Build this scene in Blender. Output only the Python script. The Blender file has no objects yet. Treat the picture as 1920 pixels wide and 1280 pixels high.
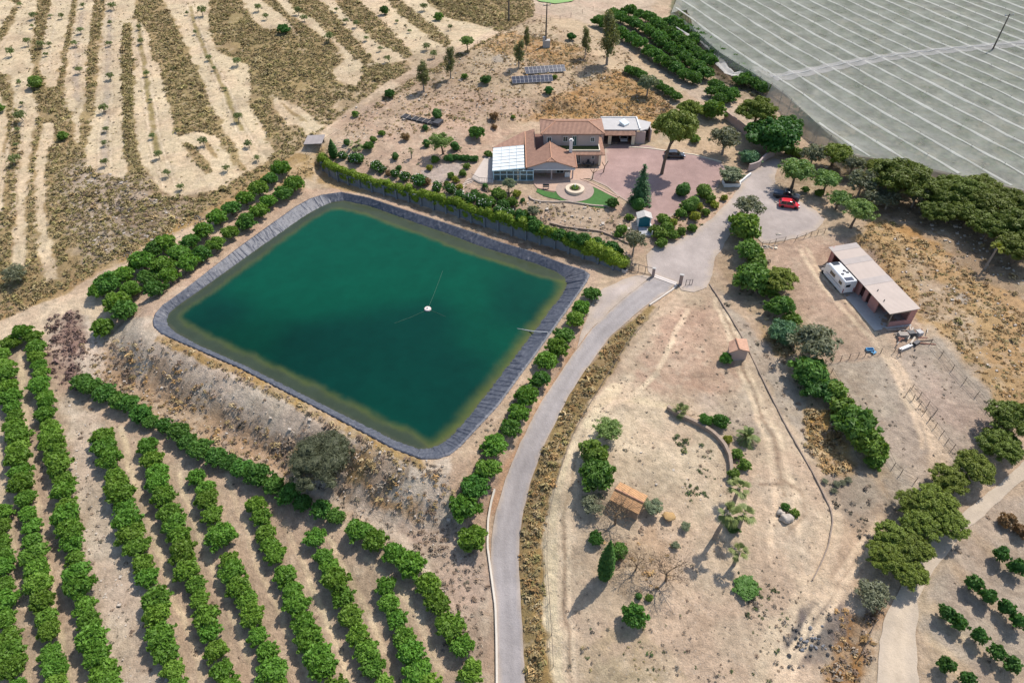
import bpy, math, random, time
import numpy as np
from mathutils import Vector, Matrix, noise as mnoise
from mathutils.geometry import delaunay_2d_cdt
T0 = time.time()
random.seed(7)
RNG = np.random.default_rng(11)
scene = bpy.context.scene
COL = scene.collection
# ---------------------------------------------------------------- camera
F = 1280.0; TH = math.radians(42.5); CH = 75.0
cam_d = bpy.data.cameras.new('camera'); cam = bpy.data.objects.new('camera', cam_d); COL.objects.link(cam)
cam.location = (0, 0, CH); cam.rotation_euler = (math.pi/2 - TH, 0, 0)
cam_d.sensor_width = 36; cam_d.lens = 36*F/1920; cam_d.clip_start = 1; cam_d.clip_end = 9000
scene.camera = cam
CT, ST = math.cos(TH), math.sin(TH)
def ray(u, v):
    x = (u-960)/F; y = (v-640)/F
    return np.array([x, CT - y*ST, -ST - y*CT])
def PZ(u, v, z=0.0):
    d = ray(u, v); t = (z-CH)/d[2]
    return (d[0]*t, d[1]*t, z)
# ---------------------------------------------------------------- noise
def _hash(ix, iy, seed):
    h = (ix.astype(np.int64)*374761393 + iy.astype(np.int64)*668265263 + seed*982451653) & 0x7fffffff
    h = ((h ^ (h >> 13))*1274126177) & 0x7fffffff
    return ((h ^ (h >> 16)) & 0xffff)/65535.0
def vnoise(x, y, seed=0):
    ix = np.floor(x); iy = np.floor(y); fx = x-ix; fy = y-iy
    fx = fx*fx*(3-2*fx); fy = fy*fy*(3-2*fy)
    a = _hash(ix, iy, seed); b = _hash(ix+1, iy, seed); c = _hash(ix, iy+1, seed); d = _hash(ix+1, iy+1, seed)
    return (a*(1-fx)+b*fx)*(1-fy) + (c*(1-fx)+d*fx)*fy
def fbm(x, y, s, o=4, seed=0):
    v = 0; a = .5; t = 0
    for k in range(o):
        v = v + a*vnoise(x/s*2**k, y/s*2**k, seed+k*17); t += a; a *= .55
    return v/t
# ---------------------------------------------------------------- polygons
def sdist(x, y, poly, closed=True):
    """signed distance (negative inside) from points to a polygon, or plain distance to a polyline"""
    P_ = np.asarray(poly, float); n = len(P_)
    d2 = np.full(x.shape, 1e18); ins = np.zeros(x.shape, bool)
    for i in range(n if closed else n-1):
        a = P_[i]; b = P_[(i+1) % n]; e = b-a
        wx = x-a[0]; wy = y-a[1]; L = e@e+1e-12
        t = np.clip((wx*e[0]+wy*e[1])/L, 0, 1)
        dx = wx-t*e[0]; dy = wy-t*e[1]
        d2 = np.minimum(d2, dx*dx+dy*dy)
        if closed:
            c = (a[1] > y) != (b[1] > y)
            xi = a[0] + (y-a[1])*e[0]/(e[1] if abs(e[1]) > 1e-12 else 1e-12)
            ins ^= c & (x < xi)
    d = np.sqrt(d2)
    return np.where(ins, -d, d) if closed else d
def sstep(a, b, v):
    t = np.clip((v-a)/(b-a), 0, 1); return t*t*(3-2*t)
# ---------------------------------------------------------------- terrain heights
CP = [(1240,520,.6),(1180,560,.4),(1120,640,-.2),(1060,720,-1.2),(1000,820,-2.6),(960,920,-3.8),(945,1050,-5),(955,1180,-6),(955,1280,-6.6),
 (165,730,-4.5),(300,800,-4.5),(400,870,-4.6),(500,915,-4.8),(600,970,-5),(700,1020,-5),(780,1070,-5.2),(870,1180,-6),(900,1000,-4.6),(890,900,-3.4),
 (50,650,-3.2),(10,900,-5.2),(300,1250,-7),(600,1250,-7),(60,1270,-7),(300,1000,-5.8),(550,1100,-6.2),(-150,1000,-6),(-150,700,-4),
 (800,330,2.6),(1000,420,2.5),(1130,455,2.0),(620,285,2.4),(700,290,2.8),(1170,480,1.2),(590,300,1.6),
 (1230,340,3.2),(1060,338,3.7),(930,335,3.7),(1120,265,4.0),(1290,300,3.2),(1450,380,2.9),(1400,330,3.0),(1320,450,1.8),(1250,410,2.8),(1520,430,2.4),
 (1520,500,1.8),(1480,480,1.8),(1690,600,.8),(1600,480,2.0),(1560,620,.6),(1720,700,0),(1750,850,-1.2),(1650,760,-.6),
 (1400,560,.2),(1480,700,-.6),(1560,860,-1.6),(1300,580,.8),(1300,680,0),(1350,640,.2),(1200,800,-1),(1400,800,-.9),(1120,750,0),(1060,900,-1.8),(1150,1000,-2.8),(1400,1000,-2.6),(1250,1250,-5),(1050,1150,-4.4),(1050,1280,-5.6),(1500,1100,-3.4),(1700,1200,-4.2),(1600,1000,-2.4),
 (1880,1150,-3.6),(1880,950,-2.2),(1900,600,2.2),(1800,480,3),(1700,450,2.8),(1870,720,.6),(1700,360,3.4),(1900,400,3.6),(2100,800,0),(2100,500,3),
 (1000,180,6.2),(1000,130,8.3),(1040,85,9.4),(1100,70,9),(800,150,6.6),(870,215,5.2),(720,230,4.2),(900,60,8.8),(1250,170,4.9),(1130,190,4.9),(1120,160,6.2),(1200,120,5.8),(1330,225,4.4),
 (1400,100,4.2),(1480,160,3.9),(1700,150,3.6),(1900,250,3.5),(1900,50,4),(1600,250,3.5),(1300,20,5.4),(1500,255,3.4),(1060,10,8),(2150,150,4),(1500,0,4.6),
 (560,300,2),(400,380,.8),(300,450,0),(200,500,-1),(0,570,-2.6),(250,300,2.4),(50,300,1),(500,150,5),(250,100,5.4),(50,50,5),(650,60,7.4),(450,0,8),(0,0,6),(-200,200,2),(-200,450,-1.5)]
cpw = np.array([PZ(u, v, z) for u, v, z in CP])
def _tps(r2): return np.where(r2 < 1e-9, 0, r2*np.log(r2+1e-12))*.5
SC = 100.0
cx_ = cpw[:, :2]/SC; n_ = len(CP)
K_ = _tps(((cx_[:, None]-cx_[None])**2).sum(-1)) + np.eye(n_)*2e-4
A_ = np.block([[K_, np.c_[np.ones(n_), cx_]], [np.c_[np.ones(n_), cx_].T, np.zeros((3, 3))]])
W_ = np.linalg.solve(A_, np.r_[cpw[:, 2], 0, 0, 0])
def base_h(x, y):
    x = np.clip(x, -215, 215)/SC; y = np.clip(y, 18, 300)/SC
    out = W_[n_] + W_[n_+1]*x + W_[n_+2]*y
    for i in range(n_):
        out = out + W_[i]*_tps((x-cx_[i, 0])**2+(y-cx_[i, 1])**2)
    return out
RIM_PX = [(288,600),(292,588),(304,574),(340,548),(450,463),(555,388),(582,373),(604,366),(640,361),(693,372),(740,388),(811,411),(886,436),(936,454),(979,467),(1002,474),(1061,497),(1092,506),(1103,515),(1097,529),(1083,549),(1060,582),(1000,666),(930,761),(862,834),(842,850),(820,857),(790,858),(740,840),(600,766),(450,689),(340,641),(303,624),(290,612)]
WAT_PX = [(311,600),(316,588),(330,575),(380,540),(480,468),(570,405),(600,388),(622,379),(645,376),(693,386),(740,403),(790,421),(840,438),(897,460),(954,478),(1002,493),(1043,509),(1061,521),(1064,532),(1060,544),(1051,559),(1033,580),(1010,612),(950,691),(890,770),(850,815),(832,830),(810,840),(785,842),(740,826),(600,756),(470,691),(370,646),(330,624),(315,611)]
WZ = -1.1
RIM = np.array([PZ(u, v, 0)[:2] for u, v in RIM_PX]); WAT = np.array([PZ(u, v, WZ)[:2] for u, v in WAT_PX])
WALL_PX = [(600,314),(612,326),(625,336),(663,350),(700,360),(740,371),(801,389),(854,406),(892,420),(926,430),(985,449),(1047,468),(1092,485),(1136,500),(1163,510)]   # foot of the retaining wall
WALL = np.array([PZ(u, v, 0)[:2] for u, v in WALL_PX])
GARD = np.array([PZ(u, v, 0)[:2] for u, v in [(594,306)]+[(u+1, v-4) for u, v in WALL_PX]+[(1172,506),(1200,470),(1250,420),(1250,200),(700,180),(585,285)]])
PATHR = np.array([PZ(u, v, 0)[:2] for u, v in [(575,375),(588,345)]+WALL_PX+[(1180,515),(1130,530),(1100,535),(1090,507),(1000,475),(886,438),(740,390),(640,363)]])
GX0, GX1, GY0, GY1, GD = -240., 240., 0., 330., .5
gx = np.arange(GX0, GX1+GD/2, GD); gy = np.arange(GY0, GY1+GD/2, GD)
MX, MY = np.meshgrid(gx, gy)
HG = base_h(MX, MY)
_m = (MX > -85) & (MX < 45) & (MY > 45) & (MY < 190)
sx, sy = MX[_m], MY[_m]
dr = sdist(sx, sy, RIM)
w = 1 - sstep(1.2, 9.0, dr)
w = np.maximum(w, 1 - sstep(0, 1.5, sdist(sx, sy, PATHR)))
w = np.where(sdist(sx, sy, GARD) < 0, np.where(dr > 1.0, 0, w), w)
HG[_m] = HG[_m]*(1-w)
# pit of the reservoir
HG[_m] = np.where(dr < 0, -np.minimum(5, (-dr)*2.2)-.25, HG[_m])
PADS = [([(888,345),(908,270),(985,232),(1010,215),(1240,215),(1245,272),(1140,300),(1125,345),(1065,350),(900,350)], 3.7, 5.0), ([(1535,500),(1552,485),(1612,470),(1735,605),(1672,640)], 1.15, 3.0)]
for _px, _z, _b in PADS:
    _pl = np.array([PZ(u, v, _z)[:2] for u, v in _px]); _b0 = _pl.min(0)-_b; _b1 = _pl.max(0)+_b
    _k = (MX > _b0[0]) & (MX < _b1[0]) & (MY > _b0[1]) & (MY < _b1[1])
    _w = 1-sstep(0, _b, sdist(MX[_k], MY[_k], _pl)); HG[_k] = HG[_k]*(1-_w)+_z*_w
def hz(x, y):
    x = np.asarray(x, float); y = np.asarray(y, float)
    fx = np.clip((x-GX0)/GD, 0, len(gx)-1.001); fy = np.clip((y-GY0)/GD, 0, len(gy)-1.001)
    ix = fx.astype(int); iy = fy.astype(int); fx = fx-ix; fy = fy-iy
    return (HG[iy, ix]*(1-fx)+HG[iy, ix+1]*fx)*(1-fy) + (HG[iy+1, ix]*(1-fx)+HG[iy+1, ix+1]*fx)*fy
_ts = np.concatenate([np.arange(55, 150, .25), np.arange(150, 330, .5), np.arange(330, 700, 2)])
def P(u, v, dz=0.0):
    """ground point (lifted by dz along the ray) seen at photo pixel u, v"""
    d = ray(u, v)
    zz = CH + d[2]*_ts; g = hz(d[0]*_ts, d[1]*_ts) + dz
    k = int(np.argmax(zz < g))
    if k == 0: return PZ(u, v, dz)
    a = zz[k-1]-g[k-1]; b = g[k]-zz[k]; t = _ts[k-1] + (_ts[k]-_ts[k-1])*a/(a+b+1e-9)
    return (d[0]*t, d[1]*t, CH + d[2]*t)
def G(x, y): return float(hz(x, y))
def PP(pts): return np.array([P(u, v)[:2] for u, v in pts])
def px_m(u, v, dz=0):          # metres per photo pixel across the view at that ground point
    p = P(u, v, dz); return math.sqrt(p[0]**2+p[1]**2+(CH-p[2])**2)/math.sqrt(F*F+(u-960)**2+(v-640)**2)
# ---------------------------------------------------------------- materials
def new_mat(name):
    m = bpy.data.materials.new(name); m.use_nodes = True
    nt = m.node_tree; b = nt.nodes['Principled BSDF']
    return m, nt, b
def N(nt, typ, **kw):
    n = nt.nodes.new(typ)
    for k, v in kw.items():
        if k in n.inputs: n.inputs[k].default_value = v
        else: setattr(n, k, v)
    return n
def mat(name, col, rough=.8, var=.25, scale=3.0, bump=0.0, bscale=None, metallic=0.0, obj_var=0.0, spec=.3, hue_var=0.0, coords='Object', wave=None):
    m, nt, b = new_mat(name); L = nt.links
    tc = N(nt, 'ShaderNodeTexCoord')
    nz = N(nt, 'ShaderNodeTexNoise', Scale=scale, Detail=6.0, Roughness=.65); L.new(tc.outputs[coords], nz.inputs['Vector'])
    mr = N(nt, 'ShaderNodeMapRange'); mr.inputs['From Min'].default_value = .25; mr.inputs['From Max'].default_value = .75
    mr.inputs['To Min'].default_value = 1-var; mr.inputs['To Max'].default_value = 1+var
    L.new(nz.outputs['Fac'], mr.inputs['Value'])
    hsv = N(nt, 'ShaderNodeHueSaturation'); hsv.inputs['Color'].default_value = (*col, 1)
    val = mr.outputs['Result']
    if obj_var or hue_var:
        oi = N(nt, 'ShaderNodeObjectInfo')
        m2 = N(nt, 'ShaderNodeMapRange'); m2.inputs['To Min'].default_value = 1-obj_var; m2.inputs['To Max'].default_value = 1+obj_var
        L.new(oi.outputs['Random'], m2.inputs['Value'])
        mm = N(nt, 'ShaderNodeMath', operation='MULTIPLY'); L.new(val, mm.inputs[0]); L.new(m2.outputs['Result'], mm.inputs[1]); val = mm.outputs[0]
        m3 = N(nt, 'ShaderNodeMapRange'); m3.inputs['To Min'].default_value = .5-hue_var; m3.inputs['To Max'].default_value = .5+hue_var
        fr = N(nt, 'ShaderNodeMath', operation='MULTIPLY'); fr.inputs[1].default_value = 7.31; L.new(oi.outputs['Random'], fr.inputs[0])
        f2 = N(nt, 'ShaderNodeMath', operation='FRACT'); L.new(fr.outputs[0], f2.inputs[0]); L.new(f2.outputs[0], m3.inputs['Value']); L.new(m3.outputs['Result'], hsv.inputs['Hue'])
    if wave:
        wv = N(nt, 'ShaderNodeTexWave', Scale=wave[0], Distortion=wave[3] if len(wave) > 3 else .6); wv.bands_direction = wave[1]; L.new(tc.outputs[coords], wv.inputs['Vector'])
        m4 = N(nt, 'ShaderNodeMapRange'); m4.inputs['To Min'].default_value = 1-wave[2]; m4.inputs['To Max'].default_value = 1+wave[2]*.5; L.new(wv.outputs['Fac'], m4.inputs['Value'])
        mm = N(nt, 'ShaderNodeMath', operation='MULTIPLY'); L.new(val, mm.inputs[0]); L.new(m4.outputs['Result'], mm.inputs[1]); val = mm.outputs[0]
    L.new(val, hsv.inputs['Value']); L.new(hsv.outputs['Color'], b.inputs['Base Color'])
    b.inputs['Roughness'].default_value = rough; b.inputs['Metallic'].default_value = metallic; b.inputs['Specular IOR Level'].default_value = spec
    if bump:
        nb = N(nt, 'ShaderNodeTexNoise', Scale=bscale or scale*4, Detail=4.0); L.new(tc.outputs[coords], nb.inputs['Vector'])
        bp = N(nt, 'ShaderNodeBump', Strength=bump, Distance=.1); L.new(nb.outputs['Fac'], bp.inputs['Height']); L.new(bp.outputs['Normal'], b.inputs['Normal'])
    return m
def attr_mat(name, rough=.9, var=.3, scale=.9, bump=.6, fine=(5.0, .35), stones=0.0):
    """surface colour comes from the mesh's own colour attribute, broken up with noise"""
    m, nt, b = new_mat(name); L = nt.links
    at = N(nt, 'ShaderNodeAttribute', attribute_name='soil'); tc = N(nt, 'ShaderNodeTexCoord')
    val = None
    for sc, am, det in ((scale, var, 8.0), (fine[0], fine[1], 5.0), (.09, .12, 3.0), (.33, .13, 6.0)):
        nz = N(nt, 'ShaderNodeTexNoise', Scale=sc, Detail=det, Roughness=.7); L.new(tc.outputs['Object'], nz.inputs['Vector'])
        mr = N(nt, 'ShaderNodeMapRange'); mr.inputs['From Min'].default_value = .3; mr.inputs['From Max'].default_value = .7
        mr.inputs['To Min'].default_value = 1-am; mr.inputs['To Max'].default_value = 1+am*.75; L.new(nz.outputs['Fac'], mr.inputs['Value'])
        if val is None: val = mr.outputs['Result']; first = nz
        else:
            mm = N(nt, 'ShaderNodeMath', operation='MULTIPLY'); L.new(val, mm.inputs[0]); L.new(mr.outputs['Result'], mm.inputs[1]); val = mm.outputs[0]
    hsv = N(nt, 'ShaderNodeHueSaturation'); L.new(at.outputs['Color'], hsv.inputs['Color']); L.new(val, hsv.inputs['Value'])
    out = hsv.outputs['Color']
    if stones:
        vo = N(nt, 'ShaderNodeTexVoronoi', Scale=1.7); L.new(tc.outputs['Object'], vo.inputs['Vector'])
        lt = N(nt, 'ShaderNodeMath', operation='LESS_THAN'); lt.inputs[1].default_value = .13; L.new(vo.outputs['Distance'], lt.inputs[0])
        m5 = N(nt, 'ShaderNodeMath', operation='MULTIPLY'); m5.inputs[1].default_value = stones; L.new(lt.outputs[0], m5.inputs[0])
        mx = N(nt, 'ShaderNodeMixRGB'); mx.inputs['Color2'].default_value = (.5, .45, .38, 1); L.new(m5.outputs[0], mx.inputs['Fac']); L.new(out, mx.inputs['Color1']); out = mx.outputs['Color']
    L.new(out, b.inputs['Base Color']); b.inputs['Roughness'].default_value = rough; b.inputs['Specular IOR Level'].default_value = .15
    nb = N(nt, 'ShaderNodeTexNoise', Scale=3.5, Detail=7.0, Roughness=.7); L.new(tc.outputs['Object'], nb.inputs['Vector'])
    bp = N(nt, 'ShaderNodeBump', Strength=bump, Distance=.25); L.new(nb.outputs['Fac'], bp.inputs['Height']); L.new(bp.outputs['Normal'], b.inputs['Normal'])
    return m
# ---------------------------------------------------------------- object helpers
def tag(o, label=None, cat=None, group=None, kind=None):
    if label: o['label'] = label
    if cat: o['category'] = cat
    if group: o['group'] = group
    if kind: o['kind'] = kind
    return o
def empty(name, loc, label, cat, group=None, rz=0.0):
    o = bpy.data.objects.new(name, None); COL.objects.link(o); o.location = loc; o.rotation_euler = (0, 0, rz); o.empty_display_size = .3
    return tag(o, label, cat, group)
def mesh_np(name, V, Fc, col=None, smooth=False):
    """V: (n,3); Fc: (m,k) constant k"""
    me = bpy.data.meshes.new(name); V = np.ascontiguousarray(V, np.float32); Fc = np.ascontiguousarray(Fc, np.int32); k = Fc.shape[1]
    me.vertices.add(len(V)); me.vertices.foreach_set('co', V.ravel())
    me.loops.add(Fc.size); me.loops.foreach_set('vertex_index', Fc.ravel())
    me.polygons.add(len(Fc)); me.polygons.foreach_set('loop_start', np.arange(0, Fc.size, k, dtype=np.int32))
    if smooth: me.polygons.foreach_set('use_smooth', np.ones(len(Fc), bool))
    me.update(calc_edges=True)
    if col is not None:
        a = me.attributes.new('soil', 'FLOAT_COLOR', 'POINT'); a.data.foreach_set('color', np.ascontiguousarray(np.c_[col, np.ones(len(col))], np.float32).ravel())
    return me
def link(name, me, m=None, parent=None, loc=None):
    o = bpy.data.objects.new(name, me); COL.objects.link(o)
    if m is not None:
        me.materials.clear(); me.materials.append(m)
    if parent: o.parent = parent
    if loc is not None: o.location = loc
    return o
class MB:
    """collects shapes for one mesh"""
    def __init__(s): s.v = []; s.f = []; s.smooth = False
    def add(s, vs, fs):
        b = len(s.v); s.v += [tuple(v) for v in vs]; s.f += [tuple(i+b for i in f) for f in fs]; return s
    def box(s, c, d, rz=0.0, M=None):
        x, y, z = d[0]/2, d[1]/2, d[2]/2
        vs = [Vector((a*x, b*y, e*z)) for e in (-1, 1) for b in (-1, 1) for a in (-1, 1)]
        R = M if M is not None else Matrix.Rotation(rz, 3, 'Z')
        return s.add([R @ v + Vector(c) for v in vs], [(0,2,3,1),(4,5,7,6),(0,1,5,4),(2,6,7,3),(0,4,6,2),(1,3,7,5)])
    def span(s, a, b):     # box from corner a to corner b
        return s.box([(a[i]+b[i])/2 for i in range(3)], [abs(b[i]-a[i]) for i in range(3)])
    def prism(s, poly, z0, z1):
        n = len(poly); vs = [(p[0], p[1], z0) for p in poly] + [(p[0], p[1], z1) for p in poly]
        A = sum(poly[i][0]*poly[(i+1) % n][1]-poly[(i+1) % n][0]*poly[i][1] for i in range(n))
        f = [tuple(range(n-1, -1, -1)), tuple(range(n, 2*n))] + [(i, (i+1) % n, n+(i+1) % n, n+i) for i in range(n)]
        if A < 0: f = [tuple(reversed(q)) for q in f]
        return s.add(vs, f)
    def tube(s, pts, rad, n=8, cap=True):
        pts = [Vector(p) for p in pts]; rs = rad if isinstance(rad, (list, tuple)) else [rad]*len(pts)
        b = len(s.v); prev = None
        for i, p in enumerate(pts):
            d = (pts[min(i+1, len(pts)-1)]-pts[max(i-1, 0)]).normalized()
            u = d.orthogonal().normalized() if prev is None else (prev - d*prev.dot(d)).normalized()
            prev = u; w_ = d.cross(u)
            for k in range(n):
                a = 2*math.pi*k/n; s.v.append(tuple(p + (u*math.cos(a)+w_*math.sin(a))*rs[i]))
        for i in range(len(pts)-1):
            for k in range(n): s.f.append((b+i*n+k, b+i*n+(k+1) % n, b+(i+1)*n+(k+1) % n, b+(i+1)*n+k))
        if cap:
            s.f.append(tuple(b+k for k in range(n-1, -1, -1))); s.f.append(tuple(b+(len(pts)-1)*n+k for k in range(n)))
        return s
    def lathe(s, prof, c=(0, 0, 0), n=24, sx=1, sy=1):
        b = len(s.v)
        for r, z in prof:
            for k in range(n):
                a = 2*math.pi*k/n; s.v.append((c[0]+r*sx*math.cos(a), c[1]+r*sy*math.sin(a), c[2]+z))
        for i in range(len(prof)-1):
            for k in range(n): s.f.append((b+i*n+k, b+i*n+(k+1) % n, b+(i+1)*n+(k+1) % n, b+(i+1)*n+k))
        s.f.append(tuple(b+k for k in range(n-1, -1, -1))); s.f.append(tuple(b+(len(prof)-1)*n+k for k in range(n)))
        return s
    def quad(s, a, b, c, d): return s.add([a, b, c, d], [(0, 1, 2, 3)])
    def slab(s, corners, th):     # polygon given by top corners, thickened downwards
        n = len(corners); top = [tuple(c) for c in corners]; bot = [(c[0], c[1], c[2]-th) for c in corners]
        return s.add(top+bot, [tuple(range(n)), tuple(range(2*n-1, n-1, -1))] + [(i, n+i, n+(i+1) % n, (i+1) % n) for i in range(n)])
    def rock(s, c, r, seed, sub=2):
        import bmesh
        bm = bmesh.new(); bmesh.ops.create_icosphere(bm, subdivisions=sub, radius=1)
        vs = []
        for v in bm.verts:
            k = 1 + .45*mnoise.noise(v.co*1.3+Vector((seed*3.1, seed, 0))) + .15*mnoise.noise(v.co*3.5+Vector((0, seed, 5)))
            vs.append((c[0]+v.co.x*r[0]*k, c[1]+v.co.y*r[1]*k, c[2]+v.co.z*r[2]*k))
        fs = [tuple(v.index for v in f.verts) for f in bm.faces]; bm.free()
        return s.add(vs, fs)
    def build(s, name, m, parent=None, smooth=False, bevel=0.0, loc=None):
        me = bpy.data.meshes.new(name); me.from_pydata(s.v, [], s.f); me.update()
        if smooth or s.smooth: me.polygons.foreach_set('use_smooth', [True]*len(me.polygons))
        o = link(name, me, m, parent, loc)
        if bevel:
            md = o.modifiers.new('bevel', 'BEVEL'); md.width = bevel; md.segments = 2; md.limit_method = 'ANGLE'
        return o
ORD = ['zeroth','first','second','third','fourth','fifth','sixth','seventh','eighth','ninth','tenth','eleventh','twelfth','thirteenth','fourteenth','fifteenth','sixteenth','seventeenth','eighteenth','nineteenth','twentieth','twenty-first','twenty-second','twenty-third','twenty-fourth','twenty-fifth','twenty-sixth','twenty-seventh','twenty-eighth','twenty-ninth','thirtieth','thirty-first','thirty-second','thirty-third','thirty-fourth','thirty-fifth']
# ---------------------------------------------------------------- light
SUN_AZ = math.atan2(.70, .72); SUN_EL = math.radians(55)     # sun stands to the upper right of the picture
world = bpy.data.worlds.new('World'); scene.world = world; world.use_nodes = True
wn = world.node_tree; bg = wn.nodes['Background']
sky = wn.nodes.new('ShaderNodeTexSky'); sky.sky_type = 'NISHITA'; sky.sun_disc = False; sky.sun_elevation = SUN_EL; sky.sun_rotation = math.pi/2 - SUN_AZ
sky.air_density = 1.0; sky.dust_density = 1.2
wn.links.new(sky.outputs['Color'], bg.inputs['Color']); bg.inputs['Strength'].default_value = .145
sl = bpy.data.lights.new('sun', 'SUN'); so = bpy.data.objects.new('sun', sl); COL.objects.link(so)
sl.energy = 4.0; sl.angle = math.radians(.53); sl.color = (1, .935, .86)
sd = Vector((math.cos(SUN_AZ)*math.cos(SUN_EL), math.sin(SUN_AZ)*math.cos(SUN_EL), math.sin(SUN_EL)))
so.rotation_euler = sd.to_track_quat('Z', 'Y').to_euler(); so.location = sd*300
scene.view_settings.view_transform = 'Standard'; scene.view_settings.look = 'None'; scene.view_settings.exposure = 0.0; scene.view_settings.gamma = 1.0
# ================================================================ GROUND
CREAM=(.56,.475,.345); SOIL=(.42,.335,.255); PINKSOIL=(.44,.335,.265); SCRUB=(.315,.245,.135); SCRUBG=(.27,.225,.11); ORANGE=(.37,.225,.095); GOLD=(.33,.235,.11)
GREYS=(.37,.325,.28); WHITE=(.49,.43,.365); BROWN=(.235,.175,.125); ORCH=(.39,.315,.245); TRACK=(.54,.45,.345); TAN=(.43,.345,.25); YARD=(.42,.325,.26)
DARKS=(.16,.125,.095); NETF=(.16,.165,.105); GREENW=(.12,.16,.05)
def E(pts, s, ox, oy): return [(ox+a/s, oy+b/s) for a, b in pts]
Z1 = lambda p: E(p, 2.977, 0, 0)
Z2 = lambda p: E(p, 2.977, 560, 0)
Z3 = lambda p: E(p, 2.286, 1080, 0)
Z4 = lambda p: E(p, 2.977, 0, 400)
Z5 = lambda p: E(p, 2.824, 560, 400)
Z6 = lambda p: E(p, 2.667, 1200, 400)
Z7 = lambda p: E(p, 2.667, 0, 800)
Z8 = lambda p: E(p, 2.667, 600, 800)
Z9 = lambda p: E(p, 2.667, 1200, 800)
Z10 = lambda p: E(p, 4.74, 860, 190)
UL = [(-900,-300),(960,-300),(1000,-10),(1000,30),(925,75),(860,110),(740,180),(620,255),(540,300),(440,360),(330,425),(220,490),(100,545),(-300,700),(-900,800)]
TRK = [(-60,640),(60,590),(150,545),(215,505),(300,460),(400,405),(470,365),(530,318),(600,265),(660,215),(740,155),(840,105),(930,60)]
# pale terrace strips in the upper left
STRIPS = [Z1([(895,-300),(1230,-300),(1170,0),(1160,170),(1220,290),(1390,370),(1392,480),(1380,580),(1470,700),(1530,870),(1390,960),(1340,880),(1230,690),(1150,500),(1060,290),(970,110),(905,0)]),
 Z1([(690,118),(760,110),(830,190),(850,340),(885,360),(910,480),(990,765),(1060,740),(1110,738),(1200,760),(1290,880),(1350,960),(1400,945),(1250,1040),(1080,1090),(960,1102),(860,1020),(785,900),(742,720),(750,560),(742,360),(738,240)]),
 Z1([(590,-300),(780,-300),(760,0),(750,90),(690,120),(680,300),(690,500),(690,860),(720,960),(680,995),(560,970),(490,930),(480,820),(530,640),(550,360),(570,150),(590,0)]),
 Z1([(430,-300),(540,-300),(525,0),(500,200),(480,450),(470,620),(430,655),(370,590),(360,470),(390,250),(420,100),(430,0)]),
 Z1([(290,0),(330,-300),(430,-300),(400,0),(370,180),(330,400),(315,485),(260,490),(215,370),(255,200)]),
 Z1([(-60,380),(0,260),(60,140),(100,60),(130,-200),(260,-200),(200,60),(190,200),(165,290),(190,380),(160,470),(200,560),(210,650),(185,760),(165,960),(145,1290),(150,1500),(60,1500),(85,1200),(105,1000),(125,850),(100,620),(60,480),(40,420)]),
 Z1([(240,690),(290,680),(300,740),(312,790),(270,830),(250,950),(262,1280),(310,1440),(325,1560),(260,1560),(220,1400),(190,1000),(215,830)]),
 Z1([(-120,560),(0,520),(40,600),(30,900),(0,1200),(-40,1500),(-200,1500)]),
 Z1([(-300,300),(-100,0),(0,0),(60,0),(90,30),(20,120),(-60,300)]),
 Z1([(1510,530),(1560,560),(1650,590),(1720,630),(1770,690),(1830,700),(1700,760),(1690,715),(1610,700),(1540,630)]),
 Z1([(1350,0),(1460,0),(1600,110),(1680,230),(1640,160),(1500,170),(1420,130)]),
 Z1([(400,625),(440,640),(440,800),(415,805)])]
MIDPALE = Z2([(-120,0),(-40,-300),(560,-300),(700,0),(800,90),(1000,140),(1090,160),(1060,210),(900,290),(780,350),(640,400),(600,340),(430,370),(360,420),(320,480),(230,470),(190,400),(260,330),(180,230),(60,150),(-60,80)])
BANDS = [Z2([(-80,-60),(60,-40),(150,30),(330,230),(425,350),(370,365),(200,225),(90,110),(-30,50)]),
 Z2([(130,-120),(270,-60),(350,20),(500,150),(640,305),(600,330),(430,230),(250,70)]),
 Z2([(400,-120),(530,-40),(600,30),(760,150),(850,230),(820,265),(680,170),(560,80)]),
 Z2([(640,-120),(820,-80),(940,20),(1100,100),(1100,140),(980,110),(850,60),(740,20)]),
 Z2([(350,370),(430,360),(600,385),(560,440),(440,450),(360,420)])]
LOOP = Z2([(100,225),(220,300),(250,340),(200,410)])
def L(px, col, width=None, soft=.8, rag=.8, amt=1.0, rs=3.0): return (px, col, width, soft, rag, amt, rs)
MIDS = [Z1([(1045,-40),(1060,40),(1090,160),(1160,320),(1200,390),(1250,490),(1300,620),(1350,730),(1440,880)]), Z1([(765,120),(785,230),(812,400),(832,560),(850,720),(885,870),(950,1040)]), Z1([(612,0),(608,200),(600,400),(592,600),(580,800),(585,930)]), Z1([(465,0),(432,250),(427,420)]), Z1([(310,0),(290,120),(265,250),(255,400)]), Z1([(110,540),(100,700),(75,860),(55,1000),(30,1200)])]
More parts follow.
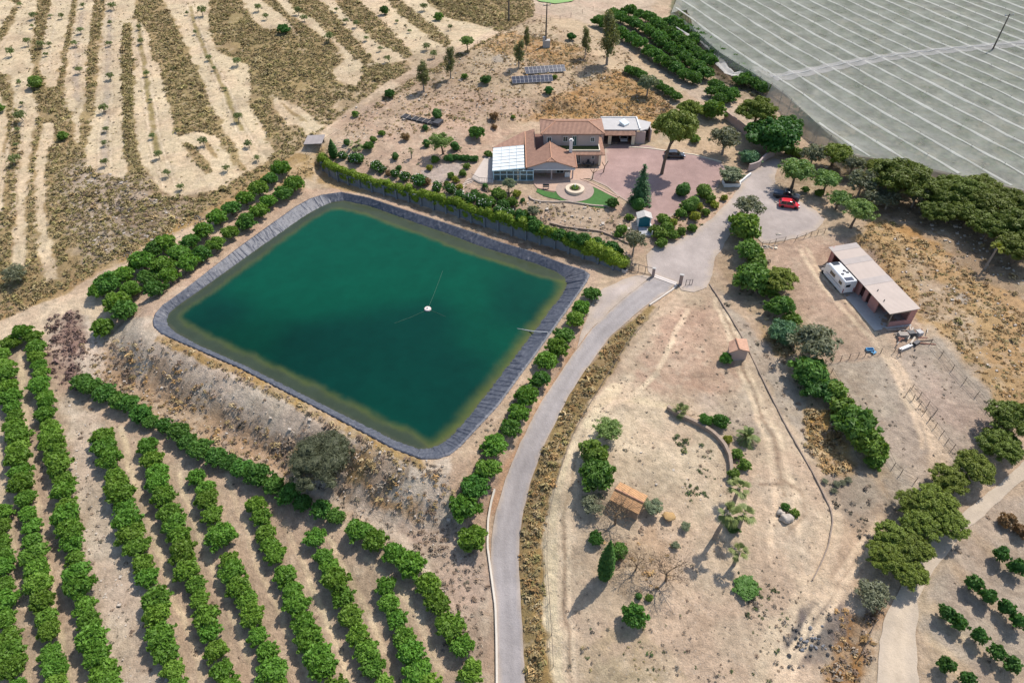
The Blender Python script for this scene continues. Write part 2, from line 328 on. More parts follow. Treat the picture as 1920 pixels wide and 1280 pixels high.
PX_LAYERS = [
 L(UL, SCRUB, None, 1.0, 1.5),
 L([(260,330),(330,385),(420,420),(300,470),(180,500),(140,440),(110,340),(150,290),(200,330)], GREYS, None, 3, 3, .75),
 L([(320,330),(360,370),(380,410),(260,450),(190,420)], BROWN, None, 3, 3, .5),
 L([(620,60),(760,110),(850,140),(720,190),(620,250),(520,290),(540,210),(640,150)], TAN, None, 4, 4, .5),
 L([(420,20),(560,60),(640,130),(610,190),(480,190),(440,120)], SCRUBG, None, 3, 4, .5),
 L([(330,20),(390,180),(430,290),(330,240),(300,120)], SCRUBG, None, 3, 4, .4),
 L(MIDPALE, CREAM, None, 1.2, 1.2)] + [L(b, SCRUB, None, .8, 1.0) for b in BANDS] + [L(s, CREAM, None, .6, 1.3) for s in STRIPS] + [
 # scrub in the middle of the strips
 L(Z1([(690,130),(730,128),(742,360),(745,700),(790,960),(745,972),(695,870),(680,500),(680,300)]), SCRUBG, None, .5, .7),
 L(Z1([(1015,790),(1060,800),(1150,900),(1185,960),(1160,975),(1080,900)]), SCRUB, None, .4, .7),
 L(Z1([(1130,780),(1170,800),(1225,880),(1210,890),(1150,830)]), SCRUB, None, .4, .6),
 L(Z1([(1560,570),(1610,600),(1720,680),(1680,680),(1620,630)]), SCRUB, None, .4, .6),
 L(Z1([(1060,40),(1090,160),(1160,320),(1240,480),(1300,620),(1360,720)]), SCRUBG, 1.6, .6, .8),
 L(Z1([(775,130),(790,250),(810,400),(830,560),(850,720),(880,860)]), SCRUBG, 1.5, .6, .8),
 L(Z1([(460,60),(430,250),(425,420),(430,560)]), GREYS, 1.6, 1, 1, .7),
 L(Z1([(610,60),(605,200),(600,400),(590,600),(580,800),(585,920)]), GREYS, 1.6, 1, 1, .7),
 ] + [L([(u+du*(.55+v/650), v) for u, v in c], (.39,.32,.235), .38, .35, .4, .85) for c in MIDS for du in (-13, -7, 8, 14)] + [L([(u+du*(.55+v/650), v) for u, v in c], (.63,.545,.415), .5, .4, .4, .8) for c in MIDS for du in (-10, 11)] + [
 # track along the lower edge of the terraces
 L([(-60,640),(60,590),(150,545),(215,505),(300,460),(400,405),(470,365),(530,318),(600,265),(660,215),(740,155),(840,105),(930,60)], (.54,.44,.335), 4.0, .8, .6, 1.0),
 L([(-60,620),(40,572),(120,540),(200,497),(300,440),(380,402),(440,372),(510,325),(560,295)], GOLD, 3.2, 1, 1.2, .9),
 L([(-300,760),(0,605),(100,570),(180,540),(240,560),(210,620),(140,600),(60,640),(-200,800)], TRACK, None, 1.5, 1.2),
 L([(560,290),(610,270),(640,330),(700,360),(600,365),(545,395),(520,340)], GOLD, None, 1.5, 1.5, .7),
 L([(640,362),(590,345),(600,312),(560,370)], WHITE, None, 1.5, 1.5, .7),
 # reservoir surround
 L([(620,350),(760,385),(900,432),(1010,466),(1110,500),(1135,520),(1110,545),(1060,505),(900,440),(700,372),(600,372),(540,400),(450,470),(340,555),(285,600),(200,600),(330,490),(470,395),(560,355)], PINKSOIL, None, 1, 1),
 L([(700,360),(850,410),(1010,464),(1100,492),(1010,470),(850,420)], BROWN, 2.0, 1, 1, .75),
 L([(1110,545),(1130,530),(1135,570),(1060,680),(990,760),(940,860),(905,980),(925,1060),(930,1280),(890,1280),(870,1100),(840,960),(840,860),(930,765),(1000,668),(1065,582)], PINKSOIL, None, 1.2, 1.2),
 L([(1062,582),(1002,668),(932,763),(862,838),(830,870),(850,960),(880,900),(960,790),(1050,660)], TAN, None, 1.5, 1.5, .6),
 L([(1145,560),(1090,640),(1040,720),(990,800),(940,900),(920,960)], (.46,.30,.20), 1.4, .8, .8, .75),
 # banks below the reservoir
 L([(290,605),(300,630),(450,695),(600,775),(740,850),(790,870),(840,862),(860,960),(900,1010),(910,1150),(900,1290),(860,1290),(850,1180),(770,1060),(640,950),(420,850),(270,770),(130,690),(80,640),(120,590),(200,600)], WHITE, None, 1.2, 1.5),
 L([(100,600),(140,580),(160,640),(150,720),(130,760),(90,680)], (.22,.15,.13), None, 2.5, 2.5, .8),
 L([(190,640),(250,680),(260,740),(200,720)], BROWN, None, 3, 3, .6),
 L([(300,634),(450,699),(600,779),(740,852),(790,868)], GOLD, 1.6, .6, .9, .9),
 L([(200,650),(300,700),(420,780),(540,850),(560,900),(420,850),(300,780),(200,720)], (.37,.26,.165), None, 2.5, 3, .75),
 L([(300,690),(420,770),(520,840),(640,900),(700,930)], BROWN, 2.2, 2, 2.5, .5),
 L([(480,790),(540,830),(640,850),(700,860),(760,880),(740,920),(640,900),(520,850)], BROWN, None, 2, 2.5, .75),
 L([(690,910),(760,930),(790,980),(720,960)], ORANGE, None, 1.5, 2, .7),
 L([(660,870),(720,850),(700,905),(650,920)], GOLD, None, 1.5, 2, .7),
 L([(760,1000),(850,960),(900,1010),(910,1100),(905,1290),(850,1290),(860,1180),(800,1080)], (.33,.255,.21), None, 2, 2.5, .7),
 # orchard floor
 L([(-400,700),(0,650),(60,640),(100,700),(160,760),(300,830),(420,870),(560,940),(650,985),(760,1070),(830,1140),(880,1290),(900,1500),(-500,1500)], ORCH, None, 1.2, 1.2),
 L([(120,740),(180,770),(215,870),(260,1010),(290,1110),(330,1290),(215,1290),(180,1150),(140,980),(130,850)], WHITE, None, 1.5, 1.8, .85),
 L([(200,760),(340,820),(330,870),(230,830)], PINKSOIL, None, 1.5, 1.5, .6),
 ] + [L(p, CREAM, .75, .4, .5, .75) for p in [
   [(38,665),(46,780),(62,900),(82,1020),(100,1130),(130,1290)], [(-2,800),(8,930),(28,1080),(42,1200),(52,1290)], [(225,800),(250,900),(290,1010),(330,1120),(370,1240),(385,1300)],
   [(335,890),(355,950),(385,1040),(425,1130),(470,1240),(490,1300)],[(425,890),(450,960),(485,1060),(530,1160),(580,1270)],[(530,980),(570,1060),(600,1130),(640,1220),(660,1290)],[(615,1010),(660,1090),(700,1170),(740,1270)],[(690,1050),(740,1090),(790,1170),(830,1260)]]] + [
 # hillside and garden above the wall
 L([(1000,35),(1190,40),(1300,190),(1400,240),(1420,300),(1380,330),(1330,300),(1200,300),(1130,290),(1130,220),(900,230),(700,260),(610,280),(640,215),(740,165),(860,105),(930,65)], TAN, None, 1.5, 1.5),
 L([(640,215),(800,150),(900,170),(1000,200),(1000,225),(860,240),(700,260),(610,280)], PINKSOIL, None, 2, 2, .7),
 L([(900,90),(960,60),(1010,70),(1090,90),(1100,120),(1060,130),(980,110)], ORANGE, None, 2, 2.5, .75),
 L([(990,225),(1030,190),(1100,160),(1160,130),(1240,180),(1270,215),(1240,240),(1130,222)], ORANGE, None, 2, 2.5, .85),
 L([(760,100),(850,90),(890,130),(830,170),(750,170)], BROWN, None, 3, 3, .5),
 L([(1060,95),(1130,110),(1140,140),(1080,140)], BROWN, None, 2, 2, .6),
 L([(918,108),(940,102),(955,108),(945,118),(925,118)], GREYS, None, .7, .6),
 L([(610,280),(700,255),(860,235),(960,245),(930,300),(890,350),(990,370),(1180,385),(1210,400),(1210,470),(1170,490),(1080,470),(940,420),(800,370),(690,325)], PINKSOIL, None, 1, 1),
 L([(985,370),(1050,378),(1140,392),(1185,400),(1195,460),(1160,470),(1080,450),(990,420),(950,405)], (.40,.32,.25), None, 1, 1),
 L([(790,320),(830,308),(868,306),(862,325),(830,345),(800,340)], (.42,.37,.345), None, .5, .6),
 L([(1215,420),(1240,412),(1280,395),(1320,380),(1370,360),(1385,362),(1350,400),(1300,440),(1245,460),(1220,462)], PINKSOIL, None, .6, .6),
 L([(1180,35),(1220,95),(1300,165),(1370,205),(1400,225)], (.44,.365,.30), 6.5, 1, .8),
 L([(1200,-200),(1330,-200),(1180,100),(1120,50),(1050,30),(1000,25),(1000,-200)], (.45,.37,.30), None, 1.5, 1),
 L([(1120,20),(1190,18),(1260,45),(1330,95),(1400,150),(1440,170),(1420,190),(1370,185),(1300,145),(1220,95),(1140,70)], (.30,.245,.18), None, 1.2, 1.2),
 # netted field
 L([(1255,24),(1290,-300),(2600,-300),(2600,420),(1920,357),(1800,330),(1700,312),(1600,290),(1544,258),(1474,175),(1386,114)], NETF, None, .8, 1),
 L([(1590,240),(1700,215),(1760,300),(1650,280)], (.28,.25,.18), None, 3, 3, .6),
 # tree belt on the right
 L([(1490,280),(1600,300),(1800,345),(2300,420),(2300,640),(1920,600),(1800,520),(1720,420),(1620,400),(1560,380),(1530,360),(1480,340)], (.30,.235,.165), None, 1.5, 2),
 L([(1640,400),(1720,440),(1800,500),(2000,620),(2200,760),(2000,800),(1900,770),(1850,720),(1790,650),(1720,600),(1640,480),(1600,450)], (.40,.28,.15), None, 1.5, 2),
 L([(1700,470),(1780,540),(1860,640),(1800,640),(1740,580)], (.40,.33,.26), None, 3, 3, .7),
 L([(1650,420),(1720,430),(1780,480),(1740,470)], ORANGE, None, 2, 2, .8),
 L([(1795,552),(1815,548),(1822,562),(1808,570),(1795,565)], GREYS, None, .5, .5),
 # yard with the shed
 L([(1430,470),(1480,450),(1560,440),(1640,470),(1720,600),(1740,640),(1680,670),(1555,680),(1540,640),(1490,560),(1450,500)], YARD, None, 1, .8),
 L([(1555,680),(1680,665),(1750,630),(1800,680),(1890,770),(1900,800),(1830,830),(1800,870),(1740,930),(1680,960),(1650,890),(1600,780)], GREYS, None, 1, 1),
 L([(1570,690),(1620,680),(1640,760),(1610,770)], BROWN, None, 3, 3, .35),
 L([(1760,680),(1860,760),(1880,800),(1800,840),(1720,740)], (.36,.28,.245), None, 3, 3, .5),
 L([(1655,640),(1680,690),(1720,760),(1760,840),(1760,900)], TRACK, 2.6, 1, .7, .7),
 # the garden with the palms and the slope between road and yard
 L([(1265,545),(1330,530),(1370,600),(1420,680),(1490,800),(1555,900),(1560,990),(1520,1090),(1640,1100),(1600,1290),(1560,1500),(1000,1500),(1030,1280),(1020,1100),(1030,960),(1060,860),(1110,760),(1180,660),(1230,600)], (.47,.385,.30), None, 1, .8),
 L([(1240,600),(1330,560),(1380,640),(1400,720),(1330,740),(1220,740),(1180,730)], (.40,.285,.225), None, 2, 2, .75),
 L([(1115,760),(1170,700),(1230,740),(1330,760),(1360,830),(1365,900),(1340,960),(1260,990),(1150,870)], (.53,.45,.345), None, 2, 2, .7),
 L([(1280,750),(1400,730),(1440,800),(1400,830),(1330,800)], GREYS, None, 2, 2, .6),
 L([(1420,900),(1500,920),(1540,980),(1510,1070),(1430,1000)], (.44,.385,.31), None, 2, 2, .6),
 L([(1040,1290),(1036,1150),(1036,1000),(1060,900),(1100,810),(1150,730)], (.62,.54,.40), 2.4, .6, .5, 1.0),
 L([(1080,770),(1110,758),(1150,752),(1200,752),(1260,760)], CREAM, 1.2, .5, .4, .8),
 L([(1130,1000),(1230,990),(1280,1080),(1200,1120),(1130,1080)], (.39,.29,.20), None, 2, 2.5, .6),
 L([(1090,1140),(1280,1120),(1500,1080),(1480,1290),(1060,1290)], (.45,.365,.285), None, 3, 3, .8),
 L([(1100,1200),(1200,1210),(1300,1290),(1080,1290)], (.34,.295,.19), None, 3, 3, .6),
 L([(1560,960),(1530,1090),(1450,1230),(1430,1330)], TRACK, 3.2, 1, .8, .9),
 L([(1340,540),(1400,600),(1480,700),(1540,780),(1600,870),(1660,940),(1600,970),(1540,880),(1480,790),(1420,690),(1350,570)], GREYS, None, 1, 1.2),
 L([(1395,420),(1440,500),(1500,600),(1570,720),(1630,820),(1660,900),(1600,880),(1520,780),(1450,650),(1380,540),(1345,490),(1370,440)], (.34,.27,.19), None, 1.5, 2, .8),
 L([(1430,610),(1460,620),(1490,670),(1450,660)], GOLD, None, 1, 1.2, .9),
 L([(1510,760),(1560,770),(1580,830),(1600,890),(1540,880),(1510,820)], (.40,.26,.10), None, 1.2, 1.5, .9),
 L([(1545,880),(1610,890),(1680,950),(1640,1010),(1570,960)], (.32,.275,.225), None, 1.5, 2, .8),
 L([(1500,1140),(1560,1120),(1600,1160),(1580,1230),(1510,1260),(1470,1220)], (.165,.14,.13), None, 1.2, 1.5, .95),
 L([(1490,1180),(1545,1170),(1560,1210),(1510,1240),(1480,1215)], (.15,.145,.145), None, 1, 1.2, .9),
 L([(1580,1150),(1650,1140),(1630,1230),(1610,1330),(1540,1330)], (.27,.155,.07), None, 1, 1.5, .9),
 L([(1580,1190),(1610,1160),(1640,1170),(1600,1240)], DARKS, None, 1.5, 1.5, .5),
 # verge between road and white track
 L([(1222,572),(1235,576),(1180,640),(1130,720),(1085,790),(1055,860),(1030,950),(1014,1040),(1016,1150),(1030,1290),(1035,1500),(970,1500),(982,1290),(972,1150),(970,1050),(978,970),(1000,880),(1040,790),(1090,700),(1150,630)], (.27,.205,.10), None, .5, .8),
 L([(1040,840),(1020,960),(1008,1080),(1012,1180),(1030,1300)], (.34,.235,.10), 1.0, .8, .9, .8),
 ] + [L(p, (.60,.50,.385), .8, .4, .4, .95) for p in [[(1500,470),(1530,520),(1580,580),(1640,640),(1680,700),(1710,770),(1730,840)],[(1512,466),(1545,520),(1598,578),(1655,636),(1695,700),(1725,770),(1745,840)],[(1340,560),(1370,640),(1400,730),(1440,830),(1455,930),(1440,1040)],[(1352,556),(1384,640),(1415,730),(1460,820),(1490,920),(1500,1000)],[(1090,800),(1070,880),(1052,960),(1050,1080),(1056,1200),(1064,1290)],[(1104,806),(1084,886),(1066,966),(1064,1080),(1070,1200),(1078,1290)],[(1450,1290),(1500,1200),(1545,1120),(1600,1040),(1650,970)],[(1470,1290),(1520,1200),(1562,1128),(1615,1050),(1665,978)],[(1290,580),(1260,640),(1230,700),(1190,740),(1130,770)],[(1180,760),(1240,830),(1290,900),(1340,960),(1380,1060)]]] + [L(p, (.31,.24,.18), .5, .4, .5, .8) for p in [[(1346,558),(1377,640),(1408,730),(1450,826),(1472,925)],[(1097,803),(1077,883),(1059,963),(1057,1080),(1063,1200),(1071,1290)],[(1480,1000),(1510,960),(1500,920),(1470,900),(1430,910)]]] + [
 # lower right plot
 L([(1920,880),(1820,960),(1720,1060),(1650,1180),(1600,1330),(1560,1500),(2400,1500),(2400,700)], (.395,.325,.25), None, 1, .8),
 L([(1870,930),(1790,1010),(1740,1110),(1720,1160),(1780,1220),(1900,1330),(2300,1330),(2300,850)], GREYS, None, 1.5, 1.5, .8),
 ] + [L(p, TAN, 1.6, .9, .8, .6) for p in [[(1830,1000),(1880,1050),(1960,1130)], [(1790,1060),(1860,1130),(1950,1220)], [(1750,1140),(1830,1220),(1900,1290)], [(1735,1190),(1800,1260),(1840,1300)]]]
def build_ground():
    A = np.concatenate([np.linspace(-12, -1.15, 26)[:-1], np.linspace(-1.15, 1.15, 760), np.linspace(1.15, 12, 26)[1:]])
    yy = [12.0]
    while yy[-1] < 300:
        p = yy[-1]; yy.append(p + max(.16, .00125*p*math.sqrt(1+(75/p)**2)))
    Y = np.concatenate([[-3000, -900, -300, -120, -50, -20, -5, 4], np.array(yy), 300*1.12**np.arange(1, 30)])
    Wd = np.where(Y > 12, np.sqrt(np.maximum(Y, 12)**2 + 75**2)*.62, 90.)
    Wd = np.where(Y < 12, 48 + np.abs(Y-12)*.3, Wd*(1.0)); Wd[Y >= 12] = (48/ (math.sqrt(12**2+75**2)*.62))*0 + np.sqrt(Y[Y >= 12]**2*.72+40**2)
    Wd[Y < 12] = math.sqrt(144*.72+1600) + np.abs(Y[Y < 12]-12)*.4
    X = A[None]*Wd[:, None]; YY = np.repeat(Y[:, None], len(A), 1)
    x = X.ravel(); y = YY.ravel()
    # colour layers
    col = np.tile(np.array(SOIL), (len(x), 1))
    nx = fbm(x, y, 3.0, 4, 5)-.5; ny = fbm(x, y, 3.0, 4, 9)-.5
    for px, c, wdt, soft, rag, amt, rs in PX_LAYERS:
        if wdt is None:
            poly = PP2(px)
        else: poly = PP(px)
        m = 3+(wdt or 0)+rag
        b0 = poly.min(0)-m; b1 = poly.max(0)+m
        idx = np.nonzero((x > b0[0]) & (x < b1[0]) & (y > b0[1]) & (y < b1[1]))[0]
        if not len(idx): continue
        X_ = x[idx] + nx[idx]*rag*2.4; Y_ = y[idx] + ny[idx]*rag*2.4
        d = sdist(X_, Y_, poly, wdt is None)
        if wdt: d = d - wdt/2
        k = (1-sstep(-soft*.6, soft*.6, d))*amt
        if amt < 1: k = k*np.clip(.4+1.2*fbm(x[idx], y[idx], rs, 3, 33), 0, 1.15)
        col[idx] = col[idx]*(1-k[:, None]) + np.array(c)*k[:, None]
    # medium patchiness of real soil tones
    k = fbm(x, y, 9, 4, 61)[:, None]-.5; col = col*(1+.35*k)
    k = sstep(.56, .72, fbm(x, y, 4.5, 4, 77))[:, None]*.30; col = col*(1-k)+np.array(BROWN)*k
    k = sstep(.58, .75, fbm(x, y, 1.6, 3, 97))[:, None]*.28; col = col*(1-k)+np.array((.55,.48,.39))*k
    k = sstep(.38, .64, fbm(x, y, 7.0, 4, 131))[:, None]; col = col*(np.array((1.08,.975,.86))*k+np.array((1.06,1.0,.88))*(1-k))
    z = hz(x, y)
    far = np.hypot(x, y-150)
    # small relief, flattened under sheets
    flat = np.ones(len(x))
    for poly in FLAT:
        b0 = poly.min(0)-3; b1 = poly.max(0)+3
        idx = np.nonzero((x > b0[0]) & (x < b1[0]) & (y > b0[1]) & (y < b1[1]))[0]
        if len(idx): flat[idx] = np.minimum(flat[idx], sstep(0, 1.2, sdist(x[idx], y[idx], poly)))
    dr_ = np.full(len(x), 50.); idx = np.nonzero((np.abs(x+25) < 60) & (y > 45) & (y < 190))[0]; dr_[idx] = sdist(x[idx], y[idx], RIM)
    amp = np.where(dr_ < 1.2, 0, 1)*flat
    z = z + amp*((fbm(x, y, 2.2, 4, 3)-.5)*.34 + (fbm(x, y, .7, 2, 13)-.5)*.12)
    # eroded gullies on the reservoir bank
    k = (dr_ > 1.5) & (dr_ < 10) & (y < 118) & (x < 10)
    ang = x*.8-y*.6
    z = z - np.where(k, sstep(1.5, 4, dr_)*sstep(11, 7, dr_)*.55*np.abs(fbm(ang, dr_*.15, 1.1, 3, 41)-.5)*2, 0)
    z = np.where(far > 700, z*np.clip(1-(far-700)/1500, 0, 1), z)
    V = np.c_[x, y, z]; ny_, nx_ = X.shape
    i = np.arange((ny_-1)*nx_).reshape(ny_-1, nx_)[:, :-1].ravel()
    Fc = np.c_[i, i+1, i+1+nx_, i+nx_]
    me = mesh_np('ground', V, Fc, np.clip(col, .01, .8), smooth=True)
    o = link('ground', me, attr_mat('ground_soil', var=.30, scale=1.1, fine=(6.5, .22), bump=.9, stones=.35)); tag(o, kind='structure'); return o
def PP2(pts):
    out = []
    for u, v in pts:
        if v < -250: u = 960+(u-960)*1.0; v = -250     # keep below the horizon
        out.append(P(u, v)[:2])
    return np.array(out)
def sheet(name, px, col, dz=.06, spacing=1.0, rag=.12, kind='structure', m=None, world=False, seed=0, soil=None, zf=None, edge=.7, patch=.14, lanes=None):
    """a thin surface draped over the ground inside an outline; its colour fades to dust along the edges"""
    poly = np.array(px) if world else PP(px)
    FLAT.append(poly)
    b = []
    for i in range(len(poly)):
        a, c = poly[i], poly[(i+1) % len(poly)]; n = max(1, int(np.hypot(*(c-a))/.5))
        for k in range(n): b.append(a+(c-a)*k/n)
    b = np.array(b)
    b = b + np.c_[fbm(b[:, 0], b[:, 1], 2.2, 3, 3+seed)-.5, fbm(b[:, 0], b[:, 1], 2.2, 3, 8+seed)-.5]*rag*5
    x0, y0 = b.min(0); x1, y1 = b.max(0)
    gx_, gy_ = np.meshgrid(np.arange(x0, x1, spacing), np.arange(y0, y1, spacing)); gx_ = gx_.ravel(); gy_ = gy_.ravel()
    k = sdist(gx_, gy_, b) < -spacing*.4
    pts = [Vector(p) for p in b] + [Vector((a, c)) for a, c in zip(gx_[k], gy_[k])]
    vs, es, fs, *_ = delaunay_2d_cdt(pts, [(i, (i+1) % len(b)) for i in range(len(b))], [], 1, 1e-4)
    V = np.array([(v.x, v.y) for v in vs]); x, y = V[:, 0], V[:, 1]; z = (hz(x, y) if zf is None else zf(x, y)) + dz
    me = bpy.data.meshes.new(name); me.from_pydata(np.c_[V, z].tolist(), [], [tuple(f) for f in fs]); me.polygons.foreach_set('use_smooth', [True]*len(me.polygons))
    if col is not None:
        c = np.tile(np.array(col, float), (len(V), 1))*(1+patch*2*(fbm(x, y, 7, 4, 21)-.5)+patch*1.4*(fbm(x, y, 1.6, 3, 41)-.5))[:, None]
        if lanes is not None:
            d = sdist(x, y, PP(lanes), False)+(fbm(x, y, 3, 2, 6)-.5)*.5; q = (np.exp(-((d-.75)/.32)**2)*.10-np.exp(-(d/.3)**2)*.05)[:, None]; c = c*(1+q)
        e = sdist(x, y, b)+edge*1.6*(fbm(x, y, 1.4, 4, 66)-.35); k = sstep(-edge, 0, e)[:, None]*.85; c = c*(1-k)+np.array(soil or (.44,.36,.285))*k
        at = me.attributes.new('soil', 'FLOAT_COLOR', 'POINT'); at.data.foreach_set('color', np.c_[np.clip(c, .01, .9), np.ones(len(c))].astype(np.float32).ravel()); m = M_SHEET
    me.update()
    o = link(name, me, m)
    if kind: tag(o, kind=kind)
    return o
FLAT = []
M_SHEET = attr_mat('worn_surface', var=.07, scale=1.0, bump=.35, fine=(9.0, .10))
M_ASPH = mat('asphalt_grey', (.345,.312,.292), .9, .17, .22, .25, 9.0, coords='Object'); M_GRAV = mat('drive_gravel', (.41,.35,.31), .95, .16, .25, .5, 12.0)
M_PINK = mat('pink_gravel', (.37,.25,.215), .95, .10, .8, .5, 12.0); M_LAWN = mat('lawn_green', (.06,.15,.035), .9, .22, .6, .5, 20)
M_PAVE = mat('terracotta_paving', (.46,.315,.235), .85, .14, 1.5, .2); M_PAVE2 = mat('circle_paving', (.36,.27,.22), .85, .15, 1.6, .3)
M_TAN = mat('dirt_road_tan', (.56,.455,.335), .95, .14, .35, .6, 4.0)
M_CONC = mat('concrete', (.43,.41,.38), .85, .12, 1.0, .15); M_CONCD = mat('weathered_block', (.17,.185,.20), .9, .2, 1.2, .3)
ROAD_PX = [(934,1300),(931,1200),(929,1130),(920,1060),(921,1010),(930,960),(948,900),(975,832),(1010,762),(1060,685),(1110,617),(1160,568),(1205,532),(1224,520),(1266,533),(1250,548),(1225,564),(1190,590),(1142,634),(1092,702),(1052,770),(1017,842),(993,910),(978,975),(972,1050),(976,1130),(980,1200),(986,1300)]
sheet('road', ROAD_PX, (.335,.302,.285), .09, .45, .05, edge=.35, patch=.10, lanes=[(960,1300),(955,1200),(952,1130),(946,1050),(950,990),(970,905),(996,837),(1030,766),(1076,693),(1126,626),(1175,578),(1240,530)])
sheet('gravel_layby', [(1112,560),(1130,540),(1175,522),(1205,515),(1222,519),(1205,531),(1160,567),(1110,616),(1080,655),(1100,600)], (.42,.355,.31), .07, .6, .12, edge=1.2)
DRIVE_PX = [(1226,519),(1216,510),(1212,478),(1226,464),(1262,455),(1300,437),(1340,405),(1372,370),(1386,350),(1392,336),(1405,325),(1425,312),(1447,296),(1462,300),(1458,318),(1452,345),(1470,360),(1500,378),(1530,395),(1548,412),(1530,432),(1500,444),(1468,452),(1430,456),(1416,440),(1408,410),(1385,395),(1380,420),(1362,450),(1342,485),(1335,515),(1325,540),(1300,548),(1276,545),(1268,533)]
sheet('driveway', DRIVE_PX, (.40,.342,.305), .08, .5, .14, edge=1.0, patch=.13)
FORE_PX = [(1134,278),(1150,272),(1215,273),(1232,279),(1300,290),(1352,306),(1362,318),(1354,335),(1345,352),(1310,373),(1282,392),(1255,408),(1238,432),(1214,432),(1210,398),(1185,384),(1163,371),(1140,352),(1106,336),(1112,318),(1135,306)]
sheet('forecourt', FORE_PX, (.36,.245,.215), .08, .6, .04, edge=.4, patch=.10)
sheet('dirt_road', [(2000,835),(1920,900),(1860,950),(1800,1006),(1748,1070),(1722,1125),(1716,1190),(1724,1300),(1642,1300),(1650,1200),(1668,1140),(1705,1070),(1750,1012),(1810,957),(1880,902),(1960,832)], (.53,.43,.315), .08, .5, .12, edge=1.3, patch=.12, soil=(.46,.38,.29), lanes=[(1683,1300),(1683,1200),(1695,1135),(1728,1070),(1775,1008),(1835,952),(1900,900),(1980,834)])
sheet('lawn', Z10([(700,780),(760,800),(850,815),(905,760),(960,740),(1060,735),(1150,755),(1185,750),(1260,785),(1415,862),(1370,925),(1300,952),(1200,945),(1060,915),(960,900),(870,872),(760,845),(690,805)]), None, .10, .7, .08, m=M_LAWN)
sheet('terrace_paving', Z10([(985,600),(1240,600),(1245,475),(1300,470),(1300,600),(1190,640),(1170,690),(1080,695),(1150,720),(1260,775),(1420,855),(1405,866),(1250,790),(1160,748),(1060,735),(960,742),(905,765),(870,805),(810,800),(700,775),(665,735),(665,690),(985,692)]), None, .13, .7, .03, m=M_PAVE)
o_ = P(*Z10([(1032,792)])[0])
sheet('circle_paving', [(o_[0]+3.9*math.cos(a), o_[1]+3.9*math.sin(a)) for a in np.linspace(0, 2*math.pi, 40)[:-1]], None, .16, .7, 0, m=M_PAVE2, world=True)
CIRC = o_
# pools of water
M_WAT, nt_, b_ = new_mat('reservoir_water')
at_ = N(nt_, 'ShaderNodeAttribute', attribute_name='soil'); nz_ = N(nt_, 'ShaderNodeTexNoise', Scale=.35, Detail=5.0, Roughness=.6); tc_ = N(nt_, 'ShaderNodeTexCoord'); nt_.links.new(tc_.outputs['Object'], nz_.inputs['Vector'])
mr_ = N(nt_, 'ShaderNodeMapRange'); mr_.inputs['To Min'].default_value = .75; mr_.inputs['To Max'].default_value = 1.25; nt_.links.new(nz_.outputs['Fac'], mr_.inputs['Value'])
hs_ = N(nt_, 'ShaderNodeHueSaturation'); nt_.links.new(at_.outputs['Color'], hs_.inputs['Color']); nt_.links.new(mr_.outputs['Result'], hs_.inputs['Value']); nt_.links.new(hs_.outputs['Color'], b_.inputs['Base Color'])
b_.inputs['Roughness'].default_value = .12; b_.inputs['IOR'].default_value = 1.33; b_.inputs['Specular IOR Level'].default_value = .22
n2_ = N(nt_, 'ShaderNodeTexNoise', Scale=2.2, Detail=3.0); nt_.links.new(tc_.outputs['Object'], n2_.inputs['Vector']); bp_ = N(nt_, 'ShaderNodeBump', Strength=.10, Distance=.05); nt_.links.new(n2_.outputs['Fac'], bp_.inputs['Height']); nt_.links.new(bp_.outputs['Normal'], b_.inputs['Normal'])
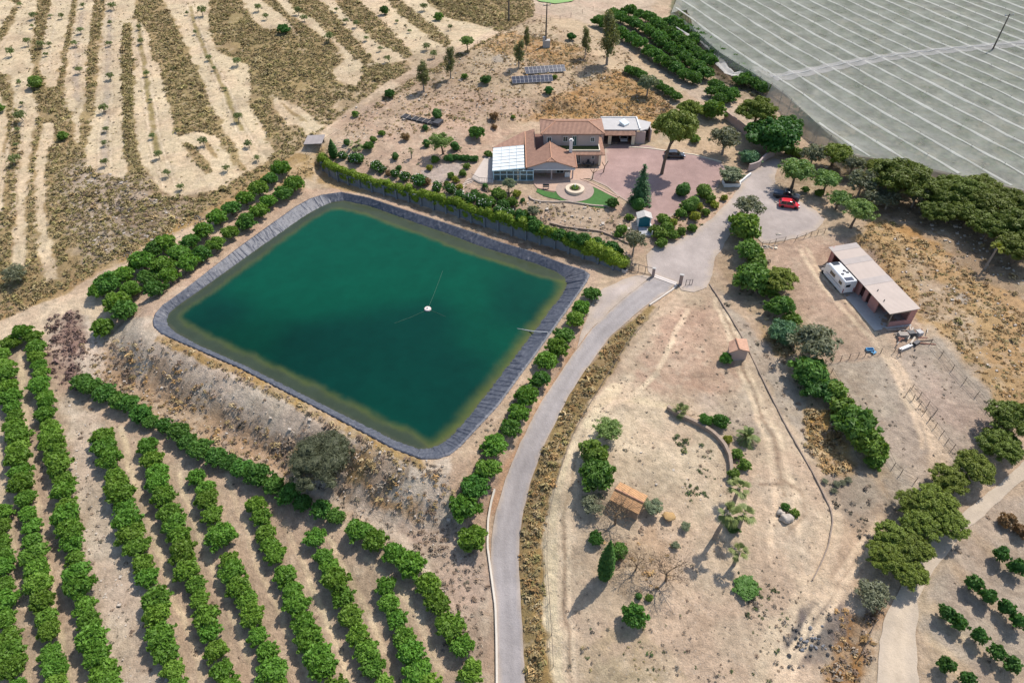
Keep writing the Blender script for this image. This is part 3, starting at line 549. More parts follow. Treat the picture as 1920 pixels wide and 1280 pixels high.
def build_water():
    sp = .5
    x0, y0 = WAT.min(0); x1, y1 = WAT.max(0)
    b = []
    for i in range(len(WAT)):
        a, c = WAT[i], WAT[(i+1) % len(WAT)]; n = max(1, int(np.hypot(*(c-a))/.8))
        for k in range(n): b.append(a+(c-a)*k/n)
    b = np.array(b); gx_, gy_ = np.meshgrid(np.arange(x0, x1, sp), np.arange(y0, y1, sp)); gx_ = gx_.ravel(); gy_ = gy_.ravel(); k = sdist(gx_, gy_, b) < -.25
    pts = [Vector(p) for p in b]+[Vector((p, q)) for p, q in zip(gx_[k], gy_[k])]
    vs, es, fs, *_ = delaunay_2d_cdt(pts, [(i, (i+1) % len(b)) for i in range(len(b))], [], 1, 1e-4)
    V = np.array([(v.x, v.y, WZ) for v in vs]); x, y = V[:, 0], V[:, 1]
    d = -sdist(x, y, WAT) + (fbm(x, y, 3, 3, 8)-.5)*1.0 + (fbm(x, y, .9, 3, 18)-.5)*.6
    # the four sides shelve differently: distance at which the algae ledge drops into deep water
    c0 = WAT.mean(0); a = np.arctan2(y-c0[1], x-c0[0])
    A_ = np.array(PZ(311,600,WZ)[:2]); B_ = np.array(PZ(800,846,WZ)[:2]); C_ = np.array(PZ(1064,522,WZ)[:2]); D_ = np.array(PZ(625,378,WZ)[:2])
    def sd_(p, q): e = q-p; L_ = e@e; t = np.clip(((x-p[0])*e[0]+(y-p[1])*e[1])/L_, 0, 1); return np.hypot(x-p[0]-t*e[0], y-p[1]-t*e[1])
    S = np.stack([sd_(A_, B_), sd_(B_, C_), sd_(C_, D_), sd_(D_, A_)])
    wgt = 1/(S+.5)**3; wgt /= wgt.sum(0)
    led = (wgt*np.array([[2.3],[.5],[3.1],[2.3]])).sum(0); yel = (wgt*np.array([[.5],[.6],[.55],[.4]])).sum(0); wid = (wgt*np.array([[1.2],[2.2],[1.0],[1.1]])).sum(0)
    grey = (wgt*np.array([[1.0],[.1],[.85],[1.0]])).sum(0)
    deep = np.array((.001,.062,.034)); dark = np.array((.001,.033,.023)); ledge = np.array((.040,.055,.036)); yl = np.array((.085,.108,.024)); ol = np.array((.085,.092,.040))
    q = sstep(.38, .68, fbm(x, y, 28, 3, 4))[:, None]; base = deep*(1-q)+dark*q
    # darker plume toward the lower left corner
    e1 = np.exp(-(((x-PZ(420,640)[0])/16)**2+((y-PZ(420,640)[1])/9)**2))[:, None]; base = base*(1-.45*e1)
    g = ledge*grey[:, None] + ol*(1-grey[:, None])
    k1 = sstep(led-1.0, led+.1, d)[:, None]           # ledge -> algae
    k2 = (sstep(led-.2, led+wid, d)**.6)[:, None]              # algae -> deep
    streak = np.clip(.35+1.3*fbm(x*1.0, y*1.0, 2.0, 3, 55), 0, 1.2)[:, None]
    ys = np.clip(yel[:, None]*streak, 0, 1)
    col = g*(1-k1) + (yl*ys + g*(1-ys))*k1
    col = col*(1-k2) + base*k2
    k3 = (1-sstep(0, .35, d))[:, None]*.35; col = col*(1-k3)+np.array((.10,.095,.06))*k3
    me = bpy.data.meshes.new('water'); me.from_pydata(V.tolist(), [], [tuple(f) for f in fs])
    at = me.attributes.new('soil', 'FLOAT_COLOR', 'POINT'); at.data.foreach_set('color', np.c_[col, np.ones(len(col))].astype(np.float32).ravel()); me.update()
    tag(link('water', me, M_WAT), kind='structure')
def build_liner():
    # dark plastic sheet: over the rim, down the slope into the water, wrinkled
    def resample(pl, n):
        pl = np.vstack([pl, pl[:1]]); s = np.r_[0, np.cumsum(np.hypot(*np.diff(pl, axis=0).T))]; t = np.linspace(0, s[-1], n+1)[:-1]
        return np.c_[np.interp(t, s, pl[:, 0]), np.interp(t, s, pl[:, 1])], s[-1]
    n = 2000; R, Ls = resample(RIM, n)
    # nearest points on the water line, smoothed
    Wp, _ = resample(WAT, 3000); idx = ((R[:, None]-Wp[None])**2).sum(-1).argmin(1); Q = Wp[idx]
    for _ in range(6): Q = (np.roll(Q, 1, 0)+Q*2+np.roll(Q, -1, 0))/4
    rows = []; ts = [-.10, -.02, .0, .06, .16, .28, .4, .52, .64, .76, .88, 1.0, 1.2]
    s = np.arange(n)*Ls/n
    for j, t in enumerate(ts):
        p = R*(1-t)+Q*t; z = np.full(n, .10 if t < 0 else .12*(1-t)+WZ*t) if t < 1.01 else np.full(n, WZ-.35)
        if t == -.10: z[:] = -.02
        wr = (np.abs(fbm(s*1.0+t*.35, s*0+t*.4, .75, 2, 21)-.5)*2)
        z = z + (.24*(1-wr)**7*(.25+1.5*fbm(s, s*0+t*.8, 5, 3, 91)**1.5) + .05*(fbm(s, s*0+t*4, .3, 2, 25)-.5))*(1 if .05 < t < 1.01 else .3)
        rows.append(np.c_[p, z])
    V = np.vstack(rows); m_ = len(ts)
    i = np.arange((m_-1)*n); nxt = np.where((i % n) == n-1, i-n+1, i+1); Fc = np.c_[i, nxt, nxt+n, i+n]
    wr = np.tile(fbm(s, s*0+3, 1.2, 3, 71), m_)
    me = mesh_np('pond_liner', V, Fc[:, ::-1], smooth=True)
    m, nt, b = new_mat('liner_plastic'); tc = N(nt, 'ShaderNodeTexCoord'); nz = N(nt, 'ShaderNodeTexNoise', Scale=1.8, Detail=6.0); nt.links.new(tc.outputs['Object'], nz.inputs['Vector'])
    rp = N(nt, 'ShaderNodeValToRGB'); rp.color_ramp.elements[0].position = .3; rp.color_ramp.elements[0].color = (.050,.056,.076,1); rp.color_ramp.elements[1].position = .75; rp.color_ramp.elements[1].color = (.125,.13,.15,1)
    nt.links.new(nz.outputs['Fac'], rp.inputs['Fac']); nt.links.new(rp.outputs['Color'], b.inputs['Base Color']); b.inputs['Roughness'].default_value = .45; b.inputs['Specular IOR Level'].default_value = .4
    n3 = N(nt, 'ShaderNodeTexNoise', Scale=4.5, Detail=5.0, Roughness=.7); nt.links.new(tc.outputs['Object'], n3.inputs['Vector']); bp = N(nt, 'ShaderNodeBump', Strength=.45, Distance=.12); nt.links.new(n3.outputs['Fac'], bp.inputs['Height']); nt.links.new(bp.outputs['Normal'], b.inputs['Normal'])
    tag(link('pond_liner', me, m), 'wrinkled dark blue grey plastic liner round the edge of the green reservoir', 'liner')
build_water(); build_liner(); build_ground()
GP = [(960,-60),(985,-8),(1012,4),(1040,8),(1072,4),(1092,-10),(1120,-60)]
M_GW = mat('green_pond_water', (.20,.33,.03), .25, .12, .2)
sheet('pond_water', GP, None, .22, 2.0, .2, m=M_GW)
print('ground', time.time()-T0)
# ================================================================ PLANTS
def leaf_mat(name, col, var=.38, obj_var=.16, hue_var=.012, scale=2.2, trans=.22, rough=.55):
    m = mat(name, col, rough, var, scale, obj_var=obj_var, hue_var=hue_var, spec=.25); nt = m.node_tree
    b = nt.nodes['Principled BSDF']; out = nt.nodes['Material Output']
    if trans:
        tr = N(nt, 'ShaderNodeBsdfTranslucent'); mx = N(nt, 'ShaderNodeMixShader'); mx.inputs[0].default_value = trans
        tr.inputs['Color'].default_value = (min(1, col[0]*1.7), min(1, col[1]*1.6), col[2]*.9, 1)
        nt.links.new(b.outputs[0], mx.inputs[1]); nt.links.new(tr.outputs[0], mx.inputs[2]); nt.links.new(mx.outputs[0], out.inputs['Surface'])
    return m
def _cubesphere(n=3):
    V = []; Fq = []
    for ax in range(3):
        for s in (-1, 1):
            b = len(V)
            for i in range(n+1):
                for j in range(n+1):
                    p = [0, 0, 0]; p[ax] = s; p[(ax+1) % 3] = (2*i/n-1)*s; p[(ax+2) % 3] = 2*j/n-1
                    q = np.array(p, float); V.append(q/np.linalg.norm(q))
            for i in range(n):
                for j in range(n): a = b+i*(n+1)+j; Fq.append((a, a+n+1, a+n+2, a+1))
    return np.array(V), np.array(Fq)
CSV, CSF = _cubesphere()
def leaves(pos, nrm, size, rng, aspect=.5, fold=.25, svar=.35):
    n = len(pos); nrm = nrm/np.linalg.norm(nrm, axis=1, keepdims=True)
    t = np.cross(nrm, rng.normal(size=(n, 3))); t /= np.linalg.norm(t, axis=1, keepdims=True)+1e-9; bt = np.cross(nrm, t)
    Ls = (size*(1+svar*rng.uniform(-1, 1, n)))[:, None]
    V = np.stack([pos-t*Ls, pos-bt*Ls*aspect+nrm*Ls*fold*.5, pos+t*Ls-nrm*Ls*fold, pos+bt*Ls*aspect+nrm*Ls*fold*.5], 1).reshape(-1, 3)
    return V, np.arange(4*n).reshape(n, 4)
def crown_arrays(blobs, n, size, rng, aspect=.5, up=.25, core=.72, jit=.65, depth=.45, low=-.35):
    B = np.array(blobs, float)
    if B.shape[1] == 4: B = np.c_[B, B[:, 3:4], B[:, 3:4]]
    w = B[:, 3]*B[:, 4]+B[:, 4]*B[:, 5]; k = rng.choice(len(B), n, p=w/w.sum())
    d = rng.normal(size=(n, 3)); d /= np.linalg.norm(d, axis=1, keepdims=True); d[:, 2] = np.where(d[:, 2] < low, -d[:, 2], d[:, 2])
    r = 1.08-depth*rng.uniform(0, 1, n)**2
    pos = B[k, :3]+d*B[k, 3:]*r[:, None]
    nr = d/B[k, 3:]*B[k, 3:].mean(1, keepdims=True)+rng.normal(size=(n, 3))*jit; nr[:, 2] += up
    V, Fq = leaves(pos, nr, size, rng, aspect)
    Vs, Fs, o = [V], [Fq], len(V)
    if core:
        for b in B:
            vv = CSV*b[3:]*core*(1+.12*rng.normal(size=(len(CSV), 1)))+b[:3]; Vs.append(vv); Fs.append(CSF+o); o += len(vv)
    return np.vstack(Vs), np.vstack(Fs)
def crown_mesh(name, *a, **k):
    V, Fq = crown_arrays(*a, **k); return mesh_np(name, V, Fq)
def lumps(rng, R, H, z, n, r0, r1, flat=1.0, main=True):
    """blobs: a main body with lobes round it"""
    out = [(0, 0, z, R*.72, R*.72, H*.62)] if main else []
    for i in range(n):
        a = 2*math.pi*(i+rng.uniform(-.3, .3))/n*2.4; q = math.sqrt(rng.uniform(.12, 1)); r = rng.uniform(r0, r1)
        h = math.sqrt(max(0, 1-q*q*.85))*rng.uniform(.3, 1)
        out.append(((R-r)*q*math.cos(a), (R-r)*q*math.sin(a), z+(H-r*.6)*h*rng.choice([1, 1, 1, -.45]), r, r, r*flat))
    for i in range(int(n*1.3)):      # sprigs breaking the outline
        d = rng.normal(size=3); d /= np.linalg.norm(d); d[2] = abs(d[2])*.9-.1; q = rng.uniform(.92, 1.08); r = R*rng.uniform(.10, .2)
        out.append((d[0]*R*q, d[1]*R*q, z+d[2]*H*q, r, r, r))
    return out
def trunk_mesh(name, rng, h, r, limbs, bend=(0, 0), n=7):
    mb = MB(); pts = [(0, 0, -.3), (bend[0]*.15, bend[1]*.15, h*.35), (bend[0]*.55, bend[1]*.55, h*.7), (bend[0], bend[1], h)]
    mb.tube(pts, [r*1.25, r, r*.85, r*.7], n)
    for (x, y, z) in limbs:
        f = rng.uniform(.55, .98); s = Vector((bend[0]*f, bend[1]*f, h*f)); e = Vector((x, y, z)); m_ = s.lerp(e, .5)+Vector((rng.normal()*.1, rng.normal()*.1, .12*(e-s).length))
        mb.tube([s, m_, e], [r*.55, r*.38, r*.14], 5)
    me = bpy.data.meshes.new(name); me.from_pydata(mb.v, [], mb.f); me.update(); return me
M_BARK = mat('bark_brown', (.16,.115,.08), .95, .3, 4, .5); M_BARKG = mat('bark_grey', (.27,.23,.19), .95, .3, 4, .5)
ML = dict(citrus=leaf_mat('citrus_leaf', (0.132,0.252,0.033), obj_var=.2, hue_var=.016), citrusd=leaf_mat('citrus_dark_leaf', (0.087,0.192,0.033), obj_var=.2, hue_var=.012),
 almond=leaf_mat('almond_leaf', (0.190,0.233,0.090), obj_var=.25), euc=leaf_mat('eucalyptus_leaf', (0.173,0.188,0.075)), pine=leaf_mat('pine_needles', (.18,.23,.034), trans=.12, hue_var=.01),
 pined=leaf_mat('dark_pine_needles', (.145,.19,.03), trans=.12), spruce=leaf_mat('spruce_needles', (0.068,0.158,0.060), trans=.1), dark=leaf_mat('dark_green_leaf', (0.061,0.152,0.027)),
 shrub=leaf_mat('shrub_leaf', (0.129,0.216,0.033)), yell=leaf_mat('yellow_green_leaf', (0.247,0.277,0.033)), olive=leaf_mat('olive_leaf', (0.203,0.247,0.143)), grey=leaf_mat('grey_green_leaf', (0.173,0.188,0.112)),
 blue=leaf_mat('blue_green_leaf', (0.112,0.225,0.112)), hedge=leaf_mat('hedge_leaf', (.17,.255,.022), scale=.5, var=.35), palm=leaf_mat('palm_leaf', (.165,.20,.06), trans=.1), brown=leaf_mat('dry_leaf', (0.232,0.143,0.068)),
 tam=leaf_mat('tamarisk_leaf', (.098,.108,.058), trans=.12), twig=mat('dry_twig', (.215,.15,.085), .95, .3, 5), pepper=leaf_mat('pepper_leaf', (0.165,0.262,0.068)), flower=mat('white_flower', (.75,.72,.68), .6, .1, 4), bank=leaf_mat('bank_leaf', (.12,.235,.045)), vine=leaf_mat('vine_leaf', (0.112,0.180,0.053)))
KIND = {}      # kind -> list of variants (crown mesh, trunk mesh, leaf material, bark, width, crown centre height)
def kind(name, n, fn):
    KIND[name] = [fn(np.random.default_rng(100+len(KIND)*31+i), i) for i in range(n)]
def bush_kind(name, n, m, R=1.0, H=.85, lobes=7, leaf=.16, cnt=700, z=.75, r0=.35, r1=.6, aspect=.5, trunk=True, up=.25, core=.72, jit=.65, bark=None, depth=.45, flat=1.0, th=None, bend=0):
    def f(rng, i):
        bl = lumps(rng, R, H, z, lobes, r0*R, r1*R, flat); bd = (rng.normal()*bend, rng.normal()*bend)
        if bend: bl = [(b[0]+bd[0], b[1]+bd[1])+tuple(b[2:]) for b in bl]
        cm = crown_mesh(name+'_crown', bl, cnt, leaf, rng, aspect=aspect, up=up, core=core, jit=jit, depth=depth)
        tm = trunk_mesh(name+'_trunk', rng, th or z*.8, R*.075, [b[:3] for b in bl[1:5]], bd) if trunk else None
        return (cm, tm, ML[m], bark or M_BARK, 2*R, z, bd)
    kind(name, n, f)
bush_kind('citrus', 8, 'citrus', 1.7, 1.2, 13, .24, 2500, 1.25, .28, .5, core=.58, depth=.68, jit=.9)
bush_kind('citrusd', 6, 'citrusd', 1.7, 1.2, 13, .24, 2500, 1.2, .28, .5, core=.58, depth=.68, jit=.9)
bush_kind('sapling', 4, 'dark', 1.0, .95, 6, .20, 700, 1.15, .35, .5)
bush_kind('almond', 8, 'almond', 1.3, 1.1, 8, .17, 520, 1.45, .25, .45, core=0, bark=M_BARKG, th=1.1, depth=.9, jit=1, bend=.25)
bush_kind('round', 3, 'dark', 1.0, .95, 6, .11, 1500, .62, .45, .6, core=.85, jit=.4, depth=.15)
bush_kind('roundlight', 2, 'shrub', 1.0, .95, 6, .11, 1400, .62, .45, .6, core=.85, jit=.4, depth=.15)
bush_kind('shrub', 5, 'shrub', 1.5, 1.3, 9, .24, 1300, .85, .35, .55)
bush_kind('yellshrub', 2, 'yell', 1.0, .9, 7, .16, 800, .55, .35, .55)
bush_kind('bigshrub', 4, 'citrusd', 2.6, 2.2, 12, .32, 2600, 1.5, .3, .5)
bush_kind('oleander', 4, 'dark', 1.2, .9, 8, .22, 900, .7, .35, .55, aspect=.3)
bush_kind('olive', 4, 'olive', 2.2, 1.7, 10, .22, 2200, 2.8, .3, .48, core=.55, aspect=.35, bark=M_BARKG, th=1.9)
bush_kind('greyt', 4, 'grey', 2.2, 1.7, 10, .22, 1700, 2.6, .3, .48, core=.45, aspect=.35, bark=M_BARKG, th=1.9, depth=.6)
bush_kind('blueshrub', 2, 'blue', 2.4, 1.9, 11, .28, 2300, 1.3, .3, .5, aspect=.25)
bush_kind('pepper', 4, 'pepper', 2.8, 2.0, 12, .26, 2300, 3.9, .28, .42, core=.5, aspect=.3, th=3.0, depth=.7, bend=.4)
bush_kind('pine', 5, 'pine', 3.6, 3.2, 38, .28, 9000, 4.4, .14, .26, core=.58, aspect=.26, up=.5, th=4.0, bend=.4, depth=.7, jit=.85)
bush_kind('pined', 4, 'pined', 3.6, 3.4, 34, .28, 9000, 4.2, .15, .28, core=.58, aspect=.26, up=.5, th=3.8, depth=.7, jit=.85)
bush_kind('dense', 2, 'dark', 3.8, 3.2, 14, .34, 4200, 2.7, .28, .45)
bush_kind('brownbush', 2, 'brown', 1.0, .9, 6, .15, 700, .6, .4, .55)
def f_tam(rng, i):
    bl = lumps(rng, 4.2, 3.2, 3.6, 18, 1.0, 1.7); cm = crown_mesh('tamarisk_crown', bl, 12000, .30, rng, aspect=.13, up=.1, core=.7, jit=.9, depth=.9)
    return (cm, trunk_mesh('tamarisk_trunk', rng, 2.4, .28, [b[:3] for b in bl[1:8]]), ML['tam'], M_BARK, 8.4, 3.6, (0, 0))
kind('tamarisk', 1, f_tam)
def f_euc(rng, i):      # tall, hanging foliage in separate bunches
    bl = []; H = 7.5
    for k in range(13):
        z = 2.6+(H-2.6)*k/12*1.0; q = rng.uniform(.2, 1)*(1.1-.5*abs(k/12-.4)); a = rng.uniform(0, 6.3); bl.append((q*math.cos(a), q*math.sin(a), z, .62, .62, .95))
    cm = crown_mesh('eucalyptus_crown', bl, 1500, .26, rng, aspect=.25, up=-.2, core=.4, jit=.8, depth=.7, low=-1)
    return (cm, trunk_mesh('eucalyptus_trunk', rng, 6.4, .15, [b[:3] for b in bl[2:11:2]], (.15, .1)), ML['euc'], M_BARKG, 3.2, 4.9, (0, 0))
kind('euc', 3, f_euc)
def f_spruce(rng, i):    # spire of tiered drooping boughs
    V_, F_, o = [], [], 0; H = 9.5; pos = []; nr = []
    for k in range(26):
        t = k/25; z = .5+(H-.7)*t; R = 2.25*(1-t)**.85+.12
        for j in range(max(4, int(13*(1-t))+3)):
            a = rng.uniform(0, 6.283); L_ = R*rng.uniform(.8, 1.08)
            for q in np.linspace(.25, 1, max(3, int(7*(1-t))+2)):
                for _ in range(3):
                    pos.append((L_*q*math.cos(a)+rng.normal()*.12, L_*q*math.sin(a)+rng.normal()*.12, z-.35*L_*q*q+rng.normal()*.06)); nr.append((math.cos(a)*.35+rng.normal()*.35, math.sin(a)*.35+rng.normal()*.35, 1))
    V, Fq = leaves(np.array(pos), np.array(nr), .24, rng, aspect=.3)
    cone = MB().lathe([(1.5, .6), (1.05, 3.2), (.55, 6.2), (.05, 9.0)], n=10)
    me = mesh_np('spruce_crown', np.vstack([V, np.array(cone.v)]), np.vstack([Fq, np.array([f for f in cone.f if len(f) == 4])+len(V)]))
    return (me, trunk_mesh('spruce_trunk', rng, 9.0, .16, []), ML['spruce'], M_BARK, 4.5, 4.5, (0, 0))
kind('spruce', 1, f_spruce)
def f_cyp(rng, i):
    bl = [(0, 0, z, r, r, .8) for z, r in ((.8, .75), (1.8, .95), (3, 1.0), (4.2, .95), (5.4, .8), (6.5, .58), (7.4, .34), (8.0, .16))]
    cm = crown_mesh('cypress_crown', bl, 2600, .2, rng, aspect=.35, up=.9, core=.85, jit=.4, depth=.2, low=-1)
    return (cm, trunk_mesh('cypress_trunk', rng, 1.2, .2, []), ML['dark'], M_BARK, 2.0, 4.2, (0, 0))
kind('cypress', 1, f_cyp)
def f_bare(rng, i):
    mb = MB(); H = 2.4
    mb.tube([(0, 0, -.2), (.1, .1, H*.5), (.25, .2, H)], [.16, .12, .1], 6)
    def grow(p, d, L_, r, dep):
        q = p+d*L_; mb.tube([p, p.lerp(q, .5)+Vector(rng.normal(size=3))*.06*L_, q], [r, r*.75, r*.5], 4 if dep < 2 else 3, False)
        if dep < 4:
            for _ in range(3 if dep else 4):
                nd = (d+Vector(rng.normal(size=3))*.55+Vector((0, 0, .12))).normalized(); grow(q if rng.random() < .6 else p.lerp(q, .6), nd, L_*.72, r*.5, dep+1)
    for k in range(5): a = 6.283*k/5+rng.uniform(-.4, .4); grow(Vector((.2, .15, H*rng.uniform(.6, 1))), Vector((math.cos(a)*.8, math.sin(a)*.8, .7)).normalized(), 1.5, .07, 0)
    mb_me = bpy.data.meshes.new('bare_branches'); mb_me.from_pydata(mb.v, [], mb.f); mb_me.update()
    bl = lumps(rng, 2.3, 1.7, 3.2, 8, .7, 1.0); cm = crown_mesh('sparse_crown', bl, 420, .13, rng, aspect=.25, core=0, depth=.95, jit=1)
    return (cm, mb_me, ML['twig'], M_BARK, 4.8, 3.2, (0, 0))
kind('bare', 3, f_bare)
def frond_palm(rng, nf, L_, H, droop, leaflet, fan=False, lean=(0, 0), r=.16):
    pos = []; V = []; Fq = []
    top = Vector((lean[0], lean[1], H))
    for k in range(nf):
        a = 6.283*k*.382*1.0+rng.uniform(-.2, .2); el = rng.uniform(-.25, 1.25) if not fan else rng.uniform(-.6, 1.35); d = Vector((math.cos(a), math.sin(a), 0)); ln = L_*rng.uniform(.85, 1.1)
        pts = []
        for q in np.linspace(0, 1, 9):
            pts.append(top+d*ln*q*math.cos(el)*(1-.12*q)+Vector((0, 0, ln*(math.sin(el)*q-droop*q*q))))
        side = Vector((-d.y, d.x, 0))
        if fan:
            e = pts[3]; dv = (pts[4]-pts[2]).normalized()
            b = len(V); V += [top, e+side*.03, e-side*.03, top+Vector((0, 0, .03))]; Fq.append((b, b+1, b+2, b+3))
            for j in range(-4, 5):
                an = j*.16; dd = dv*math.cos(an)+side*math.sin(an); tip = e+dd*leaflet*(1-.018*j*j)*rng.uniform(.9, 1.1)+Vector((0, 0, -.22*leaflet)); m_ = e+dd*leaflet*.55+Vector((0, 0, .03 if j % 2 else -.03)); w_ = side*math.cos(an)-dv*math.sin(an)
                b = len(V); V += [e, m_+w_*.062*leaflet, tip, m_-w_*.062*leaflet]; Fq.append((b, b+1, b+2, b+3))
        else:
            for i in range(8):
                p0, p1 = pts[i], pts[i+1]; b = len(V); V += [p0+side*.03, p0-side*.03, p1-side*.025, p1+side*.025]; Fq.append((b, b+1, b+2, b+3))
                for s in (-1, 1):
                    for q in (.15, .65):
                        p = p0.lerp(p1, q); t = (i+q)/8; l_ = leaflet*(.45+1.1*math.sin(math.pi*min(1, t*.85+.12)))*.75; dd = (side*s*.8+(p1-p0).normalized()*.55+Vector((0, 0, -.12+.25*(rng.random()-.3)))).normalized(); w_ = (p1-p0).normalized()*.06
                        b = len(V); V += [p-w_, p+dd*l_*.6-w_*1.2, p+dd*l_, p+dd*l_*.6+w_*1.2]; Fq.append((b, b+1, b+2, b+3))
    return np.array([tuple(v) for v in V]), np.array(Fq)
def palm_kind(name, n, **kw):
    def f(rng, i):
        H = kw['H']; V, Fq = frond_palm(rng, **kw); me = mesh_np(name+'_fronds', V, Fq); ln = kw.get('lean', (0, 0)); mb = MB(); r = kw.get('r', .16)
        pts = [(ln[0]*t**1.5, ln[1]*t**1.5, -.3+(H+.3)*t) for t in np.linspace(0, 1, 9)]; mb.tube(pts, [r*(1.35-.4*t+.08*(k % 2)) for k, t in enumerate(np.linspace(0, 1, 9))], 9)
        tm = bpy.data.meshes.new(name+'_trunk'); tm.from_pydata(mb.v, [], mb.f); tm.update()
        return (me, tm, ML['palm'], M_BARKG, (2*(kw['L_']*.36+kw['leaflet']*.95) if kw.get('fan') else 2*kw['L_']*.85), H+.2, ln)
    kind(name, n, f)
palm_kind('datepalm', 2, nf=24, L_=2.2, H=1.0, droop=.5, leaflet=.42, r=.28)
palm_kind('fanpalm', 3, nf=15, L_=1.35, H=3.2, droop=.3, leaflet=1.0, fan=True, r=.17)
palm_kind('tallfanpalm', 1, nf=16, L_=1.45, H=5.2, droop=.3, leaflet=1.05, fan=True, r=.18, lean=(.4, .3))
palm_kind('shortpalm', 2, nf=17, L_=1.3, H=.6, droop=.3, leaflet=.95, fan=True, r=.16)
USED = {}
def plant(k, x, y, s, label, cat, group=None, hs=1.0, name='tree', rz=None, sink=.05, leafm=None, crown_name='crown', trunk_name='trunk', var=None, z=None):
    V_ = KIND[k]; USED[k] = USED.get(k, -1)+1; cm, tm, lm, bm, w0, hc, bd = V_[USED[k] % len(V_) if var is None else var]
    r = empty(name, (x, y, (G(x, y) if z is None else z)-sink), label, cat, group, rz=(random.uniform(0, 6.283) if rz is None else rz)); r.scale = (s, s, s*hs)
    if leafm is not None and leafm != lm: 
        key = (cm.name, leafm.name)
        if key not in USED: c2 = cm.copy(); c2.materials.clear(); c2.materials.append(leafm); USED[key] = c2
        o = bpy.data.objects.new(crown_name, USED[key]); COL.objects.link(o); o.parent = r
    else:
        o = bpy.data.objects.new(crown_name, cm); COL.objects.link(o); o.parent = r
        if not cm.materials: cm.materials.append(lm)
    if tm is not None:
        t = bpy.data.objects.new(trunk_name, tm); COL.objects.link(t); t.parent = r
        if not tm.materials: tm.materials.append(bm)
    return r
def plant_px(k, u, v, wpx, label, cat, group=None, hs=1.0, base=None, **kw):
    """crown centre at photo pixel (u,v), wpx wide; height from the kind"""
    w0, hc = KIND[k][0][4], KIND[k][0][5]
    s = wpx*px_m(u, v, 1)/w0
    for _ in range(2): s = wpx*px_m(u, v, hc*s*hs)/w0
    if base is not None: x, y, _z = P(*base)
    else: x, y, _z = P(u, v, hc*s*hs)
    return plant(k, x, y, s, label, cat, group, hs, **kw)
# ---------------------------------------------------------------- orchard rows
def along(px, step, jit=.25, dz=1.2):
    w = np.array([P(u, v, dz)[:2] for u, v in px]); s = np.r_[0, np.cumsum(np.hypot(*np.diff(w, axis=0).T))]
    n = max(2, int(round(s[-1]/step))+1); t = np.linspace(0, s[-1], n)+np.r_[0, RNG.normal(0, jit, n-2), 0]
    return np.c_[np.interp(t, s, w[:, 0]), np.interp(t, s, w[:, 1])]+RNG.normal(0, .13, (n, 2))
def row(px, step, k, lab, cat, group, name, smin=.85, smax=1.12, gaps=()):
    pts = along(px, step); i = 0
    for j, (x, y) in enumerate(pts):
        if j in gaps: continue
        i += 1; s = random.uniform(smin, smax)
        plant(k, x, y, s, lab(i), cat, group, hs=random.uniform(.9, 1.15), name=name)
ROWS = [[(0,960),(2,1040),(8,1090),(15,1168),(20,1225),(28,1290)],
 [(4,668),(16,720),(24,775),(32,820),(42,900),(55,980),(64,1050),(76,1110),(90,1170),(100,1240),(106,1290)],
 [(20,642),(44,624),(64,630),(72,690),(80,745),(90,800),(108,856),(118,900),(128,975),(136,1030),(146,1080),(156,1110),(164,1160),(178,1205),(192,1255),(200,1290)],
 [(196,822),(206,870),(222,915),(240,960),(252,1000),(260,1040),(274,1080)], [(294,1126),(300,1170),(308,1210),(320,1250),(330,1290)],
 [(279,838),(292,880),(308,925),(324,975),(336,1006),(344,1046),(360,1085),(374,1125),(388,1165),(402,1208),(416,1245),(432,1290)],
 [(369,893),(388,930),(400,970),(412,1005),(426,1040),(440,1085),(456,1122),(472,1158),(488,1200),(506,1240),(522,1290)],
 [(479,946),(490,985),(510,1025),(526,1062),(548,1098),(558,1140),(574,1188),(592,1225),(612,1262),(626,1295)],
 [(591,1008),(607,1044),(630,1085),(643,1126),(662,1167),(678,1209),(700,1250),(716,1292)], [(722,1098),(730,1130),(745,1165),(764,1200),(786,1250),(798,1290)]]
ROWN = ['first','second','third','fourth','fourth','fifth','sixth','seventh','eighth','ninth']
for ri, px in enumerate(ROWS):
    part = ' upper' if ri == 3 else (' lower' if ri == 4 else '')
    row(px, 2.35, 'citrus', lambda i, ri=ri, part=part: f'green citrus tree, {ORD[i]} from top in the{part} {ROWN[ri]} orchard row from left', 'citrus tree', 'citrus trees of the lower left orchard', 'citrus_tree', .70, 1.06)
row([(150,716),(188,732),(215,746),(242,763),(272,782),(302,792),(322,805),(345,822),(375,841),(424,864),(450,875),(487,894),(516,912),(544,926),(592,952),(634,965)], 2.7, 'citrusd', lambda i: f'dark citrus tree, {ORD[i]} from left in the row below the reservoir bank', 'citrus tree', 'citrus trees along the foot of the bank', 'citrus_tree', .72, 1.08)
row([(672,998),(712,1017),(746,1046),(784,1068),(810,1107),(832,1149),(855,1195),(874,1226),(880,1262)], 2.9, 'citrus', lambda i: f'bushy citrus tree, {ORD[i]} from top in the outermost orchard row near the asphalt road', 'citrus tree', 'citrus trees of the lower left orchard', 'citrus_tree', .82, 1.05)
for i, (u, v, w_) in enumerate([(1109,552,30),(1090,577,30),(1078,600,32),(1056,630,34),(1045,652,38),(1024,678,38),(1012,712,34),(988,743,42),(974,773,38),(957,803,36),(928,838,44),(914,880,42),(892,912,46),(872,950,54),(885,1010,50)]):
    plant_px('citrus' if i % 3 else 'citrusd', u, v, w_*1.12, f'round citrus tree, {ORD[i+1]} counted down from the gate between reservoir and asphalt road', 'citrus tree', 'citrus trees between reservoir and road', name='citrus_tree')
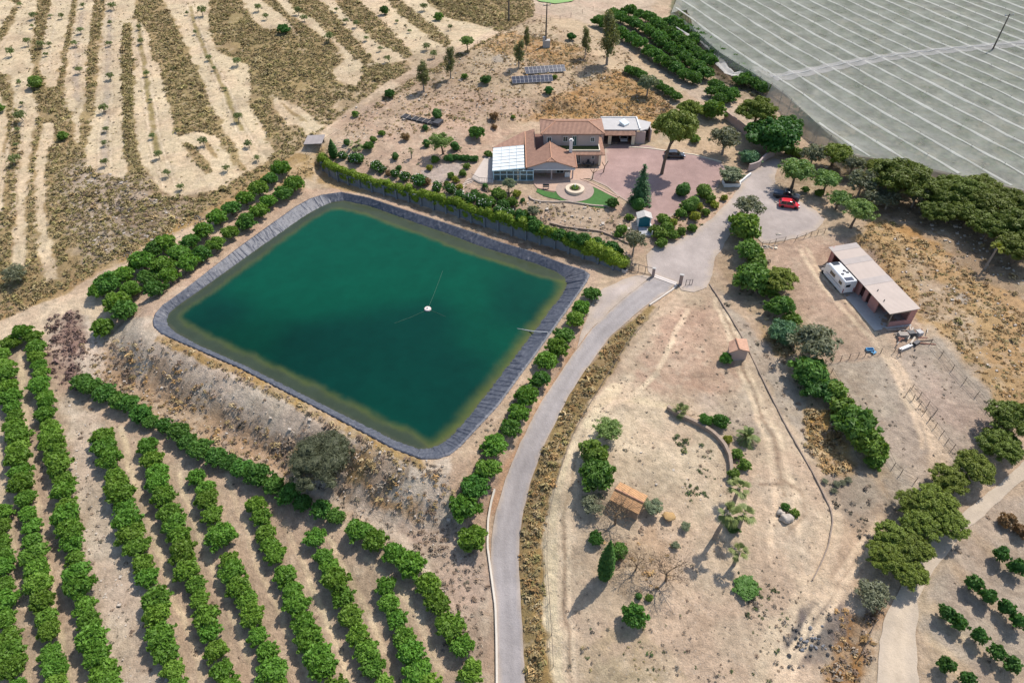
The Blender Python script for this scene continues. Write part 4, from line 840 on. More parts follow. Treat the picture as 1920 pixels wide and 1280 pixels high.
for nm, pts in (('outer', [(527,316),(507,336),(484,354),(460,373),(433,392),(410,408),(383,434),(356,454),(336,477),(306,499),(279,521),(246,544),(220,566),(234,583)]),
                ('inner', [(551,346),(531,363),(504,378),(484,396),(460,417),(430,437),(404,459),(380,477),(353,494),(319,518),(292,541)]),
                ('outlying', [(309,456),(289,469),(266,490),(232,516),(204,532),(188,545),(195,615)])):
    for i, (u, v) in enumerate(pts):
        plant_px('citrus' if (i+len(nm)) % 3 else 'citrusd', u, v, random.uniform(31, 40)*(1.1 if nm == 'outlying' else 1.03)*(.92+.25*(v-300)/300), f'green citrus tree, {ORD[i+1]} from the house end of the {nm} row left of the reservoir', 'citrus tree', 'citrus trees left of the reservoir', name='citrus_tree')
for i, (u, v) in enumerate([(1888,976),(1916,995),(1877,1040),(1907,1062),(1826,1092),(1852,1115),(1888,1141),(1911,1164),(1776,1149),(1800,1167),(1837,1194),(1869,1224),(1899,1246),(1774,1246),(1811,1272)]):
    lab = 'young dark citrus sapling, %s from top in the plot beside the dirt road' % ORD[i+1]
    plant_px('sapling' if i > 1 else 'brownbush', u, v, 33, lab if i > 1 else ('brown dried sapling at the top of the plot beside the tan dirt road' if i == 0 else 'brown dried sapling on the right frame edge above the sapling plot'), 'sapling', 'saplings in the lower right plot', name='citrus_sapling', hs=1.1)
# ---------------------------------------------------------------- terrace trees, upper left
TERR = [('leftmost', [(14,97),(50,77),(58,48),(62,29),(40,8),(33,153),(38,193),(35,215),(30,242),(28,272),(20,299)]), ('second', [(75,83),(90,83),(85,102),(92,30),(115,30)]), ('third', [(155,10),(143,80),(147,130),(150,57)]),
 ('fourth', [(210,10),(207,42),(205,80),(203,142),(193,202),(198,242),(195,269),(196,304)]), ('fifth', [(260,50),(264,77),(274,138),(280,188),(285,255),(297,289),(312,322),(338,351)]),
 ('sixth', [(351,24),(366,60),(376,20),(391,107),(401,128),(423,166),(448,218),(440,114),(469,269),(484,296),(380,265),(428,314)]), ('seventh', [(484,13),(500,30),(574,34),(559,20),(615,67),(632,18),(666,44)]),
 ('eighth', [(652,39),(688,71),(711,91),(731,109)]), ('ninth', [(746,40),(767,57),(795,13),(798,86),(815,101),(849,50)])]
for nm, pts in TERR:
    for i, (u, v) in enumerate(sorted(pts, key=lambda p: p[1])):
        plant_px('almond', u+random.gauss(0,1.5), v, random.choice([9, 11, 13, 15, 17, 19])*(1.25 if v > 200 else 1), f'sparse grey almond tree, {ORD[i+1]} from top on the {nm} pale terrace from left', 'almond tree', 'almond trees on the terraces', hs=random.uniform(.8, 1.1), name='almond_tree')
plant_px('roundlight', 66, 156, 29, 'dense round orange tree standing alone on the left terraces, casting dark shadow', 'fruit tree', name='orange_tree')
plant_px('dense', 532, 55, 23, 'dark dense evergreen bush alone in the brown scrub between the upper terraces', 'bush', name='evergreen_bush', var=0)
plant_px('dense', 721, 20, 17, 'dark narrow evergreen tree on the pale terrace near the top edge', 'tree', name='evergreen_tree', hs=1.2, var=1)
plant_px('shrub', 822, 32, 18, 'light green shrub beside the rightmost scrub band near the top edge', 'shrub', name='shrub')
plant_px('pepper', 876, 78, 27, 'leafy green tree at the pale track below the power poles', 'tree', name='pepper_tree', var=0)
plant_px('greyt', 30, 511, 46, 'big straggly grey green bush at the left edge above the dirt track', 'bush', name='straggly_bush', hs=.7)
plant_px('shrub', 118, 256, 20, 'bright green shrub in the brown scrub left of the wide terrace', 'shrub', name='shrub')
plant_px('shrub', -4, 205, 24, 'bright green shrub cut by the left frame edge', 'shrub', name='shrub')
# ---------------------------------------------------------------- hillside trees
for u, v, w_, h_, lab in [(792,138,25,1.25,'eucalyptus tree with clear trunk left of two beside the boundary track'),(843,112,22,1.55,'taller thin eucalyptus tree right of two beside the boundary track'),(973,97,22,1.3,'small eucalyptus tree on the slope left of the solar panels'),(987,68,12,2.0,'thin spindly eucalyptus sapling above the solar panels near the poles'),(1099,75,19,1.7,'slim eucalyptus tree beside the big drooping eucalyptus'),(1143,62,42,1.35,'big drooping eucalyptus tree beside the dirt lane')]:
    plant_px('euc', u, v, w_*1.1, lab, 'eucalyptus', 'eucalyptus trees on the hill', hs=h_*.62, name='eucalyptus_tree')
for k, u, v, w_, lab, nm in [('dense',911,150,20,'small dark mop headed tree left of the lower solar panel row','mop_tree'),('dense',730,176,19,'dark shrub at the bend of the boundary track','dark_shrub'),('shrub',666,215,14,'greyish shrub beside the boundary track above the garden','shrub'),('dense',1071,69,17,'dark green shrub right of the poles on the hilltop','dark_shrub'),('round',1029,171,17,'dark round shrub just below the lower solar panels','round_shrub'),('shrub',871,144,12,'small green shrub between the eucalyptus and mop headed tree','shrub'),('shrub',1040,145,10,'small green shrub touching the right end of the lower solar panels','shrub'),
  ('round',819,215,20,'dark round shrub above the dark sunken cold frame','round_shrub'),('round',798,240,12,'small dark shrub below the sunken cold frame','round_shrub'),('shrub',716,250,13,'small grey green shrub left of the brown dome shrub','shrub'),('brownbush',760,257,18,'reddish brown dome shrub in the upper garden','brown_shrub'),('citrusd',894,250,30,'bright green fruit tree behind the left end of the villa','fruit_tree'),('round',741,294,15,'dark egg shaped clipped shrub in the garden above the hedge','clipped_shrub'),('round',748,316,13,'small round shrub below the dark egg shaped one','round_shrub'),
  ('pepper',829,264,46,'large feathery pepper tree in the middle of the garden','pepper_tree'),('round',854,276,20,'dark clipped sphere right of the big feathery garden tree','clipped_shrub'),('round',800,270,16,'dark clipped shrub left of the big feathery garden tree','clipped_shrub'),('citrusd',691,274,22,'small leafy tree right of the fan palm in the garden','garden_tree'),('brownbush',926,219,18,'brown withered bush behind the left end of the villa','withered_bush'),('brownbush',927,238,12,'small brown withered bush nearest the villa roof','withered_bush'),('shrub',962,220,9,'tiny green shrub behind the villa wing','shrub'),
  ('cypress',623,279,15,'narrow green shrub at the far left end of the hedge','narrow_shrub'),('olive',954,345,24,'rounded pale olive shrub in front of the glazed conservatory','olive_shrub'),('shrub',930,362,22,'light green leafy shrub left below the conservatory','leafy_shrub'),('shrub',960,380,22,'tall dark green shrub with yellow tips below the conservatory','tall_shrub'),('yellshrub',854,338,15,'yellow flowering shrub beside the gravel patch','yellow_shrub'),('shrub',845,330,15,'small shrub on the gravel patch edge','shrub'),('shrub',838,345,12,'small dark shrub at the low end of gravel patch','shrub'),('dense',1148,381,22,'dark low bush at the right tip of the lawn','dark_bush'),('round',980,376,10,'thin dark clipped shrub below the left tip of lawn','thin_shrub')]:
    plant_px(k, u, v, w_*1.05, lab, 'tree' if 'tree' in nm else 'shrub', name=nm, hs=.55 if k == 'cypress' and u < 960 else (.8 if k == 'pepper' else 1.0))
plant_px('shortpalm', 667, 270, 32, 'low fan palm inside a ring of pale edging in the garden', 'palm', name='fan_palm')
plant_px('fanpalm', 770, 281, 15, 'small slim palm above the round gravel patch', 'palm', name='slim_palm')
OL = [(642,292,15),(671,299,20),(660,296,14),(704,312,19),(716,318,14),(740,327,15),(758,331,18),(785,339,24),(819,351,18),(845,356,19),(862,366,18),(882,373,20),(900,380,16),(913,384,20),(936,394,18),(955,400,18),(976,406,22),(1003,428,26),(1024,432,16),(1048,442,24),(1072,446,20),(1093,452,26),(1120,458,24),(1145,466,26),(1160,472,18)]
for i, (u, v, w_) in enumerate(OL):
    r = plant_px('oleander', u, v, w_*1.3, f'flecked oleander shrub, {ORD[i+1]} from the left in the row behind the wall hedge', 'oleander', 'oleander shrubs behind the hedge', name='oleander_shrub', hs=1.05)
    if i < 16:
        rg = np.random.default_rng(i); bl = [(0, 0, .95, .95, .95, .75)]; V, Fq = crown_arrays(bl, 22, .08, rg, aspect=.9, core=0, depth=.05, up=1.0, low=0)
        me = mesh_np('flowers', V, Fq); link('flowers', me, ML['flower'], r)
for i, (k, u, v, w_, lab) in enumerate([('oleander',905,372,18,'leafy shrub, upper left of three below the stone steps'),('oleander',890,364,17,'leafy shrub at the foot of the stone steps'),('shrub',918,378,19,'light green shrub right of the shrubs below the steps'),('oleander',945,384,22,'large leafy shrub in the bed below the conservatory'),('yellshrub',968,364,16,'yellow green shrub right in the bed below the conservatory'),('shrub',985,402,18,'green shrub left of the dry slope below the lawn'),('oleander',998,415,20,'dark shrub at the left foot of the dry slope'),('shrub',940,368,20,'tall light green shrub in the middle of the conservatory bed'),('greyt',1000,395,22,'grey green low shrub at the left edge of the dry slope'),('shrub',868,325,13,'small shrub left of the pale deck'),('yellshrub',862,352,13,'small yellowish shrub beside the lower steps'),('shrub',875,312,12,'little shrub behind the pale deck corner'),('round',910,350,11,'small dark shrub in front of the deck railing'),('brownbush',800,341,16,'brown low shrub behind the wall hedge'),('brownbush',728,325,11,'small brown shrub in the oleander row'),
   ('round',650,268,12,'small dark shrub left of the low fan palm'),('shrub',700,262,12,'small grey shrub above the leafy garden tree'),('round',845,297,13,'small dark shrub at the left end of the low garden hedge'),('shrub',815,300,14,'pale shrub under the feathery pepper tree'),('yellshrub',805,315,12,'yellowish tuft at the top of the gravel patch'),('shrub',915,290,13,'small green shrub above the deck'),('shrub',1180,408,14,'small green shrub above the garden steps'),('yellshrub',1262,418,16,'yellow green shrub in the middle of the driveway verge'),('shrub',1228,432,20,'green shrub touching the teal kiosk side wall'),('shrub',1262,442,18,'shrub at the lower edge of the driveway verge'),('shrub',1240,455,20,'lowest green shrub of the driveway verge'),('yellshrub',1312,388,14,'yellow green tuft between the ball shrubs'),('shrub',1333,375,18,'rounded green shrub right of the light ball shrubs')]):
    plant_px(k, u, v, w_*1.2, lab, 'shrub', name='bed_shrub', hs=.8 if k == 'greyt' else 1.0)
for i, (k, u, v, w_, lab) in enumerate([('round',1281,358,27,'dark clipped ball shrub alone on the pink forecourt'),('roundlight',1294,385,32,'big light green ball shrub on the driveway verge'),('roundlight',1320,361,28,'light green ball shrub nearest the olive planter'),('shrub',1277,400,18,'low green shrub left of the big ball shrub'),('yellshrub',1303,407,20,'yellow green shrub below the big ball shrub'),('shrub',1323,398,15,'small pale round shrub on the driveway verge edge'),('round',1197,385,26,'dark clipped ball at the foot of the spire conifer'),
   ('shrub',1243,412,22,'dark green shrub right of the teal entrance kiosk'),('shrub',1252,430,26,'bushy green shrub between the teal kiosk and the drive'),('shrub',1239,440,24,'green shrub right below the teal kiosk'),('shrub',1277,434,16,'small round shrub on the verge at the bend of the drive'),('shrub',1298,428,16,'small shrub on the verge close to the drive edge'),('yellshrub',1340,385,16,'yellow flowered shrub at the outer edge of the verge'),('yellshrub',1358,372,13,'tiny yellow shrub at the upper tip of the verge'),('shrub',1165,432,20,'leafy green shrub left of the garden steps'),('greyt',1190,452,36,'grey green olive tree above the entrance gate'),('shrub',1158,440,14,'small green shrub on the dry slope below the lawn')]):
    plant_px(k, u, v, w_*1.18, lab, 'shrub' if k != 'greyt' else 'tree', name='garden_shrub' if k != 'greyt' else 'olive_tree', hs=1.3 if k == 'greyt' else 1.0)
plant_px('spruce', 1197, 344, 46, 'tall pointed blue green conifer between lawn and forecourt', 'conifer', name='conifer', base=(1199,381), hs=.85)
# ---------------------------------------------------------------- trees round the drive, belt on the right
def pinetree(u, v, w_, base, lab, k='pine', hs=1.0, **kw): return plant_px(k, u, v, w_, lab, 'pine tree', name='pine_tree', base=base, hs=hs, **kw)
bush_kind('umbrella', 1, 'pined', 3.6, 2.5, 18, .36, 5200, 6.6, .22, .36, core=.7, aspect=.22, up=.5, th=6.0)
KIND['umbrella'] = [(lambda q: q)(KIND['umbrella'][0])]
cm_, tm_, lm_, bm_, w0_, hc_, bd_ = KIND['umbrella'][0]
tm_ = trunk_mesh('leaning_trunk', np.random.default_rng(5), 6.2, .26, [(1.9,1.0,7.5),(0,2,7.6),(2.6,-.6,7),(.6,-.9,7.4)], (1.3,.6))
_v = np.empty(len(cm_.vertices)*3, np.float32); cm_.vertices.foreach_get('co', _v); _v = _v.reshape(-1, 3); _v += np.array((1.3, .6, 0), np.float32); cm_.vertices.foreach_set('co', _v.ravel()); cm_.update()
KIND['umbrella'] = [(cm_, tm_, lm_, bm_, w0_, hc_, bd_)]
plant_px('umbrella', 1258, 256, 82, 'umbrella pine with leaning bare trunk standing on the pink forecourt', 'pine tree', name='pine_tree', base=(1240,327), hs=1.22, rz=0)
pinetree(1290, 203, 46, (1288,234), 'small pine tree right above the garage roof', hs=.9)
pinetree(1419, 210, 68, None, 'pine tree above the driveway at the corner of the netted field', 'pine', .85)
for k, u, v, w_, hs, lab, nm in [('shrub',1336,210,40,1,'low dark hedge shrub above the garden wall at the lane','hedge_shrub'),('shrub',1318,208,22,1,'dark low shrub right of the small pine above garage','hedge_shrub'),('olive',1216,156,34,1,'grey round olive tree on the dry hill beside the lane','olive_tree'),('greyt',1360,262,56,.8,'grey green olive tree between forecourt and garden wall','olive_tree'),('shrub',1303,262,18,1,'small yellow green shrub right of the umbrella pine','shrub'),('dense',1452,256,88,.8,'broad dark green ficus tree above the curved entrance wall','ficus_tree'),('dense',1478,236,46,.8,'dark green tree touching the netted field behind the ficus','ficus_tree'),('blueshrub',1406,296,38,.8,'blue green shrub behind the curved entrance wall','blue_shrub'),('olive',1371,328,44,.62,'clipped round olive tree in the white planter at the forecourt','olive_tree'),
   ('pepper',1494,321,60,.8,'airy pepper tree shading the parked dark pickup','pepper_tree'),('greyt',1526,290,42,1,'grey green tree in the belt right of the clipped hedge','belt_tree'),('pine',1566,288,50,.8,'rounded pine in the belt just below the net corner','belt_tree'),('greyt',1600,308,42,.9,'small grey tree in the belt under the lower net wall','belt_tree'),('pepper',1552,338,50,.8,'pepper tree right of the two parked cars','pepper_tree'),('greyt',1618,342,56,.9,'large grey green tree in the middle of the belt','belt_tree'),('pine',1646,316,42,.8,'small pine behind the large grey tree of the belt','belt_tree'),('pined',1690,338,88,.8,'big round dark pine under the lower net wall','belt_pine'),
   ('pepper',1574,373,42,.7,'light pepper tree in the belt beside the parking area','pepper_tree'),('pepper',1606,398,56,.8,'pepper tree nearest the stable shed roof','pepper_tree'),('greyt',1720,364,46,.9,'grey tree squeezed between dark pines','belt_tree'),('pined',1762,366,58,.85,'dark pine third from the right under the net','belt_pine'),('pined',1808,365,66,.85,'dark pine second from the right under the net','belt_pine'),('pined',1852,384,70,.85,'dark pine under the right end of the net','belt_pine'),('pined',1893,380,58,.85,'dark pine at the frame edge under the net','belt_pine'),('pined',1905,424,70,.85,'dark pine at the right frame edge, middle of three','belt_pine'),('pined',1860,424,60,.85,'dark pine in the front rank above the young palm','belt_pine'),('pined',1820,400,54,.85,'dark pine in the middle of the front rank','belt_pine'),('pined',1784,398,46,.85,'smaller dark pine at the left of the front rank','belt_pine'),('pined',1752,396,48,.8,'lowest left dark pine of the belt over the dry slope','belt_pine'),('pined',1912,466,62,.85,'dark pine at the right frame edge, lowest of three','belt_pine'),('greyt',1668,372,44,.8,'grey tree at the lower edge of the belt left of the dark pines','belt_tree'),('pine',1716,330,50,.75,'yellow green pine crown squeezed under the net wall','belt_pine'),('greyt',1640,372,44,.8,'grey green tree in the belt above the pepper trees','belt_tree'),('pined',1838,352,56,.8,'dark pine touching the net wall near its right end','belt_pine'),('pined',1782,352,54,.8,'dark pine touching the net wall, left of centre','belt_pine'),('shrub',1510,356,14,1,'small shrub behind the red car','shrub'),('shrub',1535,362,16,1,'dark small shrub right of the parked cars','shrub'),
   ('dark','',0,0,0,'','')][:-1]:
    plant_px(k, u, v, w_*(1.22 if u > 1510 and 'pine' in nm else 1.12), lab, 'tree' if ('tree' in nm or 'pine' in nm) else 'shrub', name=nm, hs=hs*(.85 if k == 'pined' else 1))
plant_px('tallfanpalm', 1862, 474, 28, 'young yellow green palm with long thin trunk on the dry slope', 'palm', name='young_palm', base=(1846,504), rz=0, hs=1.0, leafm=ML['yell'])
plant_px('greyt', 1404, 388, 58, 'grey green tree between the two arms of the driveway', 'tree', name='drive_tree', hs=.75)
BANK = [('shrub',1395,432,52,'broad yellow green shrub at the head of the bank planting',1),('citrusd',1404,470,38,'dark green shrub on the bank below the driveway fork',1),('shrub',1421,494,32,'olive shrub on the bank left of the stone heap',1),('citrusd',1412,524,54,'bright green shrub on the bank beside the drive, left of the pine shrub',1),('blueshrub',1399,520,36,'blue green shrub overhanging the drive from the bank',.8),('pine',1464,528,50,'tall pine shrub on the bank opposite the motorhome',.7),('citrusd',1462,575,40,'round green shrub on the bank left of the yard',1),('shrub',1485,600,26,'small olive shrub at the yard edge of the bank',1),('blueshrub',1471,626,50,'feathery blue green shrub above the tiled hut bank',.9),('greyt',1525,643,74,'broad olive brown tree on the bank beside the yard fence',.75),('citrusd',1518,697,54,'dense dark green shrub on the bank below the olive brown tree',1),('dense',1532,722,56,'large dark green shrub in the middle of the lower bank',.7),('shrub',1564,734,36,'yellow green shrub at the paddock edge of the bank',1),('shrub',1586,768,44,'olive green shrub on the lower bank beside paddock',1),('citrusd',1606,797,62,'large glossy green shrub near the lower end of the bank',1),('shrub',1626,836,48,'yellow green shrub at the lower end of the bank',1.1),('shrub',1640,864,28,'last green shrub at the tail of the bank planting',1),('shrub',1442,545,30,'green shrub at the foot of the tall pine shrub',1)]
for k, u, v, w_, lab, hs in BANK: plant_px(k, u, v, w_*1.28, lab, 'shrub', 'shrubs planted along the bank', name='bank_shrub', hs=hs, leafm=(ML['bank'] if k == 'citrusd' else None))
BRP = [(1905,790,90),(1875,836,76),(1828,878,72),(1784,902,66),(1756,938,76),(1718,948,60),(1776,970,66),(1728,990,70),(1678,1010,66),(1718,1026,68),(1666,1046,66),(1694,1070,64)]
for i, (u, v, w_) in enumerate(BRP): plant_px('pine' if i > 2 else 'pined', u-4, v-2, w_*.98, f'olive green pine, {ORD[i+1]} from the top of the belt along the dirt road', 'pine tree', 'pines along the dirt road', name='pine_tree', hs=.72)
plant_px('greyt', 1640, 1114, 66, 'low grey green bush at the lower end of the dirt road pines', 'bush', name='grey_bush', hs=.6)
# ---------------------------------------------------------------- palm garden
for k, u, v, w_, lab, nm, cat, kw in [('datepalm',1403,815,46,'feathery date palm at the bend of the curved stone wall','date_palm','palm',{}),('fanpalm',1387,912,50,'fan palm at the lower end of the curved stone wall','fan_palm','palm',{'hs':.8}),('tallfanpalm',1359,955,54,'tallest fan palm casting a long trunk shadow, left of a pair','fan_palm','palm',{}),('fanpalm',1396,961,50,'fan palm right of the tallest palm','fan_palm','palm',{}),('fanpalm',1387,1032,42,'small lone fan palm below the palm pair','fan_palm','palm',{}),('shortpalm',1277,767,40,'trunkless palm at the upper end of the curved stone wall','short_palm','palm',{}),('shortpalm',1283,843,15,'tiny palm among the green weeds','short_palm','palm',{}),
   ('citrusd',1324,787,26,'left of two round bushes behind the curved stone wall','round_bush','bush',{}),('citrusd',1352,790,29,'right of two round bushes behind the curved stone wall','round_bush','bush',{}),('yellshrub',1365,824,18,'small yellow green bush left of the date palm','small_bush','bush',{}),('shrub',1382,852,22,'upright green bush below the date palm','green_bush','bush',{}),('shrub',1395,872,24,'green bush above the fan palms by the stone wall','green_bush','bush',{}),('shrub',1376,890,24,'green bush tucked against the end of the stone wall','green_bush','bush',{}),('dense',1374,986,30,'dark low bush at the foot of the palm pair','dark_bush','bush',{'hs':.7}),
   ('pepper',1140,806,54,'leafy light green tree above the tiled brick hut','leafy_tree','tree',{'hs':.6}),('shrub',1112,852,54,'broad olive green tree left of the leafy tree','broad_tree','tree',{}),('citrusd',1120,893,64,'round glossy tree above left of the brick hut','glossy_tree','tree',{}),('greyt',1112,944,46,'grey shaded bush left of the brick hut','grey_bush','bush',{'hs':.6}),('citrusd',1117,1009,28,'small dark green bush below the brick hut','dark_bush','bush',{}),('bigshrub',1160,1034,34,'leafy bush right against the dark cypress','leafy_bush','bush',{}),('olive',1224,950,36,'grey green olive bush at right side of the brick hut','olive_bush','bush',{'hs':.7}),('citrusd',1190,1156,46,'round green tree alone on the pale ground below the cypress','round_tree','tree',{'hs':1.2}),('olive',1286,987,20,'small grey bush between hut and palms','grey_bush','bush',{'hs':.7}),('olive',1267,1022,16,'tiny grey bush on the path to the palms','grey_bush','bush',{'hs':.7}),('bigshrub',1400,1100,46,'sprawling dark green weed bush below the small fan palm','weed_bush','bush',{'hs':.35}),('roundlight',1218,1120,16,'small yellow green ball bush under the bare trees','ball_bush','bush',{}),('round',1198,1118,14,'small dark bush left of the yellow green ball','ball_bush','bush',{}),
   ('bare',1158,958,70,'leafless tree overhanging the tiled brick hut','bare_tree','bare tree',{'hs':.9}),('bare',1196,1050,56,'leafless tree right of the dark cypress','bare_tree','bare tree',{'hs':.9}),('bare',1256,1064,76,'wide leafless tree with fine twigs, rightmost of three','bare_tree','bare tree',{'hs':.9})]:
    plant_px(k, u, v, w_*1.05, lab, cat, name=nm, **kw)
plant_px('cypress', 1137, 1050, 29, 'dark pointed cypress casting a long shadow down left', 'cypress', name='cypress', base=(1133,1083), hs=1.05)
plant_px('tamarisk', 603, 864, 122, 'huge feathery grey green tamarisk on the bank below the reservoir', 'tamarisk', name='tamarisk_tree', hs=.8)
plant_px('citrusd', 1027, 614, 12, 'small green shrub at the reservoir rim beside the pipe', 'shrub', name='rim_shrub')
# ---------------------------------------------------------------- dark orchard upper right
for nm, pts, n in (('left', [(1124,42),(1160,62),(1205,88),(1248,118),(1285,140),(1300,150)], 13), ('middle', [(1150,28),(1190,44),(1230,70),(1275,104),(1322,140)], 14), ('right', [(1180,24),(1215,36),(1250,58),(1290,88),(1325,118)], 12)):
    w = np.array([P(u, v, 1.3)[:2] for u, v in pts]); s = np.r_[0, np.cumsum(np.hypot(*np.diff(w, axis=0).T))]
    for i, t in enumerate(np.linspace(0, s[-1], n)):
        plant('citrusd', np.interp(t, s, w[:, 0])+random.gauss(0, .3), np.interp(t, s, w[:, 1])+random.gauss(0, .3), random.uniform(1.15, 1.45), f'dark green fruit tree, {ORD[i+1]} from the top of the {nm} row in the lane orchard', 'fruit tree', 'dark fruit trees of the lane orchard', name='fruit_tree')
for i, (u, v) in enumerate([(1342,160),(1356,172),(1335,172),(1366,184),(1350,186),(1374,176)]): plant_px('citrusd', u, v, 28, f'dark fruit tree, {ORD[i+1]} in the clump where the lane orchard ends at the net', 'fruit tree', 'fruit trees at the lower end of the lane orchard', name='fruit_tree')
for i, (u, v) in enumerate([(1258,42),(1272,50),(1290,58),(1304,66),(1332,84),(1344,94),(1358,104),(1374,114),(1386,126),(1400,146),(1414,156),(1424,160),(1390,152),(1318,75),(1366,110),(1382,120),(1396,133),(1340,100),(1300,76),(1432,166)]): plant_px('citrusd', u, v, 31, f'dark shrub, {ORD[i+1]} from the top along the outer edge of the netted field', 'shrub', 'shrubs along the net edge', name='edge_shrub')
for i, (u, v) in enumerate([(1180,132),(1192,136),(1204,142),(1232,158),(1244,166),(1256,174),(1268,182)]): plant_px('citrusd', u, v, 22, f'dark hedge shrub, {ORD[i+1]} from the top beside the lane above the garage', 'shrub', 'hedge shrubs beside the lane', name='lane_shrub')
# ---------------------------------------------------------------- hedges
def hedge(name, px, width, height, lab, dz=0, leafm='hedge', step=.9, leaf=.16, dens=160, world=None):
    w = np.array([P(u, v, dz)[:2] for u, v in px]) if world is None else np.array(world); s = np.r_[0, np.cumsum(np.hypot(*np.diff(w, axis=0).T))]; rg = np.random.default_rng(len(w)); bl = []
    for t in np.arange(0, s[-1], step):
        x, y = np.interp(t, s, w[:, 0])+rg.normal()*.12, np.interp(t, s, w[:, 1])+rg.normal()*.12; r = width/2*rg.uniform(.9, 1.1); h = height*rg.uniform(.92, 1.06); bl.append((x, y, G(x, y)+h*.5, max(r, step*.75), max(r, step*.75), h*.55))
    V, Fq = crown_arrays(bl, int(len(bl)*dens), leaf, rg, core=.82, jit=.6, depth=.25); c = V.mean(0); c[2] = G(c[0], c[1])
    me = mesh_np(name, V-c, Fq); o = link(name, me, ML[leafm], loc=tuple(c)); return tag(o, lab, 'hedge')
def off(pl, d):
    pl = np.array(pl); t = np.gradient(pl, axis=0); t /= np.linalg.norm(t, axis=1, keepdims=True); return pl+np.c_[-t[:, 1], t[:, 0]]*d
HW = off(WALL, .75)
hedge('wall_hedge', None, 1.9, 1.7, 'long trimmed bright green hedge along the top of the grey retaining wall', world=HW, step=.5, dens=150)
hedge('gate_hedge', None, 2.6, 2.3, 'thick bright green end of the hedge beside the entrance gate', world=HW[-4:][1:], step=.6, dens=260)
hedge('garden_hedge', [(838,301),(858,300),(880,302),(898,303)], 1.3, 1.2, 'low dark hedge strip in the garden left of the villa', leafm='dark', step=.6)
hedge('clipped_hedge', [(1474,288),(1486,292),(1500,297)], 1.9, 2.0, 'clipped yellow green hedge at the end of the curved entrance wall', leafm='shrub', step=.6)
print('plants', time.time()-T0)
# ================================================================ BUILDINGS
def tile_mat(name, col, axis):
    m = mat(name, col, .85, .22, 1.3, wave=(1.15, axis, .42, .25)); nt = m.node_tree; b = nt.nodes['Principled BSDF']
    wv = [n for n in nt.nodes if n.type == 'TEX_WAVE'][0]; bp = N(nt, 'ShaderNodeBump', Strength=.8, Distance=.12); nt.links.new(wv.outputs['Fac'], bp.inputs['Height']); nt.links.new(bp.outputs['Normal'], b.inputs['Normal']); return m
M_TX = tile_mat('roof_tiles_x', (.40,.235,.165), 'X'); M_TY = tile_mat('roof_tiles_y', (.375,.215,.15), 'Y'); M_TO = tile_mat('orange_roof_tiles', (.56,.27,.11), 'X')
M_WALLP = mat('pink_plaster', (.46,.37,.34), .9, .08, .8); M_WHITE = mat('white_paint', (.74,.73,.70), .6, .05, 1); M_CREAMW = mat('cream_trim', (.68,.60,.46), .8, .06, 1)
M_ROOFG = mat('flat_roof_grey', (.47,.45,.43), .9, .08, .6); M_BLUEF = mat('pale_blue_frame', (.45,.62,.68), .5, .06, 2); M_DARKI = mat('dark_interior', (.05,.048,.05), .9, .2, 1)
M_DOORG = mat('green_door', (.035,.10,.09), .5, .1, 2); M_TURF = mat('terrace_turf', (.10,.12,.035), .95, .2, 2); M_STONE = mat('stone_wall', (.33,.25,.19), .95, .3, 1.5, .8, 4); M_SHEDP = mat('shed_pink_plaster', (.50,.245,.205), .9, .10, .8)
M_CORR = mat('corrugated_sheet', (.47,.385,.325), .6, .07, .5, wave=(1.1, 'Y', .22, 0)); M_CORRG = mat('corrugated_grey', (.40,.345,.31), .6, .1, .8, wave=(1.1, 'Y', .22, 0))
def glass_mat(name, col, rough=.08, alpha=.55):
    m, nt, b = new_mat(name); b.inputs['Base Color'].default_value = (*col, 1); b.inputs['Roughness'].default_value = rough; b.inputs['Alpha'].default_value = alpha; b.inputs['Specular IOR Level'].default_value = .6; return m
M_GLASS = glass_mat('window_glass', (.03,.045,.05), .06, .85); M_GLASSC = glass_mat('conservatory_glass', (.10,.17,.18), .05, .5)
M_PANEL = mat('white_polycarbonate', (.70,.73,.71), .35, .09, .7); M_STEELD = mat('dark_steel', (.06,.06,.065), .5, .15, 2); M_WOOD = mat('weathered_wood', (.26,.20,.15), .9, .25, 2); M_PALLET = mat('grey_timber', (.33,.29,.25), .9, .25, 3)
Z0 = 3.7
def part(name, m, parent, fn, **kw):
    mb = MB(); fn(mb); return mb.build(name, m, parent, **kw)
villa = empty('villa', (11, 134, Z0), 'two storey pink villa with terracotta tiled roofs and white glazed conservatory', 'house')
V0 = Vector((11, 134, Z0))
def vb(a, b): return (Vector(a)-V0, Vector(b)-V0)
def vbox(mb, a, b): p, q = vb(a, b); mb.span(p, q)
def win(x0, x1, y, z0, z1, m=M_GLASS, name='window', depth=.06):
    f = MB(); t = .09
    for a, b in (((x0-t, y-depth, z0-t), (x0, y+.02, z1+t)), ((x1, y-depth, z0-t), (x1+t, y+.02, z1+t)), ((x0, y-depth, z1), (x1, y+.02, z1+t)), ((x0, y-depth, z0-t), (x1, y+.02, z0)), (((x0+x1)/2-.03, y-depth*.9, z0), ((x0+x1)/2+.03, y, z1))):
        vbox(f, a, b)
    fr = f.build(name, M_WHITE, villa); g = MB(); vbox(g, (x0, y-.03, z0), (x1, y+.015, z1)); g.build('pane', m, fr)
